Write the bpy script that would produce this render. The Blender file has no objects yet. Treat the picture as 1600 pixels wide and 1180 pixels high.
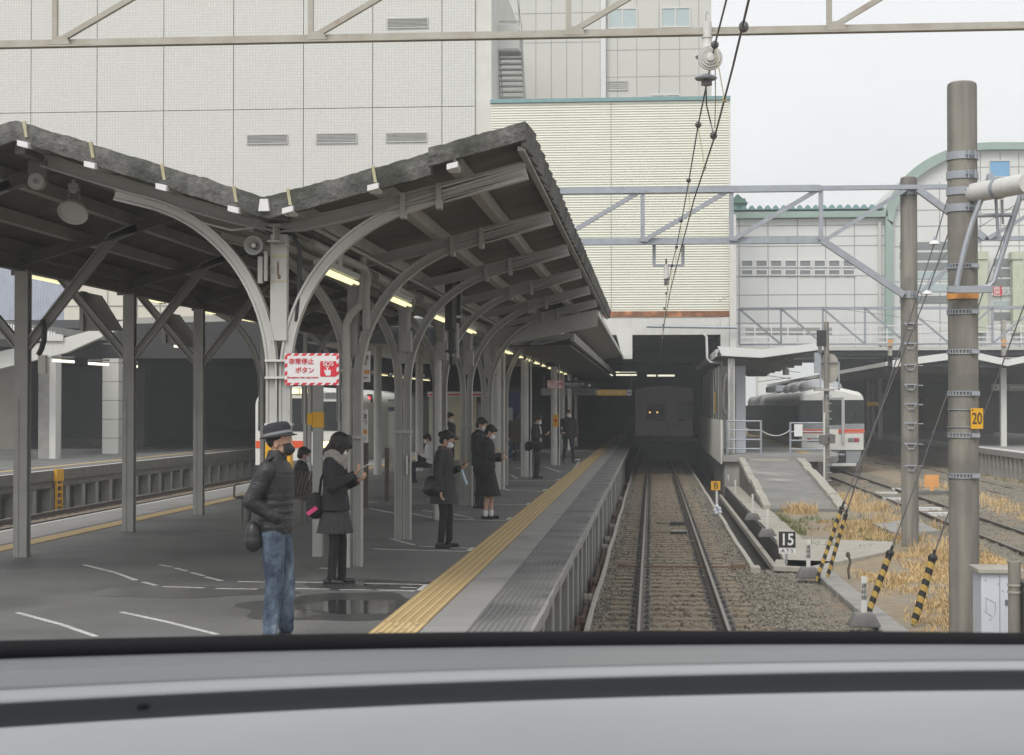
import bpy, math, random
from mathutils import Vector, Matrix, noise as mnoise
R = math.radians
random.seed(7)
scn = bpy.context.scene
col = scn.collection

# ---------------- camera ----------------
F_PX = 2600.0
CAM_Z = 2.8
YAW = math.atan(218 / F_PX)       # the lens looks a little left of the track
PITCH = math.atan(45 / F_PX)
cam_d = bpy.data.cameras.new('camera')
cam = bpy.data.objects.new('camera', cam_d)
col.objects.link(cam)
cam.location = (0, 0, CAM_Z)
cam.rotation_euler = (math.pi / 2 + PITCH, 0, YAW)
cam_d.sensor_width = 36
cam_d.lens = F_PX / 1600 * 36
cam_d.clip_start = 0.05
cam_d.clip_end = 5000
cam_d.dof.use_dof = True
cam_d.dof.focus_distance = 24
cam_d.dof.aperture_fstop = cam_d.lens / 1.7     # 1.7 mm pupil
scn.camera = cam
CM = cam.rotation_euler.to_matrix()

def ray(px, py):
    return CM @ Vector(((px - 800) / F_PX, (590 - py) / F_PX, -1))
def at(px, py, Y):
    d = ray(px, py); t = Y / d.y
    return Vector((d.x * t, Y, CAM_Z + d.z * t))
def gz(px, py, z=0.0):
    d = ray(px, py); t = (z - CAM_Z) / d.z
    return Vector((d.x * t, d.y * t, z))

# ---------------- sky, sun, exposure ----------------
SUN_EL, SUN_AZ = R(48), R(200)     # azimuth measured clockwise from +Y
w = bpy.data.worlds.new('World'); scn.world = w; w.use_nodes = True
nt = w.node_tree; nt.nodes.clear()
sky = nt.nodes.new('ShaderNodeTexSky'); sky.sky_type = 'NISHITA'; sky.sun_disc = False
sky.sun_elevation = SUN_EL; sky.sun_rotation = SUN_AZ
sky.air_density = 1.5; sky.dust_density = 6.0
hsv = nt.nodes.new('ShaderNodeHueSaturation'); hsv.inputs['Saturation'].default_value = 0.25
bg1 = nt.nodes.new('ShaderNodeBackground'); bg1.inputs[1].default_value = 0.07
bg2 = nt.nodes.new('ShaderNodeBackground'); bg2.inputs[0].default_value = (0.985, 0.985, 0.99, 1); bg2.inputs[1].default_value = 0.72
add = nt.nodes.new('ShaderNodeAddShader'); wo = nt.nodes.new('ShaderNodeOutputWorld')
nt.links.new(sky.outputs[0], hsv.inputs['Color']); nt.links.new(hsv.outputs[0], bg1.inputs[0])
# soft uneven overcast
stc = nt.nodes.new('ShaderNodeTexCoord'); snz = nt.nodes.new('ShaderNodeTexNoise'); snz.inputs['Scale'].default_value = 3.5; snz.inputs['Detail'].default_value = 4
smp = nt.nodes.new('ShaderNodeMapping'); smp.inputs['Scale'].default_value = (1, 1, 2.6); srp = nt.nodes.new('ShaderNodeMapRange'); srp.inputs[1].default_value = .35; srp.inputs[2].default_value = .65; srp.inputs[3].default_value = .70; srp.inputs[4].default_value = .785
nt.links.new(stc.outputs['Generated'], smp.inputs[0]); nt.links.new(smp.outputs[0], snz.inputs['Vector']); nt.links.new(snz.outputs[0], srp.inputs[0]); nt.links.new(srp.outputs[0], bg2.inputs[1])
nt.links.new(bg1.outputs[0], add.inputs[0]); nt.links.new(bg2.outputs[0], add.inputs[1])
nt.links.new(add.outputs[0], wo.inputs[0])
sun_d = bpy.data.lights.new('sun', 'SUN'); sun_d.energy = 1.35; sun_d.angle = R(25); sun_d.color = (1, .97, .92)
sun = bpy.data.objects.new('sun', sun_d); col.objects.link(sun)
sdir = Vector((math.sin(SUN_AZ) * math.cos(SUN_EL), math.cos(SUN_AZ) * math.cos(SUN_EL), math.sin(SUN_EL)))
sun.rotation_euler = sdir.to_track_quat('Z', 'Y').to_euler()
scn.view_settings.view_transform = 'Standard'
scn.view_settings.look = 'None'
scn.view_settings.exposure = 0.0
scn.view_settings.gamma = 1.0
scn.render.engine = 'CYCLES'
scn.cycles.use_denoising = True
scn.cycles.max_bounces = 6
scn.cycles.diffuse_bounces = 4
scn.cycles.glossy_bounces = 2
scn.cycles.transparent_max_bounces = 6
scn.cycles.caustics_reflective = False
scn.cycles.caustics_refractive = False
scn.cycles.sample_clamp_indirect = 4
scn.cycles.volume_bounces = 1

# ---------------- materials ----------------
MATS = {}
def srgb(c):
    return tuple(((v / 255) / 12.92 if v / 255 <= 0.04045 else ((v / 255 + 0.055) / 1.055) ** 2.4) for v in c)
def mat(name, c, rough=0.7, c2=None, sc=3.0, mix=0.5, bump=0.0, bsc=40.0, metal=0.0, spec=0.4, emit=None, streak=False, det=6, sharp=0.0, c3=None, sc3=0.6, dep3=0.5):
    """procedural: base colour, a second colour through noise, an optional third as large patches, bump"""
    m = bpy.data.materials.new(name); m.use_nodes = True
    n = m.node_tree; b = n.nodes['Principled BSDF']
    b.inputs['Roughness'].default_value = rough; b.inputs['Metallic'].default_value = metal
    b.inputs['Specular IOR Level'].default_value = spec
    tc = n.nodes.new('ShaderNodeTexCoord')
    if c2 is None: c2 = tuple(v * 0.8 for v in c)
    def noise_fac(scale, lo, hi, st):
        mp = n.nodes.new('ShaderNodeMapping'); n.links.new(tc.outputs['Object'], mp.inputs[0])
        if st: mp.inputs['Scale'].default_value = (6, 6, 0.5)
        nz = n.nodes.new('ShaderNodeTexNoise'); nz.inputs['Scale'].default_value = scale; nz.inputs['Detail'].default_value = det
        n.links.new(mp.outputs[0], nz.inputs['Vector'])
        mr = n.nodes.new('ShaderNodeMapRange'); mr.inputs[1].default_value = lo; mr.inputs[2].default_value = hi
        n.links.new(nz.outputs[0], mr.inputs[0]); return mr.outputs[0]
    f = noise_fac(sc, .5 - (.28 - .2 * sharp) + (0.5 - mix) * .4, .5 + (.28 - .2 * sharp) + (0.5 - mix) * .4, streak)
    mx = n.nodes.new('ShaderNodeMix'); mx.data_type = 'RGBA'
    mx.inputs[6].default_value = (*c, 1); mx.inputs[7].default_value = (*c2, 1)
    n.links.new(f, mx.inputs[0]); out = mx.outputs[2]
    if c3 is not None:
        f3 = noise_fac(sc3, dep3 - .06, dep3 + .12, False)
        m3 = n.nodes.new('ShaderNodeMix'); m3.data_type = 'RGBA'; m3.inputs[7].default_value = (*c3, 1)
        n.links.new(out, m3.inputs[6]); n.links.new(f3, m3.inputs[0]); out = m3.outputs[2]
    n.links.new(out, b.inputs['Base Color'])
    if bump:
        bz = n.nodes.new('ShaderNodeTexNoise'); bz.inputs['Scale'].default_value = bsc; bz.inputs['Detail'].default_value = 4
        n.links.new(tc.outputs['Object'], bz.inputs['Vector'])
        bp = n.nodes.new('ShaderNodeBump'); bp.inputs['Strength'].default_value = bump; bp.inputs['Distance'].default_value = 0.02
        n.links.new(bz.outputs[0], bp.inputs['Height']); n.links.new(bp.outputs[0], b.inputs['Normal'])
    if emit:
        b.inputs['Emission Color'].default_value = (*emit[0], 1); b.inputs['Emission Strength'].default_value = emit[1]
    MATS[name] = m
    return m
G = lambda v: (v, v, v)
mat('white_paint', (.62, .62, .60), .5, (.50, .50, .47), 4, .4, streak=True)
mat('steel_grey', (.36, .36, .345), .55, (.27, .27, .255), 3, .5, bump=.1)
mat('steel_light', (.43, .43, .41), .5, (.34, .335, .32), 2.5, .5, bump=.1, c3=(.26, .22, .17), sc3=6, dep3=.70)
mat('column_paint', (.50, .50, .48), .5, (.38, .38, .36), 2.5, .5, bump=.08, c3=(.30, .22, .15), sc3=5, dep3=.72)
mat('beam_paint', (.37, .365, .35), .6, (.27, .265, .25), 2.5, .5, bump=.1)
mat('dark_paint', (.16, .155, .148), .65, (.10, .097, .09), 3, .5)
mat('galvanised', (.36, .39, .43), .45, (.27, .29, .32), 6, .5, metal=.3)
mat('rusty_steel', (.42, .41, .37), .65, (.30, .27, .22), 5, .42, bump=.2, c3=(.24, .15, .10), sc3=4, dep3=.70)
mat('roof_sheet', (.145, .13, .115), .9, (.085, .077, .07), 2, .5, bump=.3, bsc=12, c3=(.22, .21, .19), sc3=.9, dep3=.6)
mat('mossy_edge', (.085, .085, .08), .95, (.19, .19, .18), 16, .36, bump=1.0, bsc=30, det=10, sharp=.2, c3=(.055, .057, .05), sc3=2.2, dep3=.52)
mat('asphalt', (.125, .125, .124), .62, (.175, .175, .17), 1.4, .5, bump=.6, bsc=55, c3=(.085, .085, .086), sc3=.45, dep3=.56, spec=.5, det=12)
mat('damp_asphalt', (.055, .056, .058), .28, (.08, .08, .08), 3, .5, bump=.1, bsc=90)
mat('drain_dark', (.055, .053, .048), .95, (.03, .03, .027), 3, .5, bump=.5, bsc=20)
mat('ramp_surface', (.24, .235, .22), .9, (.15, .15, .145), 1.6, .5, bump=.4, bsc=40, c3=(.33, .32, .29), sc3=.7, dep3=.6)
mat('concrete', (.34, .335, .315), .85, (.23, .225, .21), 3, .5, bump=.4, bsc=30)
mat('concrete_dark', (.17, .165, .15), .9, (.10, .095, .085), 4, .5, bump=.5, bsc=20)
mat('pale_concrete', (.42, .40, .35), .85, (.30, .28, .24), 4, .45, bump=.4, bsc=30)
mat('platform_tile', (.30, .295, .28), .7, (.25, .245, .235), 2, .5, bump=.2, bsc=60, c3=(.2, .2, .19), sc3=1, dep3=.62)
mat('stained_slab', (.235, .23, .22), .75, (.16, .158, .15), 1.5, .5, bump=.3, bsc=50, c3=(.09, .09, .088), sc3=.9, dep3=.5)
mat('groove_rubber', (.17, .17, .17), .7, (.11, .11, .11), 8, .5)
mat('yellow_tile', (.47, .34, .16), .7, (.40, .29, .135), 6, .45, bump=.2, c3=(.42, .32, .17), sc3=3, dep3=.62)
mat('yellow_bar', (.58, .45, .24), .7, (.49, .37, .18), 10, .4)
mat('marking', (.62, .62, .60), .7, (.36, .36, .35), 12, .42, sharp=.6)
mat('pole_concrete', (.29, .275, .235), .85, (.135, .13, .12), .9, .52, streak=True, bump=.3, bsc=60, sharp=.4, c3=(.135, .13, .12), sc3=1.1, dep3=.54)
mat('rail_side', (.11, .085, .07), .7, (.07, .055, .045), 9, .5)
mat('rail_top', (.30, .29, .28), .35, (.22, .20, .18), 9, .5, metal=.7)
mat('sleeper_wood', (.29, .24, .17), .9, (.16, .125, .09), 8, .5, bump=.5, bsc=40)
mat('clip_dark', (.035, .034, .036), .6, (.07, .065, .06), 20, .4)
mat('ballast', (.24, .225, .175), .95, (.12, .11, .085), 22, .5, bump=1.0, bsc=30, c3=(.24, .18, .125), sc3=1.2, dep3=.56)
mat('stone', (.30, .28, .235), .9, (.17, .155, .125), 4, .5)
mat('stone_dark', (.15, .135, .11), .9, (.09, .08, .065), 4, .5)
mat('dirt', (.33, .26, .17), .95, (.22, .175, .12), 5, .5, bump=1.0, bsc=18, c3=(.23, .22, .185), sc3=.4, dep3=.52)
mat('dry_grass', (.62, .45, .22), .9, (.46, .33, .17), 3, .5)
mat('green_weed', (.10, .13, .04), .9, (.18, .19, .07), 3, .5)
mat('rust', (.26, .12, .06), .9, (.16, .07, .04), 6, .5, c3=(.50, .22, .10), sc3=2, dep3=.58)
mat('cream_slat', (.73, .735, .64), .6, (.68, .685, .59), 1.2, .5)
mat('cream_wall', (.64, .635, .59), .7, (.52, .51, .46), 1, .5)
mat('white_wall', (.66, .67, .66), .6, (.60, .61, .60), 1, .5)
mat('grey_wall', (.54, .54, .50), .7, (.50, .50, .46), .5, .5)
mat('joint_dark', (.26, .26, .27), .9)
mat('teal_trim', (.19, .33, .33), .5, (.14, .26, .27), 3, .5)
mat('green_trim', (.30, .40, .35), .5, (.25, .34, .30), 1, .5)
mat('green_roof', (.16, .30, .22), .6, (.12, .23, .17), 1, .5)
mat('window_pale', (.42, .50, .50), .15, (.36, .44, .45), .4, .5)
mat('window_grey', (.22, .24, .245), .15, (.16, .18, .18), .4, .5)
mat('window_blue', (.18, .38, .60), .2, (.15, .33, .55), .4, .5)
mat('glass_dark', (.012, .015, .017), .08, (.03, .034, .034), 2.5, .5, spec=.35)
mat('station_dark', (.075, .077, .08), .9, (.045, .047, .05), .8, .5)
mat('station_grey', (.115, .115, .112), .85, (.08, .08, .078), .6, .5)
mat('train_white', (.68, .69, .66), .35, (.58, .58, .55), 2, .5)
mat('train_silver', (.50, .51, .52), .32, (.42, .43, .44), 2, .5, metal=.4)
mat('train_orange', (.72, .10, .03), .4, (.62, .08, .025), 3, .4)
mat('train_grey', (.30, .32, .34), .45, (.22, .24, .26), 3, .5)
mat('train_dull', (.60, .59, .54), .6, (.48, .47, .43), 1.4, .5)
mat('house_grey', (.10, .10, .095), .85, (.08, .08, .076), .6, .5)
mat('kiosk_cream', (.42, .42, .35), .7, (.38, .38, .31), 1, .5)
mat('cream_bright', (.66, .63, .54), .7, (.60, .57, .48), 1, .5)
mat('station_panel', (.20, .20, .195), .7, (.16, .16, .155), 1, .5)
mat('joint_grey', (.33, .33, .31), .9)
mat('pale_green', (.52, .57, .44), .6)
mat('olive_panel', (.15, .15, .07), .7)
mat('station_panel2', (.16, .155, .14), .7)
mat('train_side', (.05, .05, .05), .4, (.03, .03, .03))
mat('window_frame', (.34, .35, .35), .5)
mat('yellowish', (.50, .48, .33), .7, (.38, .34, .22), 8, .5)
mat('dim_yellow', (.50, .34, .06), .5, (.42, .28, .05), 2, .5, emit=((.8, .5, .08), .10))
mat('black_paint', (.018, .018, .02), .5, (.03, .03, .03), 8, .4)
mat('rubber', (.006, .006, .008), .8, (.009, .009, .011), 8, .4, spec=.1)
mat('yellow_paint', (.70, .38, .02), .5, (.60, .31, .02), 6, .4)
mat('guard_yellow', (.56, .36, .05), .6, (.42, .27, .05), 9, .45)
mat('orange_paint', (.72, .36, .12), .5, (.60, .26, .08), 3, .45)
mat('sign_red', (.62, .03, .05), .5, (.55, .025, .04), 6, .4)
mat('sign_white', (.72, .72, .73), .45, (.66, .66, .66), 6, .4)
mat('sign_text', (.03, .03, .03), .6, (.04, .04, .04), 6, .4)
mat('lamp_tube', (.9, .9, .7), .5, emit=((1, .92, .52), 1.05))
mat('lamp_cold', (.9, .9, .8), .5, emit=((1, .96, .74), 1.05))
mat('lamp_head', (.9, .8, .5), .5, emit=((1, .66, .22), 4.5))
mat('lamp_dim', (.9, .6, .3), .5, emit=((1, .50, .16), 1.6))
mat('lamp_red', (.9, .05, .05), .5, emit=((1, .02, .04), 4))
mat('tail_red', (.45, .02, .03), .3)
mat('dash_grey', (.60, .625, .64), .5, (.44, .465, .48), 3, .5, bump=.02, bsc=300)
mat('dash_sill', (.22, .23, .24), .4, (.20, .205, .21), 2, .5)
mat('sill_nose_highlight', (.47, .48, .49), .4, (.44, .45, .46))  # lighter copy of the sill grey, paints the highlight along its front edge
mat('dash_dark', (.035, .039, .042), .7, (.03, .034, .037), 3, .5, spec=.15)
mat('porcelain', (.62, .62, .60), .25, (.52, .52, .50), 5, .5)
mat('wire', (.17, .165, .175), .5, (.10, .095, .10), 5, .5, metal=.4)
mat('cabinet', (.62, .65, .72), .5, (.54, .57, .64), 2, .5)
mat('bench_brown', (.11, .085, .07), .6, (.075, .06, .05), 5, .5)
mat('shutter', (.30, .28, .24), .7, (.24, .22, .19), 2, .5)
mat('blue_panel', (.05, .085, .19), .5, (.04, .07, .15), 2, .5)
mat('water', (.03, .031, .033), .09, (.045, .045, .045), 2, .5, spec=.4, bump=.03, bsc=9)
mat('pipe_rust', (.20, .13, .09), .8, (.12, .08, .06), 6, .5)

# ---------------- mesh builder ----------------
ORIGIN = {}
class MB:
    def __init__(s): s.v = []; s.f = []; s.m = []; s.mats = []; s.cur = 0
    def use(s, name):
        if name not in s.mats: s.mats.append(name)
        s.cur = s.mats.index(name); return s
    def add(s, vs, fs):
        o = len(s.v); s.v.extend(tuple(v) for v in vs)
        for f in fs: s.f.append(tuple(i + o for i in f)); s.m.append(s.cur)
        return s
    def box(s, x0, x1, y0, y1, z0, z1):
        vs = [(x, y, z) for x in (x0, x1) for y in (y0, y1) for z in (z0, z1)]
        return s.add(vs, [(0, 1, 3, 2), (4, 6, 7, 5), (0, 4, 5, 1), (2, 3, 7, 6), (0, 2, 6, 4), (1, 5, 7, 3)])
    def cbox(s, c, dx, dy, dz):
        return s.box(c[0] - dx / 2, c[0] + dx / 2, c[1] - dy / 2, c[1] + dy / 2, c[2] - dz / 2, c[2] + dz / 2)
    def beam(s, p0, p1, w, h, up=(0, 0, 1)):
        p0 = Vector(p0); p1 = Vector(p1); d = (p1 - p0).normalized(); up = Vector(up)
        if abs(d.dot(up)) > .98: up = Vector((0, 1, 0)) if abs(d.y) < .9 else Vector((1, 0, 0))
        a = d.cross(up).normalized(); b = a.cross(d).normalized()
        vs = []
        for p in (p0, p1):
            for u, v in ((-1, -1), (1, -1), (1, 1), (-1, 1)): vs.append(p + a * (u * w / 2) + b * (v * h / 2))
        return s.add(vs, [(3, 2, 1, 0), (4, 5, 6, 7), (0, 1, 5, 4), (1, 2, 6, 5), (2, 3, 7, 6), (3, 0, 4, 7)])
    def angle_bar(s, p0, p1, w, t=.012):      # an L section
        p0 = Vector(p0); p1 = Vector(p1); d = (p1 - p0).normalized(); up = Vector((0, 1, 0))
        if abs(d.dot(up)) > .9: up = Vector((0, 0, 1))
        b = d.cross(up).normalized()
        s.beam(p0 - b * (w / 2 - t / 2), p1 - b * (w / 2 - t / 2), w, t, up=b)
        return s.beam(p0 + up * (w / 2), p1 + up * (w / 2), t, w, up=b)
    def sweep(s, path, prof, side=None, closed=True):
        """prof: list of (u, v); side: fixed vector for the u axis, otherwise a rotation-minimising one"""
        P = [Vector(p) for p in path]; n = len(P); k = len(prof); vs = []
        u = None
        for i, p in enumerate(P):
            d = (P[min(i + 1, n - 1)] - P[max(i - 1, 0)]).normalized()
            if side is not None: u = Vector(side)
            elif u is None:
                u = d.cross(Vector((0, 0, 1)))
                if u.length < .05: u = d.cross(Vector((0, 1, 0)))
            u = (u - d * u.dot(d)).normalized(); v = u.cross(d)
            for a, b in prof: vs.append(p + u * a + v * b)
        fs = []
        for i in range(n - 1):
            for j in range(k):
                j2 = (j + 1) % k
                fs.append((i * k + j, (i + 1) * k + j, (i + 1) * k + j2, i * k + j2))
        if closed: fs += [tuple(range(k)), tuple((n - 1) * k + j for j in reversed(range(k)))]
        return s.add(vs, fs)
    def tube(s, path, r, n=8):
        return s.sweep(path, [(r * math.cos(2 * math.pi * i / n), r * math.sin(2 * math.pi * i / n)) for i in range(n)])
    def lathe(s, prof, c, n=20, axis='Z', a0=0, a1=2 * math.pi, caps=True):
        """prof: (r, h) pairs; turned about the axis through c"""
        vs = []; full = abs(a1 - a0 - 2 * math.pi) < 1e-6; cnt = n if full else n + 1
        for r, h in prof:
            for i in range(cnt):
                a = a0 + (a1 - a0) * i / n; x, y = r * math.cos(a), r * math.sin(a)
                if axis == 'Z': q = (x, y, h)
                elif axis == 'X': q = (h, x, y)
                else: q = (x, h, y)
                vs.append((c[0] + q[0], c[1] + q[1], c[2] + q[2]))
        fs = []
        for i in range(len(prof) - 1):
            for j in range(n):
                j2 = (j + 1) % cnt
                fs.append((i * cnt + j, i * cnt + j2, (i + 1) * cnt + j2, (i + 1) * cnt + j))
        if caps and full:
            fs.append(tuple(reversed(range(cnt)))); fs.append(tuple((len(prof) - 1) * cnt + j for j in range(cnt)))
        return s.add(vs, fs)
    def cyl(s, p0, p1, r0, r1=None, n=12):
        r1 = r0 if r1 is None else r1
        p0 = Vector(p0); p1 = Vector(p1); d = (p1 - p0).normalized()
        a = d.orthogonal().normalized(); b = d.cross(a); vs = []
        for p, r in ((p0, r0), (p1, r1)):
            for i in range(n):
                t = 2 * math.pi * i / n; vs.append(p + (a * math.cos(t) + b * math.sin(t)) * r)
        fs = [(i, (i + 1) % n, n + (i + 1) % n, n + i) for i in range(n)]
        return s.add(vs, fs + [tuple(reversed(range(n))), tuple(range(n, 2 * n))])
    def ell(s, c, rx, ry, rz, n=14, m=9, rot=None):
        vs = []; fs = []
        for i in range(m + 1):
            ph = math.pi * i / m
            for j in range(n):
                t = 2 * math.pi * j / n
                q = Vector((rx * math.sin(ph) * math.cos(t), ry * math.sin(ph) * math.sin(t), rz * math.cos(ph)))
                if rot is not None: q = rot @ q
                vs.append(Vector(c) + q)
        for i in range(m):
            for j in range(n):
                j2 = (j + 1) % n
                if i == 0: fs.append((j, n + j, n + j2)) if 0 else fs.append((i * n + j, (i + 1) * n + j, (i + 1) * n + j2, i * n + j2))
                else: fs.append((i * n + j, (i + 1) * n + j, (i + 1) * n + j2, i * n + j2))
        return s.add(vs, fs)
    def prism(s, poly, axis, a, b):
        """poly in the plane square to axis; extruded from a to b"""
        def q(u, v, t): return {'X': (t, u, v), 'Y': (u, t, v), 'Z': (u, v, t)}[axis]
        k = len(poly); vs = [q(u, v, a) for u, v in poly] + [q(u, v, b) for u, v in poly]
        return s.add(vs, [tuple(range(k)), tuple(reversed(range(k, 2 * k)))] + [(i, k + i, k + (i + 1) % k, (i + 1) % k) for i in range(k)])
    def quad(s, a, b, c, d): return s.add([a, b, c, d], [(0, 1, 2, 3)])
    def rib_ring(s, c, r, z0, z1, n=16): return s.lathe([(r, z0), (r, z1)], c, n)
    def build(s, name, m=None, parent=None, smooth=False, bevel=0.0, origin=None, weld=False):
        me = bpy.data.meshes.new(name)
        vs = [Vector(v) for v in s.v]
        if parent is not None: o0 = ORIGIN[parent.name]
        elif origin is not None: o0 = Vector(origin)
        else:
            xs = [v.x for v in vs]; ys = [v.y for v in vs]; zs = [v.z for v in vs]
            o0 = Vector(((min(xs) + max(xs)) / 2, (min(ys) + max(ys)) / 2, min(zs)))
        me.from_pydata([v - o0 for v in vs], [], s.f)
        names = s.mats if s.mats else [m]
        for x in names: me.materials.append(MATS[x])
        if len(names) > 1:
            for p, i in zip(me.polygons, s.m): p.material_index = i
        import bmesh
        bm = bmesh.new(); bm.from_mesh(me)
        bmesh.ops.remove_doubles(bm, verts=bm.verts, dist=1e-5) if weld else None
        bmesh.ops.recalc_face_normals(bm, faces=bm.faces); bm.to_mesh(me); bm.free()
        if smooth:
            me.polygons.foreach_set('use_smooth', [True] * len(me.polygons))
            me.set_sharp_from_angle(angle=R(35))
        ob = bpy.data.objects.new(name, me); col.objects.link(ob)
        if parent is not None: ob.parent = parent
        else: ob.location = o0
        ORIGIN[ob.name] = o0
        if bevel:
            b = ob.modifiers.new('bevel', 'BEVEL'); b.width = bevel; b.segments = 2; b.limit_method = 'ANGLE'
        return ob

def tag(o, label, cat, group=None):
    o['label'] = label; o['category'] = cat
    if group: o['group'] = group
    return o
def struct(o, kind='structure'):
    o['kind'] = kind; return o
def thing(name, loc, label, cat, group=None):
    o = bpy.data.objects.new(name, None); col.objects.link(o); o.location = loc
    o.empty_display_size = .2; ORIGIN[o.name] = Vector(loc)
    return tag(o, label, cat, group)
def I_prof(w, h, t=.012, tf=.014):
    a, b = w / 2, h / 2
    return [(-a, -b), (a, -b), (a, -b + tf), (t / 2, -b + tf), (t / 2, b - tf), (a, b - tf), (a, b), (-a, b), (-a, b - tf), (-t / 2, b - tf), (-t / 2, -b + tf), (-a, -b + tf)]
def text_mesh(name, s, size, loc, rot, m, parent, depth=.003, align='CENTER', bold=0.0, sx=1.0):
    """lettering as a thin solid mesh"""
    c = bpy.data.curves.new(name, 'FONT'); c.body = s; c.size = size; c.align_x = align; c.align_y = 'CENTER'
    c.extrude = depth; c.offset = bold
    o = bpy.data.objects.new(name, c); col.objects.link(o)
    bpy.context.view_layer.update()
    me = bpy.data.meshes.new_from_object(o.evaluated_get(bpy.context.evaluated_depsgraph_get()))
    bpy.data.objects.remove(o)
    mtx = Matrix.Translation(Vector(loc) - ORIGIN[parent.name]) @ rot.to_4x4() @ Matrix.Diagonal((sx, 1, 1, 1))
    me.transform(mtx); me.materials.clear(); me.materials.append(MATS[m])
    ob = bpy.data.objects.new(name, me); col.objects.link(ob); ob.parent = parent; ORIGIN[ob.name] = ORIGIN[parent.name]
    return ob
def px_prism(name, pts, Y, d, m, parent):
    q = [at(x, y_, Y) for x, y_ in pts]; return MB().prism([(v.x, v.z) for v in q], 'Y', Y, Y + d).build(name, m, parent)
FACE = Matrix(((1, 0, 0), (0, 0, -1), (0, 1, 0)))    # lettering that faces the camera (-Y)
PZ = 0.92        # height of the left platform
# ================= GROUND AND TRACKS =================
GZ = -0.12
m = MB(); m.box(-400, 400, -20, 420, -1.4, -0.75)
struct(m.build('ground', 'dirt'))

def grid_sheet(x0, x1, y0, y1, nx, ny, zf):
    m = MB(); vs = []
    for j in range(ny + 1):
        t = j / ny; y = y0 + (y1 - y0) * (t ** 1.7)
        for i in range(nx + 1):
            x = x0 + (x1 - x0) * i / nx; vs.append((x, y, zf(x, y)))
    m.add(vs, [(j * (nx + 1) + i, j * (nx + 1) + i + 1, (j + 1) * (nx + 1) + i + 1, (j + 1) * (nx + 1) + i) for j in range(ny) for i in range(nx)])
    return m
def nz(x, y, s, a): return a * mnoise.noise(Vector((x * s, y * s, 3.1)))
def kerb_x(y): return 2.95 - .018 * (y - 20)       # left face of the kerb beside the yard
def ballast_z(x, y):
    z = -.168 + nz(x, y, 6, .022) + nz(x, y, 17, .018)
    for rx in (.4 - .567, .4 + .567):
        z -= .03 * math.exp(-((x - rx) / .14) ** 2)
    return z
bb = grid_sheet(-.85, 1.78, 6, 150, 46, 520, ballast_z).build('ballast_bed', 'ballast'); struct(bb)
bb2 = grid_sheet(1.75, 3.0, 6, 30.4, 22, 260, lambda x, y: -.17 + nz(x, y, 6, .04) + nz(x, y, 17, .025) + .03 * max(0, x - 2)).build('ballast_bed', 'ballast'); struct(bb2)
def yard_z(x, y):
    return -.10 + nz(x, y, .5, .05) + nz(x, y, 5, .03) + .06 * max(0, min(1, (x - 8.8) / 1))
yd = grid_sheet(3.0, 24, 6, 150, 90, 420, lambda x, y: yard_z(x, y) - (.0 if abs(x - 7.75) > 1.1 and abs(x - 11.8) > 1.1 else .06)).build('yard_soil', 'dirt'); struct(yd)
yg = grid_sheet(6.2, 14, 14, 150, 44, 420, lambda x, y: yard_z(x, y) + (.02 if (6.5 < x < 9.3 or 10.5 < x < 13.2) and nz(x, y, 1.1, 1) > -.35 else -.12)).build('yard_ballast', 'ballast'); struct(yg)
lb = grid_sheet(-17.0, -9.9, 10, 150, 40, 300, lambda x, y: -.17 + nz(x, y, 5, .04)).build('ballast_bed', 'ballast'); struct(lb)
mu = MB(); mu.box(-1.9, -.82, 5, 150, -.60, -.46); struct(mu.build('gutter_floor', 'drain_dark'))
# loose stones, many small faceted lumps
def stones(name, n, fn, r0, r1, m):
    b = MB(); rnd = random.Random(len(name) + n)
    for _ in range(n):
        x, y, z = fn(rnd); r = rnd.uniform(r0, r1)
        pts = [Vector((1, 0, 0)), Vector((-.5, .87, 0)), Vector((-.5, -.87, 0)), Vector((.1, .1, .75)), Vector((0, 0, -.6))]
        a = rnd.uniform(0, 6.28); mt = Matrix.Rotation(a, 3, 'Z') @ Matrix.Rotation(rnd.uniform(-.7, .7), 3, 'X')
        vs = [Vector((x, y, z)) + mt @ (p * r * rnd.uniform(.65, 1.2)) for p in pts]
        b.add(vs, [(0, 1, 3), (1, 2, 3), (2, 0, 3), (1, 0, 4), (2, 1, 4), (0, 2, 4)])
    return struct(b.build(name, m), 'stuff')
def fn_track(r):
    y = 10 + 52 * r.random() ** 1.5; x = r.uniform(-.82, 1.76)
    return x, y, (-.14 + r.uniform(-.02, .02)) if r.random() < .22 else ballast_z(x, y) + .006
def fn_side(r):
    y = r.uniform(12, 30.2); x = r.uniform(1.76, kerb_x(y))
    return x, y, -.165 + nz(x, y, 6, .04)
def fn_yard(r):
    y = 16 + 45 * r.random() ** 1.3; x = r.uniform(6.3, 13.3)
    return x, y, yard_z(x, y) + .03
stones('track_gravel', 15000, fn_track, .018, .042, 'stone')
stones('dark_gravel', 9000, fn_track, .018, .036, 'stone_dark')
stones('side_gravel', 9000, fn_side, .018, .042, 'stone')
stones('dark_side_gravel', 5000, fn_side, .018, .042, 'stone_dark')
stones('yard_gravel', 8000, fn_yard, .02, .045, 'stone')

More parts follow.
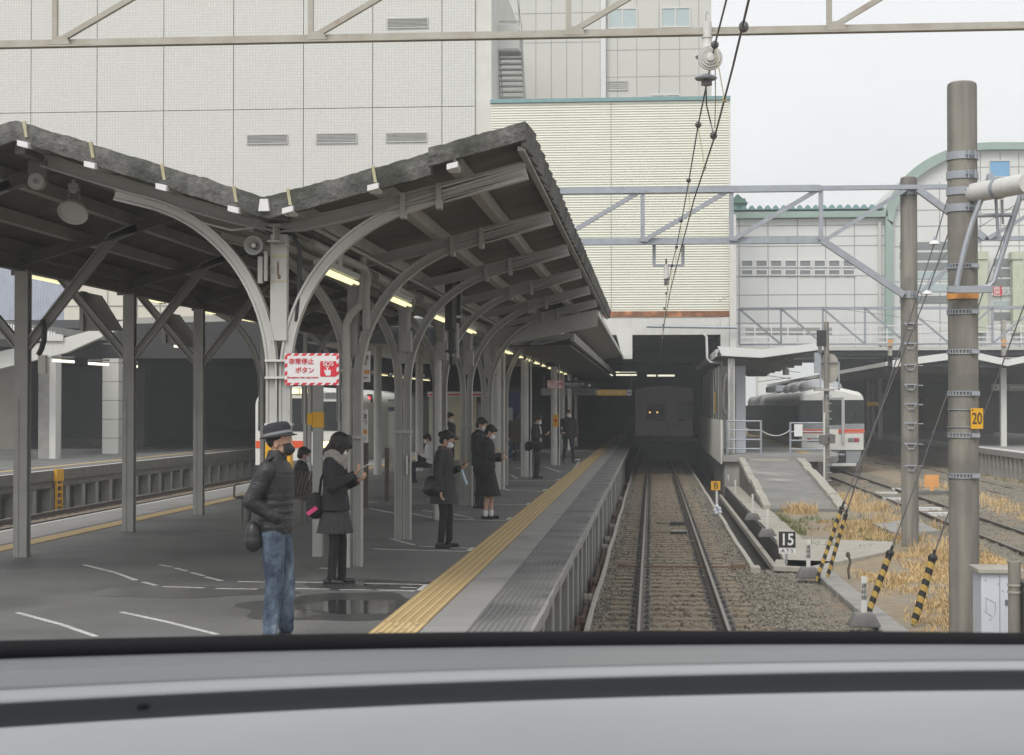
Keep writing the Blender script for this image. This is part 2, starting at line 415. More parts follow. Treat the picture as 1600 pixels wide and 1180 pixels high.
RAIL = [(-.06, -.15), (.06, -.15), (.06, -.135), (.01, -.12), (.009, -.045), (.032, -.035), (.032, -.006), (.024, 0), (-.024, 0), (-.032, -.006), (-.032, -.035), (-.009, -.045), (-.01, -.12), (-.06, -.135)]
def track(x, y0, y1, label, n_part, zr=0.0, bars=False, clips=False, mtop='rail_top'):
    t = thing('railway_track', (x, y0, zr - .17), label, 'track')
    for sgn in (-1, 1):
        rx = x + sgn * .5665
        m = MB()
        m.use('rail_side').sweep([(rx, y0, zr), (rx, y1, zr)], RAIL, side=(1, 0, 0))
        m.use(mtop).box(rx - .017, rx + .017, y0, y1, zr, zr + .003)
        m.build('rail', parent=t)
    first = None; y = y0 + .3; k = 0; rest = MB(); rnd = random.Random(3)
    def slp(mm, y):
        e = rnd.uniform(-.03, .03)
        mm.box(x - 1.02 + e, x + 1.02 + e, y - .11, y + .11, zr - .29, zr - .138 + rnd.uniform(-.008, .006))
    while y < y1:
        if k < n_part:
            if first is None:
                mm = MB(); slp(mm, y); first = mm.build('sleeper', 'sleeper_wood', t, bevel=.012)
            else:
                o = first.copy(); col.objects.link(o); o.location = (rnd.uniform(-.03, .03), k * .6, rnd.uniform(-.006, .004)); o.parent = t
                o.rotation_euler.z = rnd.uniform(-.0004, .0004)
        elif y < 120: slp(rest, y)
        y += .6; k += 1
    if rest.v: o = rest.build('sleeper', 'sleeper_wood', t); o['kind'] = 'stuff'
    if clips:
        for sgn in (-1, 1):
            mm = MB(); rx = x + sgn * .5665; y = y0 + .3
            while y < min(y1, 70):
                for q in (-1, 1):
                    mm.box(rx + q * .095 - .035, rx + q * .095 + .035, y - .08, y + .08, zr - .151, zr - .118)
                    mm.ell((rx + q * .10, y, zr - .112), .022, .022, .022, 6, 4)
                y += .6
            for q in (-1, 1):
                vs = []; n_ = 240
                for i in range(n_ + 1):
                    yy = y0 + (70 - y0) * i / n_; wv = .02 * mnoise.noise(Vector((yy * 5, q * 3.1, sgn)))
                    vs += [(rx + q * .05, yy, zr - .137), (rx + q * (.155 + wv), yy, zr - .140 + .01 * mnoise.noise(Vector((yy * 8, 1, q))))]
                mm.add(vs, [(2 * i, 2 * i + 1, 2 * i + 3, 2 * i + 2) for i in range(n_)])
            o = mm.build('rail_fastenings', 'clip_dark', t); o['kind'] = 'stuff'
    return t
T1 = track(.4, 8, 110, 'straight track with rust brown sleepers in front of the camera, running into the dark station', 96, clips=True)
track(-11.35, 12, 110, 'track beside the white and red train behind the left columns', 0)
track(-15.4, 12, 110, 'track along the foot of the opposite platform on the far left', 60)
track(7.72, 14, 110, 'rusty yard track that leads to the train on the right', 80)
track(11.8, 20, 110, 'farther yard track at the foot of the far right platform', 60)
# rusty tie bar across the track and joint boxes between the rails
m = MB(); ty = gz(1080, 884, -.10).y
m.box(-.55, 1.55, ty - .05, ty + .05, -.15, -.10); m.box(-.62, -.45, ty - .08, ty + .08, -.15, -.07); m.box(1.45, 1.7, ty - .09, ty + .09, -.15, -.06)
tag(m.build('tie_bar', 'pipe_rust', bevel=.006), 'rust red tie bar crossing under both rails near the camera', 'tie bar')
for k, (px, py, lb_) in enumerate([(1056, 818, 'dark flat cable box lying between the rails, the farther of two'), (1058, 832, 'pale topped cable box lying between the rails, the nearer of two')]):
    p = gz(px, py, -.1)
    t = thing('track_coil', (p.x, p.y, -.15), lb_, 'cable box')
    m = MB(); m.box(p.x - .15, p.x + .22, p.y - .14, p.y + .14, -.16, -.07); m.build('case', 'black_paint', t, bevel=.015)
    m = MB(); m.box(p.x - .13, p.x + .20, p.y - .10, p.y + .10, -.068, -.055); m.build('lid', 'pale_concrete' if k else 'clip_dark', t)
    m = MB(); m.tube([(p.x - .15 + .1 * i, p.y + .25 + .12 * math.sin(i), -.11) for i in range(-3, 4)], .012, 6); m.build('cable', 'clip_dark', t)

# curbs beside the track
def wobble_bar(name, pts, w, h, m, label=None, cat=None):
    b = MB(); b.sweep(pts, [(-w / 2, -h), (w / 2, -h), (w / 2, 0), (-w / 2, 0)], side=(1, 0, 0))
    o = b.build(name, m, bevel=.012)
    return struct(o)
rnd = random.Random(5)
wobble_bar('track_curb', [(-.85 + rnd.uniform(-.01, .01), y, -.10 + rnd.uniform(-.012, .012)) for y in range(8, 120, 2)], .07, .6, 'pale_concrete')
wobble_bar('track_curb', [(1.82 + rnd.uniform(-.012, .012), y, -.10 + rnd.uniform(-.01, .01)) for y in range(30, 100, 2)], .09, .65, 'pale_concrete')
m = MB(); m.box(1.74, 1.92, 29.75, 30.1, -.6, -.04); struct(m.build('curb_end', 'pale_concrete', bevel=.02))
# open drain to the right of the track, seen dark from above
m = MB(); m.box(1.87, 2.7, 30.1, 110, -.74, -.68); m.box(1.87, 2.5, 29.9, 30.1, -.75, -.18)
struct(m.build('drain_floor', 'drain_dark'))
m = MB(); m.sweep([(2.62, 30, -.05), (2.62, 59, -.03)], [(-.06, -.7), (.0, -.7), (.0, 0), (-.06, 0)], side=(1, 0, 0)); struct(m.build('drain_wall', 'drain_dark'))
m = MB(); m.sweep([(2.40, 30.5, -.32), (2.40, 59, -.30)], [(-.05, -.12), (.05, -.12), (.05, 0), (-.05, 0)], side=(1, 0, 0)); struct(m.build('drain_ledge', 'pale_concrete'))
m = MB(); y = 30.2; rnd = random.Random(8)
while y < 59:
    L = 1.0; m.box(2.64 + rnd.uniform(-.01, .01), 3.22 + rnd.uniform(-.01, .01), y, y + L - .012, -.2, -.03 + rnd.uniform(-.012, .012)); y += L
struct(m.build('cable_trough', 'pale_concrete', bevel=.008))
m = MB(); y = 12.
while y < 29.6:
    x = kerb_x(y + .5); m.add([(x, y, -.35), (x + .34, y, -.35), (x + .34, y, -.05), (x, y, -.05), (kerb_x(y + .99), y + .985, -.35), (kerb_x(y + .99) + .34, y + .985, -.35), (kerb_x(y + .99) + .34, y + .985, -.05), (kerb_x(y + .99), y + .985, -.05)], [(0, 1, 2, 3), (4, 7, 6, 5), (0, 4, 5, 1), (1, 5, 6, 2), (2, 6, 7, 3), (3, 7, 4, 0)]); y += 1.0
struct(m.build('yard_kerb', 'concrete', bevel=.02))
# paved patches of the yard
def slab(name, pxs, z, m, h=.12):
    ps = [gz(px, py, z) for px, py in pxs]
    return MB().prism([(p.x, p.y) for p in ps], 'Z', z - h, z).build(name, m, bevel=.015)
struct(slab('paved_path', [(1228, 884), (1262, 886), (1395, 860), (1395, 846), (1270, 842), (1213, 846)], -.03, 'pale_concrete'))
m = MB(); m.box(2.72, 4.4, 29.4, 31.2, -.6, -.135); struct(m.build('path_base', 'concrete_dark'))
struct(slab('paved_path', [(1208, 884), (1300, 888), (1302, 877), (1212, 874)], -.03, 'pale_concrete', .1))
tag(slab('stone_slab', [(1365, 818), (1398, 832), (1468, 829), (1430, 811)], .03, 'concrete', .2), 'raised stone slab around the foot of the thinner concrete pole', 'slab')
for px, py in ((1410, 763), (1398, 778), (1450, 793), (1470, 801), (1385, 769)):
    p = gz(px, py, .0); m = MB(); m.box(p.x - .35, p.x + .35, p.y - .2, p.y + .2, -.1, .0)
    tag(m.build('crossing_plank', 'marking'), 'whitish plank lying between the rails of the nearer yard track', 'plank', 'planks on the yard track')

# ---------------- dry grass and weeds ----------------
def tufts(name, n, fn, h, m, spread=.07, blades=(7, 13)):
    b = MB(); rnd = random.Random(n)
    for _ in range(n):
        x, y, z = fn(rnd); hh = h * rnd.uniform(.4, 1.2)
        for _ in range(rnd.randint(*blades)):
            a = rnd.uniform(0, 6.28); l = rnd.uniform(.3, 1) * hh; lean = rnd.uniform(.2, 1.0) * l
            bx, by = x + rnd.uniform(-spread, spread), y + rnd.uniform(-spread, spread)
            wv = Vector((math.sin(a) * .006, -math.cos(a) * .006, 0)) * rnd.uniform(.7, 1.6)
            p0 = Vector((bx, by, z)); p1 = p0 + Vector((math.cos(a) * lean * .4, math.sin(a) * lean * .4, l * .6)); p2 = p0 + Vector((math.cos(a) * lean, math.sin(a) * lean, l * .95))
            b.add([p0 - wv, p0 + wv, p1 + wv * .8, p1 - wv * .8, p2], [(0, 1, 2, 3), (3, 2, 4)])
    return struct(b.build(name, m), 'stuff')
def fpatch(zones):
    def f(r):
        while True:
            x0, x1, y0, y1 = zones[r.randrange(len(zones))]
            x, y = r.uniform(x0, x1), r.uniform(y0, y1)
            if mnoise.noise(Vector((x * .9, y * .5, 9))) > r.uniform(-.45, .25): return x, y, yard_z(x, y) - .01
    return f
tufts('dry_grass', 3600, fpatch([(3.5, 6.4, 19, 29.5), (3.8, 6.4, 21, 29), (4.6, 6.5, 29, 33), (4.2, 6.2, 36.5, 42)]), .12, 'dry_grass', .12)
tufts('tall_dry_grass', 380, fpatch([(4.9, 6.9, 36, 52), (5.3, 6.4, 32, 37), (3.7, 4.3, 45, 48), (9.3, 10.4, 40, 60), (5.2, 6.7, 47, 54), (9.4, 10.5, 28, 40)]), .36, 'dry_grass', .2, (14, 26))
tufts('green_weeds', 300, fpatch([(3.2, 3.5, 38, 56), (13.3, 13.9, 40, 75), (3.3, 5.5, 34, 44)]), .22, 'green_weed', .12)

# ================= MAIN PLATFORM =================
PX0, PX1 = -9.75, -.99
m = MB(); m.box(PX0 + .9, -1.55, 6, 150, .55, PZ); struct(m.build('platform', 'asphalt'))
m = MB(); y = 7.; rnd = random.Random(2)
while y < 120:
    m.box(-1.93, PX1 + rnd.uniform(-.012, .012), y, y + .992, PZ - .11, PZ + .006 + rnd.uniform(-.003, .003)); y += 1.0
struct(m.build('platform_edge_slab', 'platform_tile', bevel=.008))
m = MB()
for k in range(9): m.box(-1.53 + k * .054, -1.512 + k * .054, 7, 120, PZ + .008, PZ + .0145)
struct(m.build('edge_groove', 'groove_rubber'))
m = MB(); m.box(-1.54, -1.02, 7, 120, PZ - .02, PZ + .0105); struct(m.build('worn_edge', 'stained_slab'))
m = MB(); m.box(-1.62, -1.55, 7, 120, -.70, PZ - .17); struct(m.build('platform_back_wall', 'concrete_dark'))
m = MB(); m.box(-1.5, -1.06, 7, 120, PZ - .18, PZ - .112); struct(m.build('platform_edge_beam', 'concrete_dark'))
rnd = random.Random(12); y = 9.5;  k = 0; pp = None
while y < 70:
    if pp is None:
        m = MB(); m.box(-1.34, -1.10, y - .17, y + .17, -.7, PZ - .18)
        pp = m.build('platform_post', 'concrete', bevel=.015); y00 = y
        o = pp
    else:
        o = pp.copy(); col.objects.link(o); o.location = (pp.location.x + rnd.uniform(-.015, .015), pp.location.y + (y - y00), pp.location.z)
    tag(o, 'grey concrete post under the edge of the main platform, in the row beside the track', 'post', 'posts under the main platform edge')
    y += 1.55
m = MB(); m.sweep([(-1.42, 8, .25), (-1.42, 80, .25)], [(-.03, -.1), (.03, -.1), (.03, .1), (-.03, .1)], side=(1, 0, 0)); struct(m.build('edge_rail', 'concrete_dark'))
# lumps of old concrete and a pipe in the gutter
rnd = random.Random(21)
for k, (px, py) in enumerate([(950, 840), (961, 805), (968, 778), (973, 755), (946, 852), (935, 905), (925, 930), (915, 965), (955, 820)]):
    p = gz(px, py, -.25); m = MB()
    m.ell((-1.0, p.y, -.34), .09, .2, .12, 8, 5); m.ell((-.95, p.y + .25, -.38), .07, .16, .09, 7, 5); m.ell((-1.06, p.y - .15, -.32), .06, .1, .12, 7, 5)
    tag(m.build('pipe_joint', 'pipe_rust' if k % 2 else 'pale_concrete', smooth=False), 'lumpy rust stained pipe joint in the gutter below the platform edge', 'pipe joint', 'pipe joints in the gutter')
m = MB(); m.tube([(-1.03 + rnd.uniform(-.03, .03), y, -.40 + rnd.uniform(-.03, .03)) for y in range(9, 60)], .055, 7)
tag(m.build('gutter_pipe', 'pipe_rust', smooth=True), 'long brown drain pipe running in the gutter under the platform edge', 'pipe')
m = MB(); m.box(-.96, -.89, 8, 60, -.47, -.445); struct(m.build('gutter_water', 'water'))

# tactile strip
m = MB(); y = 7.0
m.use('yellow_tile'); rnd = random.Random(6)
while y < 110:
    m.box(-2.335, -1.935, y, y + .397, PZ + .004, PZ + .009 + rnd.uniform(0, .002)); y += .4
m.use('yellow_bar')
for k in range(5):
    x = -2.30 + k * .0825; m.box(x, x + .024, 14.35, 110, PZ + .011, PZ + .017)
struct(m.build('tactile_paving', bevel=0))
m = MB()
for j in range(42):
    for i in range(7):
        m.lathe([(.017, PZ + .010), (.011, PZ + .017)], (-2.30 + i * .057, 11.9 + j * .057, 0), 6)
struct(m.build('tactile_dot', 'yellow_bar'))
m = MB()
for k, (x, y) in enumerate([(-2.2, 14.0), (-2.1, 13.8), (-2.02, 14.1), (-2.25, 13.6), (-2.12, 13.55)]): m.box(x, x + .05, y, y + .018, PZ + .018, PZ + .0185)
struct(m.build('tactile_scuff', 'groove_rubber'))
# far side of the island
m = MB()
m.use('platform_tile').box(PX0, PX0 + .95, 6, 150, PZ - .25, PZ + .004)
m.use('yellow_tile').box(-8.68, -8.38, 8, 130, PZ + .002, PZ + .010)
m.use('marking').box(PX0, PX0 + .09, 24, 130, PZ + .005, PZ + .0085)
m.use('orange_paint').box(PX0, PX0 + .06, 8, 24, PZ + .005, PZ + .0085)
m.use('concrete').box(PX0 + .05, PX0 + .3, 6, 150, -.5, PZ - .26)
struct(m.build('platform_far_edge'))
# painted lines on the asphalt
def line_px(pts, w, nm='marking_line'):
    ps = [gz(px, py, PZ) for px, py in pts]; m = MB()
    for a, b in zip(ps, ps[1:]):
        d = (b - a).normalized(); n_ = Vector((-d.y, d.x, 0)) * w / 2
        z = Vector((0, 0, .005)); q = [a - n_, b - n_, b + n_, a + n_]
        m.add([v + z for v in q] + [v + z * .2 for v in q], [(0, 1, 2, 3), (0, 4, 5, 1), (1, 5, 6, 2), (2, 6, 7, 3), (3, 7, 4, 0)])
    struct(m.build(nm, 'marking'))
for pts, w in [([(28, 958), (95, 976), (150, 995)], .05), ([(190, 957), (260, 972), (340, 992)], .05), ([(132, 883), (180, 895), (212, 907)], .05),
               ([(224, 910), (243, 915)], .05), ([(250, 883), (268, 886)], .045), ([(275, 888), (292, 893)], .045), ([(299, 895), (318, 900)], .045), ([(322, 902), (346, 908)], .045),
               ([(255, 917), (320, 919)], .04), ([(338, 920), (402, 921)], .04), ([(372, 909), (415, 910)], .04), ([(460, 910), (560, 911)], .04), ([(570, 912), (660, 914)], .05),
               ([(452, 920), (515, 921)], .04), ([(530, 922), (580, 922)], .04), ([(590, 922), (648, 924)], .05), ([(626, 918), (652, 919)], .04),
               ([(585, 858), (650, 860), (727, 862)], .05), ([(655, 854), (735, 857)], .045), ([(610, 842), (648, 852)], .05),
               ([(578, 795), (610, 801), (640, 806)], .05), ([(640, 802), (680, 810), (740, 812)], .05), ([(660, 798), (700, 802), (738, 810)], .05), ([(690, 812), (790, 814)], .05),
               ([(770, 788), (828, 789)], .06), ([(785, 765), (850, 768)], .06), ([(783, 762), (796, 767)], .06), ([(795, 751), (870, 751)], .07), ([(798, 742), (808, 748)], .06),
               ([(803, 730), (825, 735)], .06), ([(852, 730), (876, 738)], .07), ([(897, 732), (905, 722)], .07), ([(926, 729), (942, 729)], .09), ([(560, 783), (590, 786)], .05), ([(500, 888), (530, 889)], .04)]:
    line_px(pts, w)
for px, py in ((664, 919), (738, 859), (797, 811), (827, 788), (852, 766), (873, 750)):      # short blocks at the strip
    p = gz(px, py, PZ); m = MB(); m.box(p.x - .05, p.x + .05, p.y - .28, p.y + .28, PZ + .005, PZ + .009); struct(m.build('stop_mark', 'marking'))
# puddle of rain by the second column
def puddle(px, py, rx, ry, seed, z=.0035, mt='water'):
    c = gz(px, py, PZ); m = MB(); vs = [(c.x, c.y, PZ + z)]; n = 48
    for i in range(n):
        a = 6.2832 * i / n; k = 1 + .45 * mnoise.noise(Vector((math.cos(a) * 1.6, math.sin(a) * 1.6, seed)))
        vs.append((c.x + rx * k * math.cos(a), c.y + ry * k * math.sin(a), PZ + z))
    m.add(vs, [(0, 1 + i, 1 + (i + 1) % n) for i in range(n)])
    struct(m.build('puddle', mt))
puddle(560, 946, .95, 1.0, 2.3, .002, 'damp_asphalt'); puddle(300, 925, 1.1, .5, 5.3, .002, 'damp_asphalt'); puddle(585, 914, .9, .45, 8.3, .0022, 'damp_asphalt')
puddle(555, 948, .52, .55, 1.3); puddle(455, 960, .22, .3, 4.3); puddle(605, 914, .40, .16, 7.7)

# ================= DRIVER'S DESK IN FRONT OF THE LENS =================
def prow(px, py, d):      # a point at distance d along the lens axis
    r = ray(px, py); return Vector((0, 0, CAM_Z)) + r * d
def desk(name, rows, m, parent, n=40, smooth=True):
    """rows: (left py, mid py, right py, distance); lofted across the width of the cab"""
    b = MB(); vs = []
    for l, c, r_, d in rows:
        for i in range(n + 1):
            t = -.25 + 1.5 * i / n; px = 1600 * t; u = 2 * t - 1
            py = c + (r_ - l) / 2 * u + ((l + r_) / 2 - c) * u * u
            q = prow(px, py, d); vs.append(q)
    k = len(rows)
    fs = [(j * (n + 1) + i, j * (n + 1) + i + 1, (j + 1) * (n + 1) + i + 1, (j + 1) * (n + 1) + i) for j in range(k - 1) for i in range(n)]
    b.add(vs, fs)
    o = b.build(name, m, parent, smooth=smooth); sd = o.modifiers.new('thickness', 'SOLIDIFY'); sd.thickness = .0008; sd.offset = 0
    return o
dk = thing('driver_cab', prow(800, 1100, .8), 'grey driver desk and black windscreen seal along the bottom, inside the cab', 'driver cab')
m = MB(); m.box(-2.3, 3.1, -1.3, .30, 3.42, 3.5); m.build('unseen_cab_roof', 'dash_dark', dk)  # unseen roof, added and cut short to set the sky light on the desk
m = MB(); m.box(-2.3, 3.1, -1.4, -1.3, 1.2, 3.5); m.build('unseen_cab_wall', 'dash_dark', dk)  # unseen wall behind the lens, added to keep the sun off the desk
desk('window_seal', [(1002, 990, 991, 1.02), (1003, 988, 990, .985), (1016, 1000, 1002, .965), (1022, 1007, 1008, .96), (1036, 1017, 1014, .955)], 'rubber', dk)
desk('sill', [(1031, 1012, 1009, .957), (1051, 1029, 1019, .905), (1074, 1043, 1030, .862), (1080, 1047, 1034, .85)], 'dash_sill', dk)
desk('sill_nose_highlight', [(1080, 1047, 1034, .85), (1086, 1052, 1038, .838), (1093, 1058, 1043, .826), (1098, 1062, 1046, .822), (1101, 1065, 1049, .821)], 'sill_nose_highlight', dk)
desk('groove', [(1100, 1064, 1048, .822), (1106, 1069, 1053, .818), (1122, 1083, 1066, .810), (1138, 1096, 1078, .800), (1144, 1100, 1083, .792)], 'dash_dark', dk)
desk('desk_top', [(1139, 1097, 1080, .793), (1144, 1101, 1085, .784), (1165, 1120, 1105, .755), (1230, 1180, 1165, .68), (1330, 1290, 1260, .58)], 'dash_grey', dk)
for px, py in ((224, 1107), (960, 1085)):
    q = prow(px, py, .812); m = MB(); m.ell(q, .0035, .003, .0035, 12, 8); m.build('screw', 'dash_dark', dk, smooth=True)
# ================= CANOPY OVER THE MAIN PLATFORM =================
Y0, Y1 = 14.9, 44.0
XV, XR, XL, XV2, XL2 = -3.5, -1.14, -5.85, -7.85, -10.0       # valley, right eave, ridge, second valley, far eave
SL = .315
def roofz(x, y=15):
    s = .255
    if x > XV: z = 4.63 + (x - XV) * s
    elif x > XL: z = 4.63 + (XV - x) * SL
    elif x > XV2: z = 4.63 + (XV - XL) * SL - (XL - x) * .28
    else: z = 4.63 + (XV - XL) * SL - (XL - XV2) * .28 + (XV2 - x) * .22
    return z
can = thing('platform_canopy', (XV, Y0, PZ), 'old weathered canopy with upturned grey roof wings on arched columns over the main platform', 'canopy')
xs = [XL2, XV2, XL, XV, XR]
def deck(name, xa, xb):
    m = MB(); n = 60; vs = []; za, zb = roofz(xa), roofz(xb)
    for j in range(n + 1):
        y = Y0 + (Y1 - Y0) * j / n
        for x, z in ((xa, za), (xb, zb)): vs += [(x, y, z + .02), (x, y, z + .055)]
    fs = []
    for j in range(n):
        a = 4 * j; b = a + 4
        fs += [(a, a + 2, b + 2, b), (a + 1, b + 1, b + 3, a + 3), (a, b, b + 1, a + 1), (a + 2, a + 3, b + 3, b + 2)]
    fs += [(0, 1, 3, 2), (4 * n, 4 * n + 2, 4 * n + 3, 4 * n + 1)]
    m.add(vs, fs); return m.build(name, 'roof_sheet', can)
for a, b in zip(xs, xs[1:]): deck('roof_panel', a, b)
# weathered front edge: irregular blocks with a lumpy crust
rnd = random.Random(4)
def front_edge(xa, xb, drop, ya, lift=0.0):
    m = MB(); n = max(10, int(abs(xb - xa) / .035)); vs = []
    for i in range(n + 1):
        x = xa + (xb - xa) * i / n; z = roofz(x) + lift
        top = z + .075 + nz(x, ya * 3, 9, .014) + nz(x, ya, 30, .008); bot = z - drop + nz(x, 7 + ya, 6, .01)
        yy = ya + nz(x, 2, 8, .012)
        vs += [(x, yy, bot), (x, yy - .01 + nz(x, 5, 14, .01), (top + bot) / 2), (x, yy + .01, top), (x, yy + .10, top - .01), (x, yy + .10, bot)]
    fs = [(i * 5 + j, i * 5 + (j + 1) % 5, i * 5 + 5 + (j + 1) % 5, i * 5 + 5 + j) for i in range(n) for j in range(5)]
    fs += [(0, 4, 3, 2, 1), tuple(n * 5 + j for j in range(5))]
    m.add(vs, fs); return m.build('front_edge', 'mossy_edge', can)
front_edge(XL2, XV2, .12, Y0 - .02); front_edge(XV2, XL, .12, Y0 - .02); front_edge(XL, XV + .02, .12, Y0 - .03)
front_edge(XV + .02, -1.98, .13, Y0 - .03); front_edge(-2.0, XR + .02, .09, Y0 - .08, .04)
# right eave: overlapping sheets, each a little askew
m = MB(); y = Y0 - .05
while y < Y1:
    z = roofz(XR); o = rnd.uniform(-.006, .006)
    m.add([(XR + .01 + o, y, z - .10), (XR + .05 + o, y + .64, z - .10), (XR + .075 + o, y + .64, z + .11), (XR + .035 + o, y, z + .11),
           (XR - .02, y, z - .10), (XR - .02, y + .64, z - .10), (XR - .02, y + .64, z + .11), (XR - .02, y, z + .11)],
          [(0, 1, 2, 3), (4, 7, 6, 5), (0, 4, 5, 1), (3, 2, 6, 7), (1, 5, 6, 2), (0, 3, 7, 4)]); y += .65
m.build('eave_sheets', 'mossy_edge', can)
m = MB(); m.sweep([(XR - .03, Y0, roofz(XR) - .11), (XR - .03, Y1, roofz(XR) - .11)], [(-.03, -.02), (.03, -.02), (.03, .02), (-.03, .02)], side=(1, 0, 0)); m.build('eave_trim', 'steel_grey', can)
# purlins with pale end caps and straps
def purlin(x, end_y=Y1, cap=True):
    z = roofz(x) - .06
    m = MB(); m.box(x - .055, x + .055, Y0 + .12, end_y, z - .07, z + .07); o = m.build('purlin', 'beam_paint', can)
    if cap:
        m = MB(); m.add([(x - .05, Y0 - .10, z - .035), (x + .05, Y0 - .10, z - .035 + (.025 if x > XV else -.025)), (x + .05, Y0 - .10, z - .085 + (.025 if x > XV else -.025)), (x - .05, Y0 - .10, z - .085), (x - .05, Y0 + .12, z - .035), (x + .05, Y0 + .12, z - .035), (x + .05, Y0 + .12, z - .085), (x - .05, Y0 + .12, z - .085)], [(0, 1, 2, 3), (4, 7, 6, 5), (0, 4, 5, 1), (1, 5, 6, 2), (2, 6, 7, 3), (3, 7, 4, 0)]); m.build('end_cap', 'sign_white', o)
        m = MB(); m.add([(x - .022, Y0 - .055, z + .145), (x + .005, Y0 - .055, z + .145), (x + .030, Y0 - .05, z + .0), (x + .003, Y0 - .05, z + .0),
                         (x - .022, Y0 - .02, z + .155), (x + .005, Y0 - .02, z + .155), (x + .030, Y0 - .02, z + .0), (x + .003, Y0 - .02, z + .0)],
                        [(0, 1, 2, 3), (4, 7, 6, 5), (0, 4, 5, 1), (1, 5, 6, 2), (3, 2, 6, 7), (0, 3, 7, 4)]); m.build('strap', 'yellowish', o)
for x in (-3.28, -2.50, -1.78, -3.78, -4.45, -5.12, -5.75): purlin(x)
for x in (-6.5, -7.2, -8.4, -9.1, -9.8): purlin(x, cap=False)
m = MB(); m.prism([(XV - .05, roofz(XV) - .06), (XV + .05, roofz(XV) - .06), (XV + .035, roofz(XV) + .05), (XV - .035, roofz(XV) + .05)], 'Y', Y0 - .09, Y0 + .1); m.build('gutter_end', 'sign_white', can)
m = MB(); m.box(XV - .11, XV + .11, Y0 + .1, Y1, roofz(XV) - .10, roofz(XV) + .02); m.build('valley_gutter', 'dark_paint', can)
m = MB(); m.box(XV2 - .12, XV2 + .12, Y0 + .1, Y1, roofz(XV2) - .12, roofz(XV2) + .02); m.build('valley_gutter', 'dark_paint', can)
m = MB(); m.box(XL - .05, XL + .05, Y0 + .1, Y1, roofz(XL) - .22, roofz(XL) - .02); m.build('ridge_beam', 'dark_paint', can)
m = MB(); m.sweep([(XV, Y0 + .3, roofz(XV) - .22), (XV, Y1, roofz(XV) - .22)], I_prof(.12, .16), side=(1, 0, 0)); m.build('long_beam', 'beam_paint', can)
m = MB(); m.sweep([(XV2, Y0 + .3, roofz(XV2) - .24), (XV2, Y1, roofz(XV2) - .24)], I_prof(.12, .16), side=(1, 0, 0)); m.build('long_beam', 'dark_paint', can)
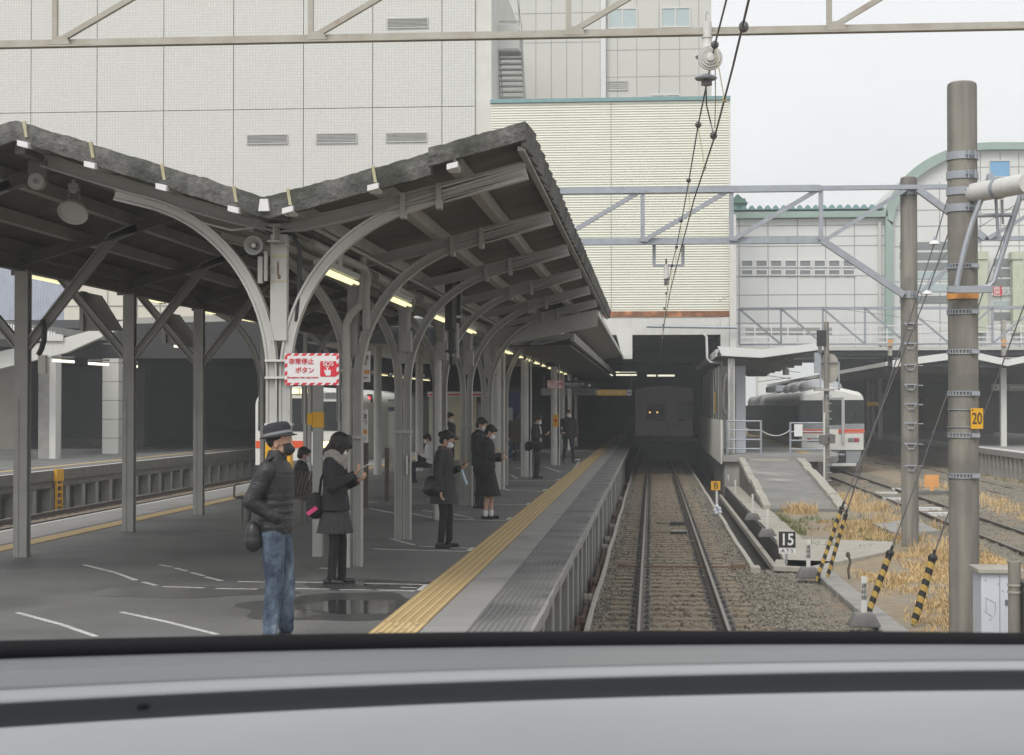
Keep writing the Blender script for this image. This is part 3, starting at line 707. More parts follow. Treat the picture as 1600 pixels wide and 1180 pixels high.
# rafters and arched columns
OLDRAIL = [(-.055, .05), (.055, .05), (.055, .035), (.012, .028), (.012, -.03), (.028, -.04), (.028, -.06), (-.028, -.06), (-.028, -.04), (-.012, -.03), (-.012, .028), (-.055, .035)]
def arc_path(x0, x1, z0, z1, y, sgn, n=22):
    """quarter-ellipse springing upward from the column and flattening along the wing, then straight to its tip"""
    pts = []
    A = x1 - x0; B = z1 - z0
    for i in range(n + 1):
        t = math.pi / 2 * i / n
        pts.append((x0 + A * (1 - math.cos(t)), y, z0 + B * math.sin(t) ** .95))
    return pts
def column(y, k):
    c = bpy.data.objects.new('column', None); col.objects.link(c); c.parent = can; ORIGIN[c.name] = ORIGIN[can.name]
    front = k == 0
    mst = 'column_paint' if k == 0 else 'steel_light'
    m = MB()
    if front: m.box(XV - .078, XV + .078, y - .045, y + .045, 3.42, 4.42)
    else: m.sweep([(XV, y, 3.4), (XV, y, 4.42)], I_prof(.12, .12, .03, .02), side=(1, 0, 0))
    m.build('shaft', mst if front else 'beam_paint', c)
    if front:
        m = MB()
        for z in (3.22, 3.06, 2.62): m.box(XV - .125, XV + .125, y - .075, y + .07, z, z + .02)
        m.build('clamp', 'white_paint', c)
        m = MB(); m.box(XV - .080, XV + .080, y - .050, y + .047, 4.20, 4.225); m.box(XV - .080, XV + .080, y - .050, y + .047, 3.97, 3.985); m.build('joint_band', 'yellowish', c)
        m = MB(); m.box(XV - .118, XV + .118, y - .068, y + .066, PZ + .9, 2.45); m.build('yellow_band', 'yellow_paint', c)
        m = MB(); m.ell((XV - .005, y - .044, 4.10), .012, .006, .075, 8, 6); m.ell((XV + .006, y - .044, 4.02), .018, .006, .025, 8, 6); m.build('rust_patch', 'pipe_rust', c, smooth=True)
    else:
        m = MB(); m.box(XV - .125, XV + .125, y - .065, y + .06, 2.42, 2.46); m.build('clamp', 'steel_light', c)
    # rafter pair following the roof
    m = MB(); pts = []
    for i in range(41):
        x = XL + .05 + (XR - XL - .10) * i / 40; pts.append((x, y, 4.63 - .21 + (.255 if x > XV else SL) * math.sqrt((x - XV) ** 2 + .32 ** 2)))
    m.sweep(pts, I_prof(.10, .13, .02, .02), side=(0, 1, 0))
    m.build('rafter', 'beam_paint', c)
    # arches
    r_tip = -1.16
    for sg in (1, -1):
        m = MB()
        if sg > 0:
            arc = arc_path(XV + .062, -1.72, 3.05, roofz(-1.72) - .33, y, 1)
            arc = arc[:19]; lx, _, lz = arc[-1]
            for i in range(1, 7):
                t = i / 6; x = lx + (r_tip - lx) * t; arc.append((x, y, lz + (roofz(r_tip) - .235 - lz) * t))
        else:
            arc = arc_path(XV - .062, -5.15, 3.05, roofz(-5.15) - .36, y, -1)
            arc = arc[:20]; lx, _, lz = arc[-1]
            for i in range(1, 3): arc.append((lx - .14 * i, y, lz + .035 * i))
        m.sweep([(XV + sg * .062, y, PZ), (XV + sg * .062, y, 2.9)] + arc, OLDRAIL, side=(0, 1, 0))
        m.build('arched_rail', mst, c, smooth=False)
    if True:       # white end of the cantilever at the eave with two clamps
        m = MB(); x0 = -1.95
        m.sweep([(x0, y, roofz(x0) - .24), (r_tip, y, roofz(r_tip) - .235)], I_prof(.11, .15, .02, .02), side=(0, 1, 0)); m.build('beam_end', 'column_paint', c)
        for x in (-1.98, -2.32): m = MB(); m.cbox((x, y, roofz(x) - .25), .05, .15, .24); m.build('beam_clamp', 'steel_grey', c)
    return c
COLY = [gz(430, 947, PZ).y] + [gz(x, y_, PZ).y for x, y_ in ((552, 885), (628, 843), (688, 812), (733, 790))]
d = COLY[4] - COLY[3]
COLY += [COLY[4] + d * i for i in (1, 2)]
for k, y in enumerate(COLY): column(y, k)
# second row: posts with straight forked braces
def fork_column(y, k):
    c = bpy.data.objects.new('column', None); col.objects.link(c); c.parent = can; ORIGIN[c.name] = ORIGIN[can.name]
    zt = roofz(XV2) - .3
    if k < 4:
        m = MB(); m.box(XV2 - .085, XV2 + .085, y - .07, y - .05, PZ, zt); m.box(XV2 - .012, XV2 + .012, y - .05, y + .05, PZ, zt); m.box(XV2 - .085, XV2 + .085, y + .05, y + .07, PZ, zt)
        m.box(XV2 - .085, XV2 - .02, y - .078, y - .0705, PZ, 2.9)
        m.build('shaft', 'steel_grey', c)
        for sg in (1, -1):
            m = MB(); xe = XV2 + sg * 1.15
            m.sweep([(XV2 + sg * .05, y, 3.55), (XV2 + sg * .16, y, 3.68), (xe, y, roofz(xe) - .22), (xe + sg * .3, y, roofz(xe + sg * .3) - .18)], I_prof(.10, .12, .02, .02), side=(0, 1, 0))
            m.build('brace', 'beam_paint', c)
    else:
        m = MB()
        for sg in (-1, 1): m.sweep([(XV2 + sg * .05, y, PZ), (XV2 + sg * .05, y, zt if sg < 0 else 3.4)], I_prof(.075, .11, .02, .02), side=(1, 0, 0))
        m.build('shaft', 'column_paint', c)
        for sg in (1, -1):
            m = MB(); arc = arc_path(XV2 + sg * .07, XV2 + sg * 1.5, 3.1, roofz(XV2 + sg * 1.5) - .33, y, sg)
            m.sweep([(XV2 + sg * .07, y, 2.4)] + arc, OLDRAIL, side=(0, 1, 0)); m.build('arch_brace', 'steel_grey', c)
    m = MB()
    for sg, xe in ((1, XL - .05), (-1, XL2 + .05)):
        m.sweep([(XV2, y, roofz(XV2) - .18), (xe, y, roofz(xe) - .18)], I_prof(.10, .13, .02, .02), side=(0, 1, 0))
    m.build('rafter', 'dark_paint', c)
CY2 = [gz(45, 870, PZ).y, gz(207, 830, PZ).y, gz(325, 804, PZ).y, gz(350, 779, PZ).y]
CY2 = [CY2[0] - 4.1] + CY2 + [CY2[3] + 4.2 * i for i in (1, 2)]
for k, y in enumerate(CY2): fork_column(y, k)
# knee panels hung across the far side (grey boards seen between the posts)
for k, (a, b_) in enumerate(((-9.9, 24.6), (-9.9, 28.6))):
    px_prism('draught_board', [((127, 455), (158, 462), (192, 517), (127, 517)), ((257, 488), (280, 492), (318, 547), (257, 536))][k], CY2[2 + k] + .2, .05, 'beam_paint', can)
    px_prism('board_edge', [((124, 455), (130, 455), (130, 517), (124, 517)), ((253, 488), (259, 488), (259, 536), (253, 536))][k], CY2[2 + k] + .15, .2, 'steel_grey', can)

# ---------- downpipes on the columns ----------
def pipe(label, pts, r, m='column_paint'):
    b = MB(); b.tube(pts, r, 10); o = b.build('downpipe', m, smooth=True)
    return tag(o, label, 'downpipe', 'downpipes of the main canopy')
y = COLY[1] - .13
pipe('fat white downpipe with an elbow beside the woman with the grey scarf', [(XV + .13, y, 4.55), (XV + .14, y, 4.15), (XV + .12, y, 4.0), (XV - .02, y, 3.86), (XV - .06, y, 3.75), (XV - .06, y, 2.2), (XV - .06, y, PZ)], .048)
y = COLY[3] - .12
pipe('pale downpipe bent at the top, behind the woman with the hair bun', [(XV + .2, y, 3.95), (XV + .06, y, 3.9), (XV - .02, y, 3.8), (XV - .02, y, 2.4), (XV - .02, y, PZ)], .06)
# rain heads and elbows under the valley, with the long pipe along the row
lp = MB(); lp.tube([(XV + .22, COLY[0] + .4, 4.38), (XV + .22, COLY[1] - .5, 4.38), (XV + .22, COLY[1] - .32, 4.3), (XV + .2, COLY[1] - .28, 4.1), (XV + .2, COLY[1] - .28, 3.7)], .045, 10)
tag(lp.build('drain_pipe', 'steel_grey', smooth=True), 'grey drain pipe under the canopy valley, bending down before the second arched column', 'pipe', 'drain pipes under the valley')
for i in (1, 2, 3):
    lp = MB(); lp.tube([(XV + .2, COLY[i] + .4, 4.36), (XV + .2, COLY[i + 1] - .6, 4.32), (XV + .2, COLY[i + 1] - .42, 4.25), (XV + .12, COLY[i + 1] - .38, 4.1), (XV + .10, COLY[i + 1] - .38, 3.8)], .045, 10)
    lp.cbox((XV + .10, COLY[i + 1] - .38, 3.70), .15, .15, .28)
    tag(lp.build('drain_pipe', 'steel_grey', smooth=False), 'grey drain pipe with a square rain head, before the %s arched column' % ('third', 'fourth', 'fifth')[i - 1], 'pipe', 'drain pipes under the valley')
# conduits running beside the row
for dx in (-.28, .33):
    m = MB(); m.tube([(XV + dx, Y0 + .6, 4.48), (XV + dx, Y1, 4.46)], .022, 6); tag(m.build('conduit', 'beam_paint', smooth=True), 'thin conduit running along the underside of the canopy, %s of the valley' % ('left' if dx < 0 else 'right'), 'conduit')
m = MB(); m.tube([(XV - .12, COLY[0] - .02, 4.5), (XV + .13, COLY[0], 4.42), (XV + .19, COLY[0], 4.3), (XV + .19, COLY[0], 3.9), (XV + .16, COLY[0], 3.6)], .022, 8)
tag(m.build('black_cable', 'black_paint', smooth=True), 'black cable curving down beside the top of the nearest arched column', 'cable')
m = MB(); m.tube([(XV - 1.0, Y0 + .3, 4.66), (XV - .7, Y0 + .3, 4.52), (XV - .4, Y0 + .3, 4.44), (XV - .2, Y0 + .3, 4.46), (XV - .12, Y0 + .3, 4.55)], .010, 6)
tag(m.build('looped_cable', 'steel_grey', smooth=True), 'thin cable looping under the left wing next to the valley', 'cable')

# ---------- fluorescent lights ----------
def tube_light(x, y, z, L, label, group, m='lamp_tube'):
    t = thing('tube_light', (x, y, z), label, 'light', group)
    b = MB(); b.box(x - .05, x + .05, y - L / 2 - .05, y + L / 2 + .05, z + .04, z + .10); b.box(x - .025, x + .025, y - .12, y + .12, z + .1, z + .22); b.build('housing', 'steel_grey', t)
    b = MB(); b.tube([(x - .035, y - L / 2, z), (x - .035, y + L / 2, z)], .019, 8); b.tube([(x + .035, y - L / 2, z), (x + .035, y + L / 2, z)], .019, 8); b.build('lamp', m, t, smooth=True)
    b = MB()
    for s_ in (-1, 1): b.box(x - .06, x + .06, y + s_ * (L / 2 + .02) - .02, y + s_ * (L / 2 + .02) + .02, z - .03, z + .05)
    b.build('lamp_holder', 'dark_paint', t)
ord_ = ['nearest', 'second', 'third', 'fourth', 'fifth', 'sixth']
for i in range(4):
    y = (COLY[i] + COLY[i + 1]) / 2 - .7
    tube_light(XV + .32, y, 4.12, 1.9, 'lit tube light hung under the canopy right of the arched columns, %s of its row' % ord_[i], 'tube lights along the arched columns')
for i in range(4):
    p = at((70, 222, 330, 385)[i], (437, 466, 489, 500)[i], 1); y = (25.5, 29.4, 33.2, 37.0)[i]
    q = at((70, 222, 330, 385)[i], (437, 466, 489, 500)[i], y)
    tube_light(q.x, y, q.z, 2.4, 'lit tube light under the canopy above the far track edge, %s of its row' % ord_[i], 'tube lights along the far edge')
# ---------- things hung from the canopy ----------
def horn(px, py, Y, label, r=.075, pole=True):
    p = at(px, py, Y); t = thing('horn_speaker', (p.x, p.y, p.z - r), label, 'loudspeaker')
    b = MB(); b.lathe([(.03, .22), (.035, .12), (r * .65, .05), (r, -.02), (r * 1.08, -.03), (r * .9, -.015), (.03, .06)], p, 22, 'Y', caps=False); b.build('horn', 'steel_grey', t, smooth=True)
    b = MB(); b.ell((p.x, p.y - .01, p.z), .024, .03, .024, 10, 6); b.build('driver', 'white_paint', t, smooth=True)
    return t, p
t, p = horn(397, 384, COLY[0] - .15, 'small oblong horn speaker left of the nearest column, under the valley', .085)
b = MB(); b.box(p.x + .03, p.x + .075, p.y + .02, p.y + .07, p.z - .35, p.z - .1); b.box(p.x + .09, p.x + .12, p.y + .02, p.y + .06, p.z - .33, p.z - .05); b.build('bracket', 'steel_grey', t)
p = at(114, 332, 16.0); t = thing('disc_lamp', (p.x, p.y, p.z), 'round dish lamp hanging on thin wires below the left wing', 'lamp')
b = MB(); tl = Matrix.Rotation(R(-42), 3, 'X')
def dish(prof):
    n = 30; vs = [Vector(p) + tl @ Vector((r_ * math.cos(2 * math.pi * j / n), r_ * math.sin(2 * math.pi * j / n), h)) for r_, h in prof for j in range(n)]
    b.add(vs, [(i * n + j, i * n + (j + 1) % n, (i + 1) * n + (j + 1) % n, (i + 1) * n + j) for i in range(len(prof) - 1) for j in range(n)])
dish([(.0001, .095), (.07, .085), (.13, .05), (.152, 0), (.152, -.015), (.143, -.015), (.138, .004), (.0001, .012)]); b.build('shade', 'steel_light', t, smooth=True)
b = MB(); b.cbox((p.x + .01, p.y, p.z + .26), .10, .06, .05); b.prism([(p.x - .05, p.z + .23), (p.x + .07, p.z + .23), (p.x + .03, p.z + .19), (p.x - .01, p.z + .19)], 'Y', p.y - .03, p.y + .03); b.cbox((p.x + .01, p.y, p.z + .30), .04, .04, .05); b.build('mount', 'steel_grey', t)
b = MB()
for dx in (-.08, .09): b.cyl((p.x + dx, p.y, p.z + .05), (p.x + .01 + dx * .4, p.y, p.z + .24), .004, n=5)
b.build('hanger', 'steel_grey', t)
p = at(56, 283, 15.4); t = thing('floodlight', (p.x, p.y, p.z - .08), 'round floodlight in a bracket at the left end of the canopy front', 'lamp')
b = MB(); b.lathe([(.075, .1), (.08, 0), (.07, -.01), (.05, .01), (.0001, .012)], p, 20, 'Y', caps=False); b.lathe([(.075, .1), (.0001, .11)], p, 20, 'Y', caps=False); b.build('body', 'steel_grey', t, smooth=True)
b = MB(); b.box(p.x - .09, p.x + .09, p.y + .03, p.y + .1, p.z, p.z + .2); b.build('bracket', 'dark_paint', t)
b = MB(); b.lathe([(.028, -.02), (.0001, -.025)], p, 14, 'Y', caps=False); b.build('lens', 'dark_paint', t)
# black casing with a camera below it
Yb = COLY[2] + .9
def bxp(b, x0, y0, x1, y1, Y, d):
    p = at(x0, y1, Y); q = at(x1, y0, Y); b.box(p.x, q.x, Y, Y + d, p.z, q.z)
p = at(707, 520, Yb); t = thing('camera_casing', (p.x, p.y, p.z), 'tall black casing hanging from the canopy with slim camera tubes below it', 'camera casing')
b = MB(); q = [at(x, y_, Yb) for x, y_ in ((695, 384), (710, 384), (720, 408), (720, 505), (695, 518))]
b.prism([(v.x, v.z) for v in q], 'Y', Yb, Yb + .16); b.build('casing', 'black_paint', t, bevel=.01)
b = MB(); bxp(b, 706, 433, 713, 520, Yb - .03, .028); b.build('rail_strip', 'dark_paint', t)
b = MB(); bxp(b, 686, 357, 708, 372, Yb, .14); bxp(b, 691, 366, 704, 388, Yb + .02, .1); b.build('mount', 'black_paint', t)
b = MB(); p = at(705, 512, Yb); q = at(705, 553, Yb); b.cyl(p, q, .045, n=12); b.cyl((q.x, q.y, q.z + .06), (q.x, q.y, q.z + .02), .085, n=14); b.cyl((p.x, p.y, p.z), (p.x, p.y, p.z - .04), .085, n=14); b.ell((q.x, q.y, q.z - .1), .03, .03, .1, 8, 6); b.build('camera_tube', 'black_paint', t, smooth=True)
b = MB(); p = at(714, 505, Yb); q = at(714, 560, Yb); b.cyl(p, q, .03, n=10); b.build('cable_tube', 'steel_grey', t, smooth=True)
b = MB(); bxp(b, 713, 493, 720, 497, Yb - .012, .01); b.build('sticker', 'sign_white', t)

# ================= LOWER CANOPY BEHIND =================
YA, YB = 35.6, 66
low = thing('lower_canopy', (XV, YA, PZ), 'lower flat edged grey canopy that starts behind the old one and runs into the station', 'canopy')
m = MB(); m.prism([(-1.15, 4.80), (-1.15, 4.84), (-3.5, 4.36), (-9.3, 4.55), (-9.3, 4.51), (-3.5, 4.32)], 'Y', 44.2, YB); m.build('roof', 'steel_grey', low)
m = MB(); m.prism([(-1.15, 4.80), (-1.15, 4.84), (-2.1, 4.64), (-2.1, 4.60)], 'Y', YA, 44.2); m.build('roof', 'steel_grey', low)
m = MB(); m.box(-1.17, -1.12, YA, YB, 4.73, 4.84); m.build('edge_trim', 'white_paint', low)
m = MB(); m.prism([(-1.15, 4.86), (-1.15, 4.50), (-3.6, 4.02), (-3.6, 4.36)], 'Y', YA - .2, YA - .1); m.build('front_girder', 'beam_paint', low)
m = MB(); m.box(-1.82, -1.74, YA + 2, 82, 4.27, 4.45); m.box(-1.98, -1.7402, YA + 2, 82, 4.44, 4.46); m.build('inner_girder', 'steel_grey', low)
m = MB(); m.prism([(-1.74, 4.45), (-1.74, 4.36), (-3.4, 4.22), (-3.4, 4.34)], 'Y', YA + 1.9, YA + 2.0); m.build('inner_girder', 'steel_grey', low)
m = MB(); m.box(-3.6, -1.83, YA + 2.2, 82, 4.16, 4.20); m.build('ceiling', 'station_grey', low)
m = MB(); m.prism([(-1.45, 5.9), (-.75, 5.9), (-.75, 4.66), (-1.12, 4.66)], 'Y', 65.6, 65.75); m.build('end_panel', 'white_paint', low)
for k, (px, py) in enumerate(((776, 765), (820, 745), (866, 727), (873, 723))):
    if k == 3: continue
    p = gz(px, py, PZ)
    c = bpy.data.objects.new('column', None); col.objects.link(c); c.parent = low; ORIGIN[c.name] = ORIGIN[low.name]
    m = MB(); m.cyl((p.x, p.y, PZ), (p.x, p.y, 4.3), .105, n=16); m.build('shaft', 'column_paint', c, smooth=True)
    m = MB(); m.box(p.x + .15, p.x + .18, p.y - .02, p.y + .08, PZ, 4.3); m.build('side_channel', 'white_paint', c)
    if k == 0:
        m = MB(); m.tube([(p.x, p.y - .05, 3.5), (p.x - .06, p.y - .1, 3.62), (p.x - .16, p.y - .1, 3.68), (p.x - .18, p.y - .1, 3.85)], .07, 10); m.cbox((p.x - .12, p.y - .12, 4.05), .24, .24, .42); m.build('rain_head', 'steel_grey', c)
for k in range(4):
    y = 59.5 + 6 * k; m = MB(); m.cyl((XV, y, PZ), (XV, y, 4.3), .10, n=14)
    m.build('shaft', 'column_paint', low, smooth=True)
for k, (px, py, h) in enumerate(((590, 700, 0), (655, 697, 0))):     # posts of the far row
    p = gz(px, 742 - 6 * k, PZ)
    m = MB(); m.cyl((p.x, p.y, PZ), (p.x, p.y, 4.5), .11, n=14)
    tag(m.build('round_post', 'column_paint', smooth=True), ('round grey post left of the third arched column, in the far row', 'round grey post left of the pale kiosk, in the far row')[k], 'post', 'posts of the far row')
ordn = ['nearest', 'second', 'third', 'fourth', 'fifth', 'sixth', 'seventh', 'eighth', 'farthest']
for i in range(9):
    y = 38.5 + i * 3.2
    tube_light(XV + .15, y, 4.06, 2.3, 'lit tube light under the lower canopy above the round columns, %s of its row' % ordn[i], 'tube lights under the lower canopy')
for i in range(7):
    tube_light(-9.0, 44 + i * 3.6, 3.85, 2.6, 'lit tube light in the distant row left of the pale kiosk, %s of that row' % ordn[i], 'distant tube lights on the left')
p = at(818, 556, 46); m = MB(); m.lathe([(.09, 0), (.10, .05), (.07, .1), (.0001, .1)], p, 16, 'Y', caps=False); m.lathe([(.09, 0), (.05, -.03), (.0001, -.01)], p, 16, 'Y', caps=False)
tag(m.build('round_lamp', 'rust', smooth=True), 'round brownish warning lamp on the second round column', 'lamp')
p = at(858, 573, 52); m = MB(); m.lathe([(.25, 0), (.26, .03), (.12, .12), (.0001, .14)], p, 18, caps=False)
tag(m.build('dish_lamp', 'dark_paint', smooth=True), 'dark dish lamp under the lower canopy near the third round column', 'lamp')
# ================= STATION HALL (dark) =================
hall = thing('station_building', (-18, 68, 0), 'long station building over the tracks with a dark hall beneath', 'building')
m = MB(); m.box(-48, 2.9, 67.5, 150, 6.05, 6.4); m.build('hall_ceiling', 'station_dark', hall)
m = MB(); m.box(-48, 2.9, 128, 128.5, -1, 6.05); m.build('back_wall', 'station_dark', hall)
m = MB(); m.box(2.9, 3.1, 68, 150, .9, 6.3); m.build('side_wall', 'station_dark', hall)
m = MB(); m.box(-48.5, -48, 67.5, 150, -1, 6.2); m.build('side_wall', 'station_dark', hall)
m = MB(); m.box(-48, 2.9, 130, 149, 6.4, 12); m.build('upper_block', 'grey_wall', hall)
# ceiling joists that catch a little light
m = MB()
for i in range(14): m.box(-9, 2.85, 70 + i * 3.2, 70.3 + i * 3.2, 5.72, 6.04)
m.build('ceiling_joist', 'station_grey', hall)
# cream louvred block on top
yl = 67.5
A = at(768, 162, yl); B = at(1140, 487, yl); z1, z0 = A.z, B.z; x0, x1 = A.x, B.x
lou = thing('louvred_block', ((x0 + x1) / 2, yl, z0), 'cream louvred box building with a teal top edge above the dark opening', 'building')
m = MB(); n = 84; prof = []
for i in range(n):
    z = z0 + (z1 - z0) * i / n; h = (z1 - z0) / n
    prof += [(yl - .034, z + .002), (yl - .022, z + h * .5), (yl - .030, z + h * .80), (yl + .04, z + h * .82), (yl + .04, z + h)]
vs = []
for x in (x0, x1): vs += [(x, y, z) for y, z in prof]
k = len(prof); m.add(vs, [(i, i + 1, k + i + 1, k + i) for i in range(k - 1)]); m.build('louvred_face', 'cream_slat', lou)
m = MB(); m.box(x0, x1, yl + .06, 78, z0, z1); m.build('body', 'cream_slat', lou)
m = MB(); m.box(x0 - .05, x1 + .05, yl - .12, 78.05, z1 + .002, z1 + .15); m.build('teal_cap', 'teal_trim', lou)
m = MB()
for px in (955, ): p = at(px, 300, yl); m.box(p.x - .012, p.x + .008, yl - .046, yl - .036, z0, z1)
m.build('panel_joint', 'joint_grey', lou)
m = MB(); m.box(x1 + .01, x1 + .05, yl - .07, yl - .03, at(0, 360, yl).z, z1); m.build('corner_strip', 'white_paint', lou)
# rust band, white beam
A = at(760, 487, yl); B = at(1140, 495, yl); m = MB(); m.box(A.x, B.x + .04, yl - .10, yl + .05, B.z, A.z - .02); m.build('rusty_band', 'rust', lou)
A = at(760, 496, yl); B = at(1126, 523, yl); m = MB(); m.box(A.x, B.x, yl - .06, yl + .3, B.z, A.z); m.build('white_beam', 'white_paint', lou)
p = at(1010, 510, yl - .7); q = at(1152, 512, yl - .7); m = MB(); m.cyl(p, q, .06, n=8); tag(m.build('cross_pipe', 'galvanised', smooth=True), 'grey metal pipe running across the front of the white beam', 'pipe')
# white pillar on the right of the louvred block
A = at(1127, 523, yl); B = at(1140, 338, yl - .35)
pil = thing('white_pillar', (A.x + .2, yl, 1), 'tall white corner pillar right of the louvred block', 'pillar')
a = at(1140, 335, yl - .4); b_ = at(1151, 700, yl - .4); m = MB(); m.box(a.x, b_.x, yl - .4, yl - .1, 1.05, a.z); m.build('outer_post', 'white_paint', pil)
a = at(1126, 496, yl - .2); b_ = at(1140, 700, yl - .2); m = MB(); m.box(a.x, b_.x - .01, yl - .25, yl + .6, 1.05, a.z); m.build('inner_post', 'white_paint', pil)
# low pitched ceiling pieces and pipes right of the opening
m = MB(); m.tube([at(1098, 521, 66.8), at(1104, 526, 66.8), at(1105, 560, 66.8), at(1110, 566, 66.8), at(1130, 567, 66.8)], .05, 8)
tag(m.build('bent_pipe', 'white_paint', smooth=True), 'thin white pipe bent around the corner at the top right of the dark opening', 'pipe')
# tiled building high on the left
yt = 80
def tiles():
    m = bpy.data.materials.new('small_tiles'); m.use_nodes = True; n = m.node_tree; b = n.nodes['Principled BSDF']; b.inputs['Roughness'].default_value = .55
    tc = n.nodes.new('ShaderNodeTexCoord'); mp = n.nodes.new('ShaderNodeMapping'); mp.inputs['Rotation'].default_value = (R(90), 0, 0)
    br = n.nodes.new('ShaderNodeTexBrick'); br.offset = 0; br.inputs['Color1'].default_value = (.60, .595, .56, 1); br.inputs['Color2'].default_value = (.545, .54, .51, 1); br.inputs['Mortar'].default_value = (.47, .465, .44, 1)
    br.inputs['Scale'].default_value = 1.0; br.inputs['Brick Width'].default_value = .14; br.inputs['Row Height'].default_value = .14; br.inputs['Mortar Size'].default_value = .018
    n.links.new(tc.outputs['Object'], mp.inputs[0]); n.links.new(mp.outputs[0], br.inputs['Vector']); n.links.new(br.outputs[0], b.inputs['Base Color'])
    MATS['small_tiles'] = m
tiles()
tb = thing('tiled_building', (-20, yt, 6.4), 'big pale building clad in small square tiles with louvred vents', 'building')
jx = [at(px, 172, yt).x for px in (50, 153, 257, 366, 475, 583, 691)]; pw = jx[1] - jx[0]
jx = [jx[0] - pw * i for i in range(6, 0, -1)] + jx + [at(743, 172, yt).x]
zj = [6.4, at(400, 172, yt).z, at(400, 172, yt).z + 7.6]
m = MB(); g = .018
for a, b_ in zip(jx, jx[1:]):
    for c, d_ in zip(zj, zj[1:]): m.box(a + g, b_ - g, yt - .15, yt, c + g, d_ - g)
m.build('tile_panel', 'small_tiles', tb)
XE = at(768, 172, yt).x
m = MB(); m.box(jx[0], jx[-1], yt + .002, yt + 20, 6.4, zj[-1]); m.build('wall', 'joint_dark', tb)
m = MB(); m.box(jx[-1] + .002, XE, yt - .02, yt + 20, 6.4, zj[-1]); m.build('corner_wall', 'cream_wall', tb)
def vent(px0, py0, px1, py1, Y, parent, nsl=6, ma='steel_light'):
    a = at(px0, py1, Y); b_ = at(px1, py0, Y); f = MB()
    t = .05
    f.box(a.x, b_.x, Y - .06, Y, b_.z - t, b_.z); f.box(a.x, b_.x, Y - .06, Y, a.z, a.z + t); f.box(a.x, a.x + t, Y - .06, Y, a.z + t, b_.z - t); f.box(b_.x - t, b_.x, Y - .06, Y, a.z + t, b_.z - t)
    o = f.build('vent', ma, parent); s = MB(); h = (b_.z - a.z - 2 * t) / nsl
    for i in range(nsl):
        z = a.z + t + h * i; s.add([(a.x + t, Y - .055, z), (b_.x - t, Y - .055, z), (b_.x - t, Y - .005, z + h * .8), (a.x + t, Y - .005, z + h * .8), (a.x + t, Y - .045, z - .01), (b_.x - t, Y - .045, z - .01)], [(0, 1, 2, 3), (4, 5, 1, 0)])
    s.build('slats', ma, o)
for bx_ in ((386, 210, 450, 226), (494, 208, 558, 225), (603, 207, 667, 223), (605, 28, 669, 45)): vent(*bx_, yt - .16, tb)
# grey building further back
yg_ = 104
gb = thing('grey_building', (0, yg_, 6), 'tall plain grey beige building with two upper windows behind the louvred block', 'building')
a = at(815, 300, yg_); b_ = at(1112, 300, yg_); zt = at(900, -60, yg_).z
m = MB(); mid = at(938, 100, yg_).x
m.box(a.x - 3, mid, yg_ - .4, yg_ + 25, 6, zt); m.box(mid + .01, b_.x, yg_, yg_ + 25, 6, zt); m.build('wall', 'grey_wall', gb)
m = MB()
for px in (838, 862, 886, 910): p = at(px, 100, yg_); m.box(p.x - .02, p.x + .02, yg_ - .412, yg_ - .402, 6, zt)
for px in (965, 995, 1030, 1062, 1092): p = at(px, 100, yg_); m.box(p.x - .02, p.x + .02, yg_ - .012, yg_ - .002, 6, zt)
for py in (20, 66): p = at(900, py, yg_ - .4); m.box(a.x - 3, mid, yg_ - .411, yg_ - .4012, p.z - .02, p.z + .02)
for py in (78, 120): p = at(1000, py, yg_); m.box(mid + .02, b_.x, yg_ - .011, yg_ - .0012, p.z - .02, p.z + .02)
m.build('panel_joint', 'joint_grey', gb)
m = MB(); p = at(941, 60, yg_); m.box(mid + .02, mid + .35, yg_ - .45, yg_ - .02, 6, zt); m.build('corner_pilaster', 'white_wall', gb)
def window(px0, py0, px1, py1, Y, parent, glass='window_pale', split=1, fr='white_paint', t=.09):
    a = at(px0, py1, Y); b_ = at(px1, py0, Y); f = MB()
    f.box(a.x, b_.x, Y - .08, Y, b_.z - t, b_.z); f.box(a.x, b_.x, Y - .12, Y, a.z, a.z + t); f.box(a.x, a.x + t, Y - .08, Y, a.z + t, b_.z - t); f.box(b_.x - t, b_.x, Y - .08, Y, a.z + t, b_.z - t)
    for i in range(1, split + 1):
        x = a.x + (b_.x - a.x) * i / (split + 1); f.box(x - t / 2, x + t / 2, Y - .075, Y, a.z + t, b_.z - t)
    o = f.build('window', fr, parent); g_ = MB(); g_.box(a.x + t, b_.x - t, Y - .03, Y - .01, a.z + t, b_.z - t); g_.build('pane', glass, o)
window(950, 12, 996, 46, yg_ - .002, gb); window(1032, 11, 1079, 44, yg_ - .002, gb); window(1015, 147, 1063, 175, yg_ - .002, gb)
vent(949, 127, 981, 142, yg_ - .005, gb, 4)
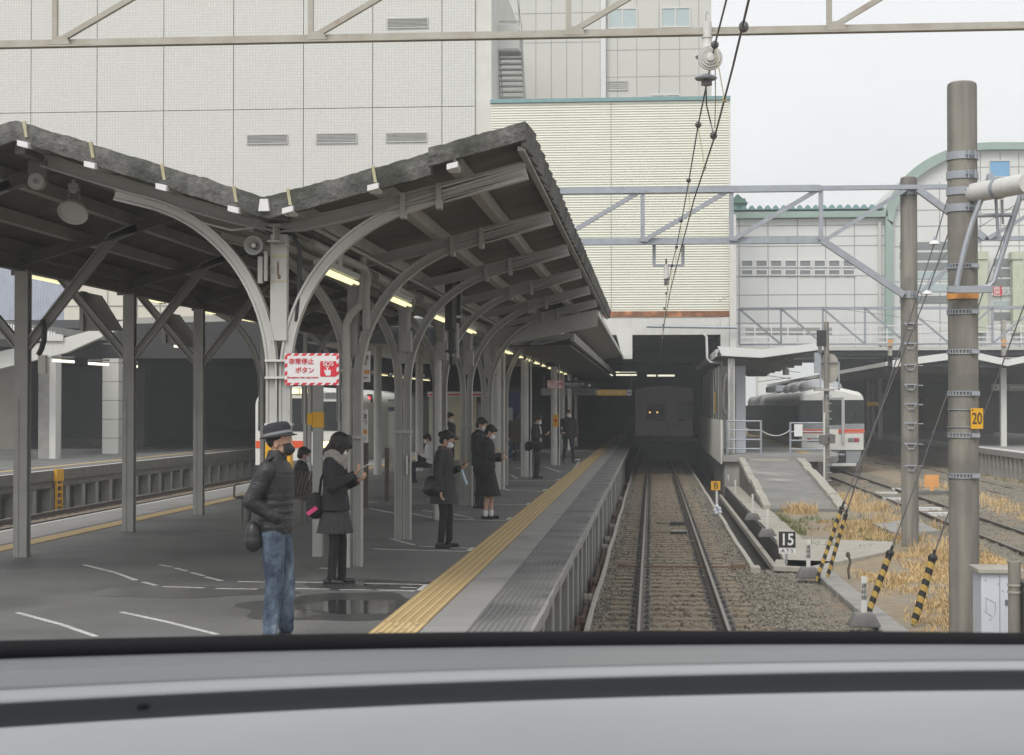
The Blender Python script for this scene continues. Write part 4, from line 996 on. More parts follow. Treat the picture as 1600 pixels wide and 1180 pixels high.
# fire escape stair between the tiled and grey buildings
ys = 84
fs_ = thing('fire_stair', (at(795, 160, ys).x, ys, 14), 'grey steel fire escape stair beside the tiled building', 'stair')
m = MB()
p0, p1 = at(782, 160, ys), at(774, 78, ys); q0, q1 = at(820, 158, ys), at(814, 55, ys)
m.beam(p0, p1, .12, .25); m.beam(q0, q1, .12, .25); m.build('stringer', 'steel_grey', fs_)
for i in range(9):
    py = 152 - i * 8.6; a = at(783 - i * .8, py, ys); b_ = at(819 - i * .5, py, ys); m = MB(); m.box(a.x, b_.x, ys - .14 - i * .03, ys + .14, a.z - .05, a.z + .02); m.build('step', 'steel_grey', fs_)
m = MB(); a = at(768, 80, ys); b_ = at(811, 41, ys); m.box(a.x, b_.x, ys - .5, ys - .4, a.z, b_.z); m.build('landing_panel', 'white_paint', fs_)
m = MB(); a = at(768, 82, ys); b_ = at(812, 80, ys); m.box(a.x, b_.x, ys - .5, ys + .8, a.z - .05, b_.z); m.build('landing', 'steel_grey', fs_)
m = MB()
for a, b_ in (((808, 0), (815, 40)), ((811, 0), (811, 40)), ((772, 10), (774, 40)), ((776, 0), (777, 40)), ((773, 34), (812, 34)), ((815, 40), (819, 158)), ((780, 70), (786, 160))): m.beam(at(*a, ys), at(*b_, ys), .05, .05)
m.build('handrail', 'steel_grey', fs_)
# inside the hall: rows of tubes across, hanging signs
for py, spans in ((582.5, ((895, 925), (936, 947), (962, 968), (958, 994))), (586, ((892, 925), (930, 945), (947, 995))), (587, ((1011, 1025), (1028, 1054)))):
    Yh = 92 + (587 - py) * 2
    for i, (a, b_) in enumerate(spans):
        p, q = at(a, py, Yh), at(b_, py, Yh)
        t = thing('tube_light', (p.x, p.y, p.z), 'lit tube light crosswise in the dark hall, %s row, %s from the left' % ({582.5: 'upper', 586: 'middle', 587: 'lowest right'}[py], ['first', 'second', 'third', 'fourth'][i]), 'light', 'crosswise tube lights in the hall')
        m = MB(); m.cyl(p, q, .05, n=6); m.build('lamp', 'lamp_cold', t)
        m = MB(); m.box(p.x, q.x, p.y - .08, p.y + .08, p.z + .06, p.z + .14); m.build('housing', 'station_grey', t)
for p_ in ((951, 577, 70), (955, 580, 73), (958, 582, 76)):
    pass
Ys = 72
sg = thing('hanging_sign', (at(960, 614, Ys).x, Ys, 3.2), 'long hanging direction sign with a yellow half and an arrow box in the station hall', 'sign')
def pbox(name, x0, y0, x1, y1, Y, d, m, parent, **k):
    b = MB(); a = at(x0, y1, Y); c = at(x1, y0, Y); b.box(a.x, c.x, Y, Y + d, a.z, c.z); return b.build(name, m, parent, **k)
pbox('grey_panel', 845, 607, 933, 618, Ys, .2, 'station_panel', sg)
pbox('yellow_panel', 933, 609, 978, 618, Ys, .2, 'dim_yellow', sg); pbox('arrow_box', 979, 609, 987, 618, Ys, .2, 'sign_white', sg)
b = MB(); a = at(983, 613.5, Ys - .02); b.box(a.x - .07, a.x + .05, Ys - .02, Ys - .001, a.z - .015, a.z + .015); b.prism([(a.x + .03, a.z + .05), (a.x + .08, a.z), (a.x + .03, a.z - .05)], 'Y', Ys - .02, Ys - .001); b.build('arrow', 'sign_text', sg)
for px in (850, 986): pbox('hanger', px - .4, 585, px + .4, 609, Ys, .04, 'steel_grey', sg)
text_mesh('lettering', '出口・のりかえ', .16, at(950, 613.3, Ys - .01), FACE, 'sign_white', sg)
text_mesh('lettering', '東海道線 浜松・豊橋方面', .14, at(893, 612.5, Ys - .01), FACE, 'sign_text', sg)
dsn = thing('dark_sign', (at(905, 600, 70).x, 70, 3.6), 'black hanging sign with small white writing above the yellow direction sign', 'sign')
pbox('board', 882, 595, 926, 607, 70, .15, 'black_paint', dsn); pbox('number_box', 919, 600, 923, 604.5, 69.97, .03, 'sign_white', dsn)
text_mesh('lettering', '普通 静岡方面', .13, at(898, 600.5, 69.98), FACE, 'sign_white', dsn); text_mesh('lettering', 'for Shizuoka', .09, at(898, 604, 69.98), FACE, 'sign_white', dsn)
# kiosk and panels on the platform inside
kx = thing('kiosk', (at(715, 700, 58).x, 58, PZ), 'pale cream kiosk with a red stripe under its roof edge, behind the arched columns', 'kiosk')
pbox('wall', 670, 620, 745, 722, 58, 3, 'kiosk_cream', kx)
pbox('roof_edge', 668, 612, 760, 620, 57.9, 3.3, 'white_paint', kx); pbox('red_stripe', 670, 615.5, 758, 618, 57.87, .03, 'sign_red', kx)
pbox('door', 707, 630, 744, 722, 57.95, .05, 'yellowish', kx); pbox('glazed_window', 746, 630, 757, 660, 57.98, .1, 'window_grey', kx); pbox('side_wall', 745.5, 620, 758, 722, 58.1, 2.8, 'station_grey', kx)
bp_ = thing('blue_panel', (at(790, 660, 60).x, 60, PZ), 'dark blue poster panel behind the round columns', 'panel')
pbox('board', 760, 612, 812, 716, 60, .5, 'blue_panel', bp_); pbox('poster', 784, 637, 801, 664, 59.95, .04, 'window_pale', bp_); pbox('top_strip', 760, 605, 826, 611, 59.96, .3, 'station_grey', bp_)
# wall blocks that close the dark background of the hall
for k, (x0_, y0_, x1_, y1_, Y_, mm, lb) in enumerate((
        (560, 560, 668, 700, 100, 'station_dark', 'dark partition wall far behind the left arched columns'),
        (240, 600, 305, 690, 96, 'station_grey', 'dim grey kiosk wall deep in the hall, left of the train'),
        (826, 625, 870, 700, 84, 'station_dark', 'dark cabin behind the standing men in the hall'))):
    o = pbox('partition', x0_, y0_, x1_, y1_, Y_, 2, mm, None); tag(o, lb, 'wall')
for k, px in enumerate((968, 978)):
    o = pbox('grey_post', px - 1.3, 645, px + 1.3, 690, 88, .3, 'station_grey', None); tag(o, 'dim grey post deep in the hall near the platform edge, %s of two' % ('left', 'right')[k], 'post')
# ================= OPPOSITE PLATFORM ON THE FAR LEFT =================
m = MB(); m.box(-48, -17.75, 24, 128, .6, PZ); struct(m.build('platform', 'asphalt'))
m = MB(); m.box(-17.95, -17.45, 24, 128, .62, PZ + .004); m.box(-17.9, -17.5, 24, 128, .42, .62); struct(m.build('platform_edge_slab', 'concrete_dark'))
m = MB(); m.use('marking').box(-17.62, -17.46, 24, 128, PZ + .006, PZ + .01); m.use('yellow_tile').box(-18.75, -18.45, 24, 128, PZ + .001, PZ + .006); struct(m.build('edge_line'))
m = MB(); m.box(-18.6, -18.3, 24, 128, -.5, .6); struct(m.build('platform_back_wall', 'concrete_dark'))
first = None; rnd = random.Random(9)
for k in range(46):
    y = 30 + 1.35 * k
    if first is None:
        m = MB(); m.box(-17.80, -17.52, y - .14, y + .14, -.5, .42); first = m.build('platform_post', 'concrete', bevel=.02); o = first; yb = y
    else:
        o = first.copy(); col.objects.link(o); o.location = (first.location.x, first.location.y + y - yb + rnd.uniform(-.1, .1), first.location.z)
    tag(o, 'short stained concrete post under the edge of the opposite platform on the far left', 'post', 'posts under the opposite platform')
p = gz(184, 735, PZ); yy = p.y
ld = thing('edge_ladder', (-17.4, yy, -.2), 'small yellow and black step ladder on the face of the opposite platform', 'ladder')
m = MB(); m.box(-17.46, -17.36, yy - .3, yy + .3, .60, PZ + .03); m.build('top_plate', 'yellow_paint', ld)
for s_ in (-1, 1): m = MB(); m.box(-17.43, -17.37, yy + s_ * .22 - .03, yy + s_ * .22 + .03, -.3, .60); m.build('stile', 'yellow_paint', ld)
for i in range(4): m = MB(); m.box(-17.43, -17.38, yy - .19, yy + .19, -.15 + i * .2, -.09 + i * .2); m.build('rung', 'yellow_paint', ld)
# building on the opposite platform
ob = thing('platform_house', (-26, 62, PZ), 'low dark platform house with a shutter and grey pillars under the opposite canopy', 'building')
m = MB(); a = at(30, 700, 71); m.box(-34, a.x, 71, 72, PZ, 4.9); m.build('shutter_wall', 'shutter', ob)
m = MB()
for i in range(36): m.box(-34, a.x - .1, 70.96, 70.995, PZ + .1 + i * .1, PZ + .16 + i * .1)
m.build('shutter_slats', 'shutter', ob)
a = at(94, 700, 76); b_ = at(160, 700, 76); m = MB(); m.box(a.x, b_.x + 2, 76, 77, PZ, 4.6); m.build('wall', 'house_grey', ob)
m = MB(); m.box(a.x, b_.x, 75.9, 75.98, PZ, PZ + .35); m.build('skirting', 'concrete_dark', ob)
for k, (x0_, x1_, yb_, Yq) in enumerate(((60, 87, 717, 0), (160, 185, 709, 0))):
    p = gz((x0_ + x1_) / 2, yb_, PZ); a = at(x0_, 600, p.y); b_ = at(x1_, 600, p.y)
    pl = thing('square_pillar', (p.x, p.y, PZ), ('white edged square pillar left on the opposite platform', 'light grey tiled square pillar in front of the dark wall of the opposite platform')[k], 'pillar', 'pillars of the opposite platform')
    m = MB(); m.box(a.x, b_.x, p.y, p.y + .6, PZ, 4.7); m.build('shaft', 'grey_wall' if k else 'concrete', pl)
    if k:
        m = MB()
        for i in range(6): m.box(a.x - .004, b_.x + .004, p.y - .006, p.y + .5, PZ + .75 * i + .6, PZ + .75 * i + .63)
        m.build('tile_joint', 'joint_dark', pl)
    else:
        m = MB(); m.box(b_.x - .22, b_.x + .01, p.y - .02, p.y + .5, PZ, 4.7); m.build('white_corner', 'white_paint', pl)
# its canopy: sloping white girders, roof with ribbed edge
oc = thing('opposite_canopy', (-22, 50, 4), 'opposite platform canopy with a sloping white girder and ribbed roof edge', 'canopy')
px_prism('girder', [(-120, 600), (-120, 573), (0, 549), (100, 528), (130, 520), (205, 497), (205, 506), (104, 551), (0, 576)], 56, .3, 'white_paint', oc)
px_prism('girder_plate', [(-100, 548), (-100, 508), (0, 511), (98, 523), (98, 533), (30, 532), (0, 529)], 55.9, .08, 'white_paint', oc)
px_prism('roof', [(-120, 520), (0, 500), (0, 512), (-120, 530)], 55, 14, 'steel_grey', oc)
m = MB()
for i in range(26): 
    p = at(-20 + i * 4.2, 500 + i * .75, 54.9); q = at(-20 + i * 4.2, 509 + i * .75, 54.9); m.beam(p, q, .045, .06)
m.build('ribbed_edge', 'sign_white', oc)
px_prism('rear_girder', [(200, 497), (430, 490), (430, 500), (208, 506)], 60, .3, 'beam_paint', oc)
px_prism('ceiling', [(104, 551), (217, 503), (420, 500), (420, 560), (104, 560)], 66, 1.0, 'black_paint', oc)  # upright black sheet, the shade inside the hall put into its colour
for k, (a, b_) in enumerate((((220, 564), (232, 565)), ((283, 566), (315, 567.5)), ((340, 569), (375, 571)), ((388, 573), (402, 574)))):
    p = at((82, 138, 192, 272)[k], (563.5, 568, 571, 541)[k], 50 + 3 * k); q = at((116, 170, 215, 292)[k], (565.5, 570, 573, 543.5)[k], 50 + 3 * k)
    t = thing('tube_light', (p.x, p.y, p.z), 'lit tube light over the opposite platform, %s from the left' % ord_[k].replace('nearest', 'first'), 'light', 'tube lights over the opposite platform')
    m = MB(); m.cyl(p, q, .045, n=8); m.build('lamp', 'lamp_cold', t); m = MB(); m.box(p.x, q.x, p.y - .07, p.y + .07, p.z + .07, p.z + .13); m.build('housing', 'station_grey', t)
# sloping pale blue roof and cream building between the canopies
cb = thing('corrugated_shed', (-22, 86, 6), 'pale blue ribbed metal wall seen under the left canopy', 'building')
p = at(-160, 505, 78); q = at(102, 405, 78); m = MB(); n = 60; vs = []
for i in range(n * 2 + 1):
    x = p.x + (q.x - p.x) * i / (n * 2); vs += [(x, 78 + (.12 if i % 2 else 0), p.z), (x, 78 + (.12 if i % 2 else 0), q.z)]
m.add(vs, [(2 * i, 2 * i + 2, 2 * i + 3, 2 * i + 1) for i in range(n * 2)]); m.build('ribbed_wall', 'cabinet', cb)
m = MB(); m.box(p.x, q.x, 78.2, 79.6, p.z, q.z); m.build('body', 'white_wall', cb)
cw = thing('cream_annex', (-20, 76, 4.5), 'cream rendered wall with thin joints seen under the left canopy', 'building')
pbox('wall', 100, 435, 352, 540, 76, 1.5, 'cream_bright', cw)
m = MB()
for px in (132, 168, 214, 250): p = at(px, 500, 75.98); m.box(p.x - .02, p.x + .02, 75.97, 75.995, at(0, 540, 76).z, at(0, 456, 76).z)
for py in (478, 500): p = at(200, py, 75.98); m.box(at(100, py, 76).x, at(290, py, 76).x, 75.972, 75.993, p.z - .02, p.z + .02)
m.build('joint', 'joint_grey', cw)
# ================= CATENARY GANTRIES =================
def truss(name, Y, zt, zb, x0, x1, xs, label, m, w=.10, diag=1, knees=(), depth=.5):
    t = thing(name, ((x0 + x1) / 2, Y, zb), label, 'gantry')
    for dy in (0,):
        b = MB(); b.angle_bar((x0, Y + dy, zt), (x1, Y + dy, zt), w); b.build('top_chord', m, t)
        b = MB(); b.angle_bar((x0, Y + dy, zb), (x1, Y + dy, zb), w); b.build('bottom_chord', m, t)
        for a, c in zip(xs, xs[1:]):
            b = MB(); b.beam((a + .05, Y + dy + .02, zb + .03), (c - .05, Y + dy + .02, zt - .03), w * .6, w * .6, up=(0, 1, 0)); b.build('diagonal', m, t)
        for a in xs: b = MB(); b.beam((a, Y + dy + .015, zb), (a, Y + dy + .015, zt), w * .6, w * .6, up=(0, 1, 0)); b.build('upright', m, t)
        for a in xs: b = MB(); b.prism([(a - .03, zb - .015), (a + .13, zb - .015), (a + .10, zb + .05), (a, zb + .05)], 'Y', Y - .02, Y - .008); b.build('gusset', m, t)
    for p, q in knees:
        for dy in (0,): b = MB(); b.beam((p[0], Y + dy, p[1]), (q[0], Y + dy, q[1]), w * .9, w * .9, up=(0, 1, 0)); b.build('knee_brace', m, t)
    return t
YN = 12.5
zb = at(800, 54, YN).z; xs1 = [at(px, 54, YN).x for px in (-320, 85, 485, 888, 1296, 1705)]
truss('near_gantry', YN, zb + 1.12, zb, xs1[0] - .5, xs1[-1] + .5, xs1, 'weathered rusty steel lattice gantry crossing the top of the view, nearest of the three', 'rusty_steel', .066, depth=.4)
YM = gz(1422, 852, -.1).y
zt, zb = at(1100, 298, YM).z, at(1100, 378, YM).z
dx = at(1281, 340, YM).x - at(1142, 340, YM).x; x0 = at(1281, 340, YM).x
xs2 = [x0 - dx * i for i in range(5, -1, -1)]
pc = gz(1422, 852, -.1)
kn = [((x0, zb), (pc.x - .15, at(1410, 462, YM).z)), ((pc.x + .15, zt - .05), (at(1535, 372, YM).x, zb))]
g2 = truss('middle_gantry', YM - .25, zt, zb, xs2[0] - 1, x0, xs2, 'grey lattice gantry on the thinner concrete pole, in front of the louvred block', 'galvanised', .15, knees=kn)
b = MB(); b.angle_bar((x0, YM - .25, zt), (x0 + 8, YM - .25, zt), .105); b.angle_bar((x0 + dx * 1.75, YM - .25, zb), (x0 + 8, YM - .25, zb), .105)
b.beam((x0 + .1, YM - .24, zb), (pc.x - .1, YM - .24, zt - .05), .08, .08, up=(0, 1, 0)); b.beam((at(1530, 372, YM).x, YM - .23, zb), (pc.x + .2, YM - .23, at(1440, 460, YM).z), .09, .09, up=(0, 1, 0))
for i in (0, 1): b.beam((at(1540, 378, YM).x + i * dx, YM - .24, zb), (at(1540, 378, YM).x + (i + 1) * dx, YM - .24, zt), .08, .08, up=(0, 1, 0))
b.build('right_bay', 'galvanised', g2)
YF = 79
zt, zb = at(1300, 482, YF).z, at(1300, 538, YF).z
xs3 = [at(1155, 500, YF).x + 1.95 * i for i in range(0, 9)]
t3 = thing('far_gantry', (xs3[0], YF, zb), 'distant thin grey lattice gantry in front of the footbridge', 'gantry')
b = MB(); b.angle_bar((xs3[0], YF, zt), (xs3[-1], YF, zt), .14); b.build('top_chord', 'galvanised', t3)
b = MB(); b.beam((xs3[0], YF, zb), (xs3[-1], YF, zb), .1, .08); b.build('bottom_chord', 'galvanised', t3)
for a, c in zip(xs3[:5], xs3[1:]): b = MB(); b.beam((a, YF, zt), (c, YF, zb), .09, .09, up=(0, 1, 0)); b.build('diagonal', 'galvanised', t3)
for a, c in zip(xs3[5:], xs3[6:]): b = MB(); b.beam((a, YF, zb), (c, YF, zt), .09, .09, up=(0, 1, 0)); b.build('diagonal', 'galvanised', t3)
for a in xs3: b = MB(); b.beam((a, YF, zt), (a, YF, zb), .09, .09, up=(0, 1, 0)); b.build('upright', 'galvanised', t3)

# ================= CONCRETE POLES =================
def pole(p, r0, r1, zt, label, bands):
    t = thing('catenary_pole', p, label, 'pole', 'concrete poles beside the yard tracks')
    b = MB(); b.lathe([(r0, p.z - .4), (r1, zt - .06), (r1 * .96, zt - .02), (r1 * .8, zt)], (p.x, p.y, 0), 32); b.build('shaft', 'pole_concrete', t, smooth=True)
    return t
def ring(b, p, r, z, h=.05, lug=True):
    b.lathe([(r, z - h / 2), (r + .012, z - h / 2), (r + .012, z + h / 2), (r, z + h / 2)], (p.x, p.y, 0), 28, caps=False)
    if lug:
        for dx in (-.03, .05): b.cbox((p.x + r * .35 + dx, p.y - r - .015, z), .012, .05, h * 1.1)
        b.cyl((p.x + r * .35 - .06, p.y - r - .025, z), (p.x + r * .35 + .08, p.y - r - .025, z), .008, n=6)
P1 = gz(1507, 1001, -.1)
rr = 22.3 / F_PX * P1.y * 1.02
p1t = pole(P1, rr, rr * .985, at(1507, 129, P1.y).z, 'thick grey concrete pole with steel bands and an orange 20 plate, nearest on the right', ())
for py in (245, 275, 300, 326): b = MB(); ring(b, P1, rr, at(1507, py, P1.y).z, .095); b.build('clamp', 'galvanised', p1t, smooth=False)
for py in (417, 488, 550, 615, 680, 743):
    z = at(1507, py, P1.y).z; b = MB()
    ring(b, P1, rr, z + .026, .012, False); ring(b, P1, rr, z - .026, .012, False)
    for i in range(28): a = 6.283 * i / 28; b.cbox((P1.x + (rr + .006) * math.cos(a), P1.y + (rr + .006) * math.sin(a), z), .014, .014, .05)
    b.cbox((P1.x + rr * .6, P1.y - rr - .02, z), .10, .03, .045)
    b.build('perforated_band', 'galvanised', p1t)
for py in (640, 667): b = MB(); ring(b, P1, rr, at(1507, py, P1.y).z, .012, False); b.build('thin_band', 'galvanised', p1t)
b = MB(); ring(b, P1, rr, at(1507, 463, P1.y).z, .08, False); b.build('orange_band', 'orange_paint', p1t)
a = at(1516, 670, P1.y - rr); c = at(1535, 638, P1.y - rr)
pl = thing('number_plate', (a.x, P1.y - rr - .04, a.z), 'orange plate with the number 20 on the thick concrete pole', 'sign')
b = MB(); b.box(a.x, c.x, P1.y - rr - .045, P1.y - rr - .03, a.z, c.z); b.build('plate', 'yellow_paint', pl)
text_mesh('number', '20', .20, Vector(((a.x + c.x) / 2, P1.y - rr - .05, (a.z + c.z) / 2 - .005)), FACE, 'sign_text', pl, sx=.62)
b = MB(); b.cbox((a.x + .02, P1.y - rr - .047, c.z - .02), .015, .004, .02); b.build('small_mark', 'sign_text', pl)
P2 = pc; r2 = 13.2 / F_PX * P2.y
p2t = pole(P2, r2, r2 * .96, at(1422, 277, P2.y).z, 'thinner concrete pole behind the thick one, carrying the middle gantry', ())
b = MB(); ring(b, P2, r2, at(1422, 300, P2.y).z, .14); b.build('clamp', 'galvanised', p2t); b = MB(); ring(b, P2, r2, at(1422, 461, P2.y).z, .15); b.build('clamp', 'galvanised', p2t)
for py in (506, 537, 570, 601, 631, 661, 693, 727):
    z = at(1422, py, P2.y).z; b = MB(); b.beam((P2.x - .14, P2.y - r2 - .02, z), (P2.x + .12, P2.y - r2 - .02, z), .02, .03); b.beam((P2.x - .06, P2.y - r2 - .03, z - .11), (P2.x + .05, P2.y - r2 - .03, z - .11), .015, .02)
    b.beam((P2.x - .11, P2.y - r2 - .02, z), (P2.x - .06, P2.y - r2 - .03, z - .11), .015, .015); b.beam((P2.x + .1, P2.y - r2 - .02, z), (P2.x + .05, P2.y - r2 - .03, z - .11), .015, .015)
    b.cyl((P2.x + r2 - .02, P2.y, z - .02), (P2.x + r2 + .1, P2.y, z - .02), .014, n=6); b.build('step_bracket', 'galvanised', p2t)
# equipment bracket on the thick pole: drum shaped arm and hanging frame
Yb = P1.y - .25
eq = thing('bracket_arm', (at(1560, 300, Yb).x, Yb, at(0, 460, Yb).z), 'grey steel arm and hanging frame clamped to the top of the thick pole', 'bracket')
b = MB(); p, q = at(1514, 303, P1.y - .05), at(1606, 286, Yb - .9); b.cyl(p, q, .12, n=22); b.build('drum_arm', 'white_paint', eq, smooth=True)
d_ = (q - p).normalized()
for k in (.52,): b = MB(); c_ = p + (q - p) * k; b.cyl(c_ - d_ * .03, c_ + d_ * .03, .132, n=22); b.build('arm_clamp', 'galvanised', eq)
def fr(pts, r, name='frame_bar'): b = MB(); b.tube([at(x, y_, Yb - .1) for x, y_ in pts], r, 8); b.build(name, 'galvanised', eq, smooth=True)
fr([(1546, 276), (1534, 310), (1520, 345), (1508, 385), (1499, 425), (1495, 447)], .033); fr([(1602, 280), (1590, 320), (1576, 365), (1562, 410), (1553, 440), (1545, 448), (1520, 451)], .033)
fr([(1524, 337), (1582, 336)], .025); fr([(1546, 275), (1600, 300)], .02); fr([(1556, 310), (1560, 372)], .02); fr([(1566, 312), (1567, 350)], .015)
b = MB(); a, c = at(1481, 458, Yb - .1), at(1550, 447, Yb - .1); b.box(a.x, c.x, Yb - .16, Yb - .05, a.z, c.z); b.build('foot_channel', 'galvanised', eq)
for px, py in ((1547, 277), (1599, 307), (1485, 452)): b = MB(); b.cbox(at(px, py, Yb - .14), .07, .08, .07); b.build('bolt_block', 'galvanised', eq)
# ================= OVERHEAD WIRES =================
def wire(name, pts, r, label, m='wire', n=6, cat='wire'):
    b = MB(); b.tube(pts, r, n); return tag(b.build(name, m, smooth=True), label, cat)
hA, hB = 5.02, 5.42
def on_h(px, py, z): return gz(px, py, z)
A_px = [(1182, -50), (1170, 0), (1145, 105), (1117, 213), (1085, 310), (1065, 385), (1048, 452), (1039, 500), (1033, 540), (1029, 572)]
B_px = [(1146, -50), (1135, 0), (1117, 70), (1091, 195), (1076, 285), (1065, 345), (1057, 385), (1049, 418), (1042, 458), (1038, 500), (1034, 535), (1030, 560)]
def wpath(pxs, zs):
    return [on_h(px, py, zs) for px, py in pxs]
Ap, Bp = wpath(A_px, hA), wpath(B_px, hB)
wire('contact_wire', Ap, .0075, 'thick dark overhead contact wire running into the dark hall, the right one of two')
wire('messenger_wire', Bp, .007, 'dark overhead messenger wire with round clamps, the left one of two')
for k, (px, py, r) in enumerate(((1117, 70, .05), (1091, 195, .052), (1076, 282, .05), (1064, 345, .05), (1057, 386, .05), (1050, 415, .05), (1043, 436, .05), (1041, 458, .05), (1038, 482, .05), (1036, 508, .05))):
    p = on_h(px, py, hB); t = thing('wire_clamp', p, 'round dark clamp with a thin dropper on the overhead wires, %s from the camera' % ['nearest', 'second', 'third', 'fourth', 'fifth', 'sixth', 'seventh', 'eighth', 'ninth', 'tenth'][k], 'wire clamp', 'clamps along the messenger wire')
    b = MB(); b.ell(p, r * .58, r * .58, r * .6, 12, 8); b.build('ball', 'wire', t, smooth=True)
    # dropper down to the contact wire
    ya = p.y; best = min(zip(Ap, Ap[1:]), key=lambda s_: 0 if s_[0].y <= ya <= s_[1].y else 1)
    if best[0].y <= ya <= best[1].y: q = best[0].lerp(best[1], (ya - best[0].y) / (best[1].y - best[0].y))
    else: q = Vector((p.x + .05, p.y, hA))
    b = MB(); b.tube([p - Vector((0, 0, .03)), (p + q) / 2 + Vector((0, .01, 0)), q], .005, 5); b.build('dropper', 'yellowish', t)
    b = MB(); b.ell(q, .018, .03, .025, 8, 6); b.build('dropper_clip', 'yellowish', t, smooth=True)
t = thing('small_clamps', on_h(1114, 213, hA), 'small dark clip and split cable on the contact wire below the near insulator', 'wire clamp')
for px, py in ((1115, 212), (1162, 42)): p = on_h(px, py, hA); b = MB(); b.ell(p, .03, .03, .035, 10, 6); b.build('clip', 'wire', t, smooth=True)
wire('feeder_loop', [at(1103, 130, YN + .1), at(1104, 165, YN + 1), at(1110, 190, YN + 2), on_h(1115, 210, hA)], .006, 'thin cable from the near insulator down to the contact wire')
wire('thin_hanger', [at(1117, 75, YN), at(1118, 150, YN + .8), at(1117, 200, YN + 1.5)], .004, 'very thin pale wire hanging down beside the near insulator', 'yellowish')
wire('stay_wire', [at(1139, 462, 66), at(1100, 483, 70), at(1048, 511, 80)], .012, 'thin stay wire slanting across the white beam from the pillar', 'yellowish')
# near insulator
p = at(1105, 95, YN)
t = thing('insulator', (p.x, p.y, p.z - .2), 'grey porcelain insulator with a round disc hanging from the near gantry', 'insulator', 'insulators of the overhead line')
b = MB(); top = at(1103, 36, YN); b.cyl((p.x, p.y, p.z + .29), (p.x, p.y, p.z + .14), .035, n=14); b.cyl((p.x, p.y, p.z + .14), (p.x, p.y, p.z - .02), .035, .055, n=14); b.cyl((p.x, p.y, p.z + .20), (p.x, p.y, p.z + .17), .042, n=14); b.build('body', 'porcelain', t, smooth=False)
b = MB(); b.tube([(p.x - .01, p.y, p.z + .29), (p.x - .01, p.y, p.z + .35), (p.x, p.y, p.z + .37), (p.x + .01, p.y, p.z + .35)], .004, 6); b.build('hook', 'galvanised', t)
b = MB()
for dz, r in ((.03, .075), (-.13, .085)): b.lathe([(.02, dz + .03), (r * .8, dz + .015), (r, dz), (r * .9, dz - .012), (.02, dz - .008)], (p.x - (.01 if dz < 0 else .015), p.y, p.z), 24)
b.build('shed', 'galvanised', t, smooth=True)
b = MB(); c = (p.x + .02, p.y - .12, p.z); b.lathe([(.0001, -.035), (.03, -.03), (.032, .0), (.05, -.01), (.055, .012), (.07, 0), (.078, .02), (.088, .012), (.092, .03), (.088, .045), (.03, .05)], c, 30, 'Y', caps=False); b.build('disc', 'porcelain', t, smooth=True)
b = MB(); b.cyl((p.x - .005, p.y, p.z - .13), (p.x - .005, p.y, p.z - .19), .02, n=10); b.cbox((p.x - .005, p.y, p.z - .17), .08, .04, .03); b.build('clamp', 'wire', t)
# U shaped hanger of the middle gantry with its insulator
zt_ = at(1040, 375, YM).z
t = thing('frame_hanger', at(1045, 412, YM), 'U shaped grey frame hanging from the middle gantry over the track', 'bracket')
for pts in (((1022, 373), (1022, 415)), ((1067, 373), (1067, 415)), ((1020, 415), (1069, 415))):
    b = MB(); b.beam(at(*pts[0], YM), at(*pts[1], YM), .07, .06); b.build('bar', 'galvanised', t)
p = at(1041, 430, YM); t = thing('insulator', (p.x, p.y, p.z - .2), 'small pale insulator under the U shaped frame over the track', 'insulator', 'insulators of the overhead line')
b = MB(); b.cyl((p.x, p.y, p.z + .22), (p.x, p.y, p.z - .08), .05, .06, n=12); b.build('body', 'porcelain', t, smooth=True)
b = MB(); b.cyl((p.x, p.y, p.z + .35), (p.x, p.y, p.z + .22), .02, n=8); b.cyl((p.x, p.y, p.z - .08), (p.x, p.y, p.z - .22), .045, n=8); b.build('clamp', 'wire', t)
# guy wires with striped covers
def striped():
    m = bpy.data.materials.new('guard_stripes'); m.use_nodes = True; n = m.node_tree; b = n.nodes['Principled BSDF']; b.inputs['Roughness'].default_value = .65
    uv = n.nodes.new('ShaderNodeAttribute'); uv.attribute_name = 'along'; uv.attribute_type = 'GEOMETRY'
    ma = n.nodes.new('ShaderNodeMath'); ma.operation = 'FRACT'; n.links.new(uv.outputs['Fac'], ma.inputs[0])
    mb2 = n.nodes.new('ShaderNodeMath'); mb2.operation = 'GREATER_THAN'; mb2.inputs[1].default_value = .52; n.links.new(ma.outputs[0], mb2.inputs[0])
    tc = n.nodes.new('ShaderNodeTexCoord'); nzt = n.nodes.new('ShaderNodeTexNoise'); nzt.inputs['Scale'].default_value = 9; n.links.new(tc.outputs['Object'], nzt.inputs['Vector'])
    ym = n.nodes.new('ShaderNodeMix'); ym.data_type = 'RGBA'; ym.inputs[6].default_value = (.56, .37, .07, 1); ym.inputs[7].default_value = (.36, .25, .08, 1); n.links.new(nzt.outputs[0], ym.inputs[0])
    mx = n.nodes.new('ShaderNodeMix'); mx.data_type = 'RGBA'; n.links.new(mb2.outputs[0], mx.inputs[0]); n.links.new(ym.outputs[2], mx.inputs[6]); mx.inputs[7].default_value = (.025, .025, .028, 1)
    n.links.new(mx.outputs[2], b.inputs['Base Color']); MATS['guard_stripes'] = m
striped()
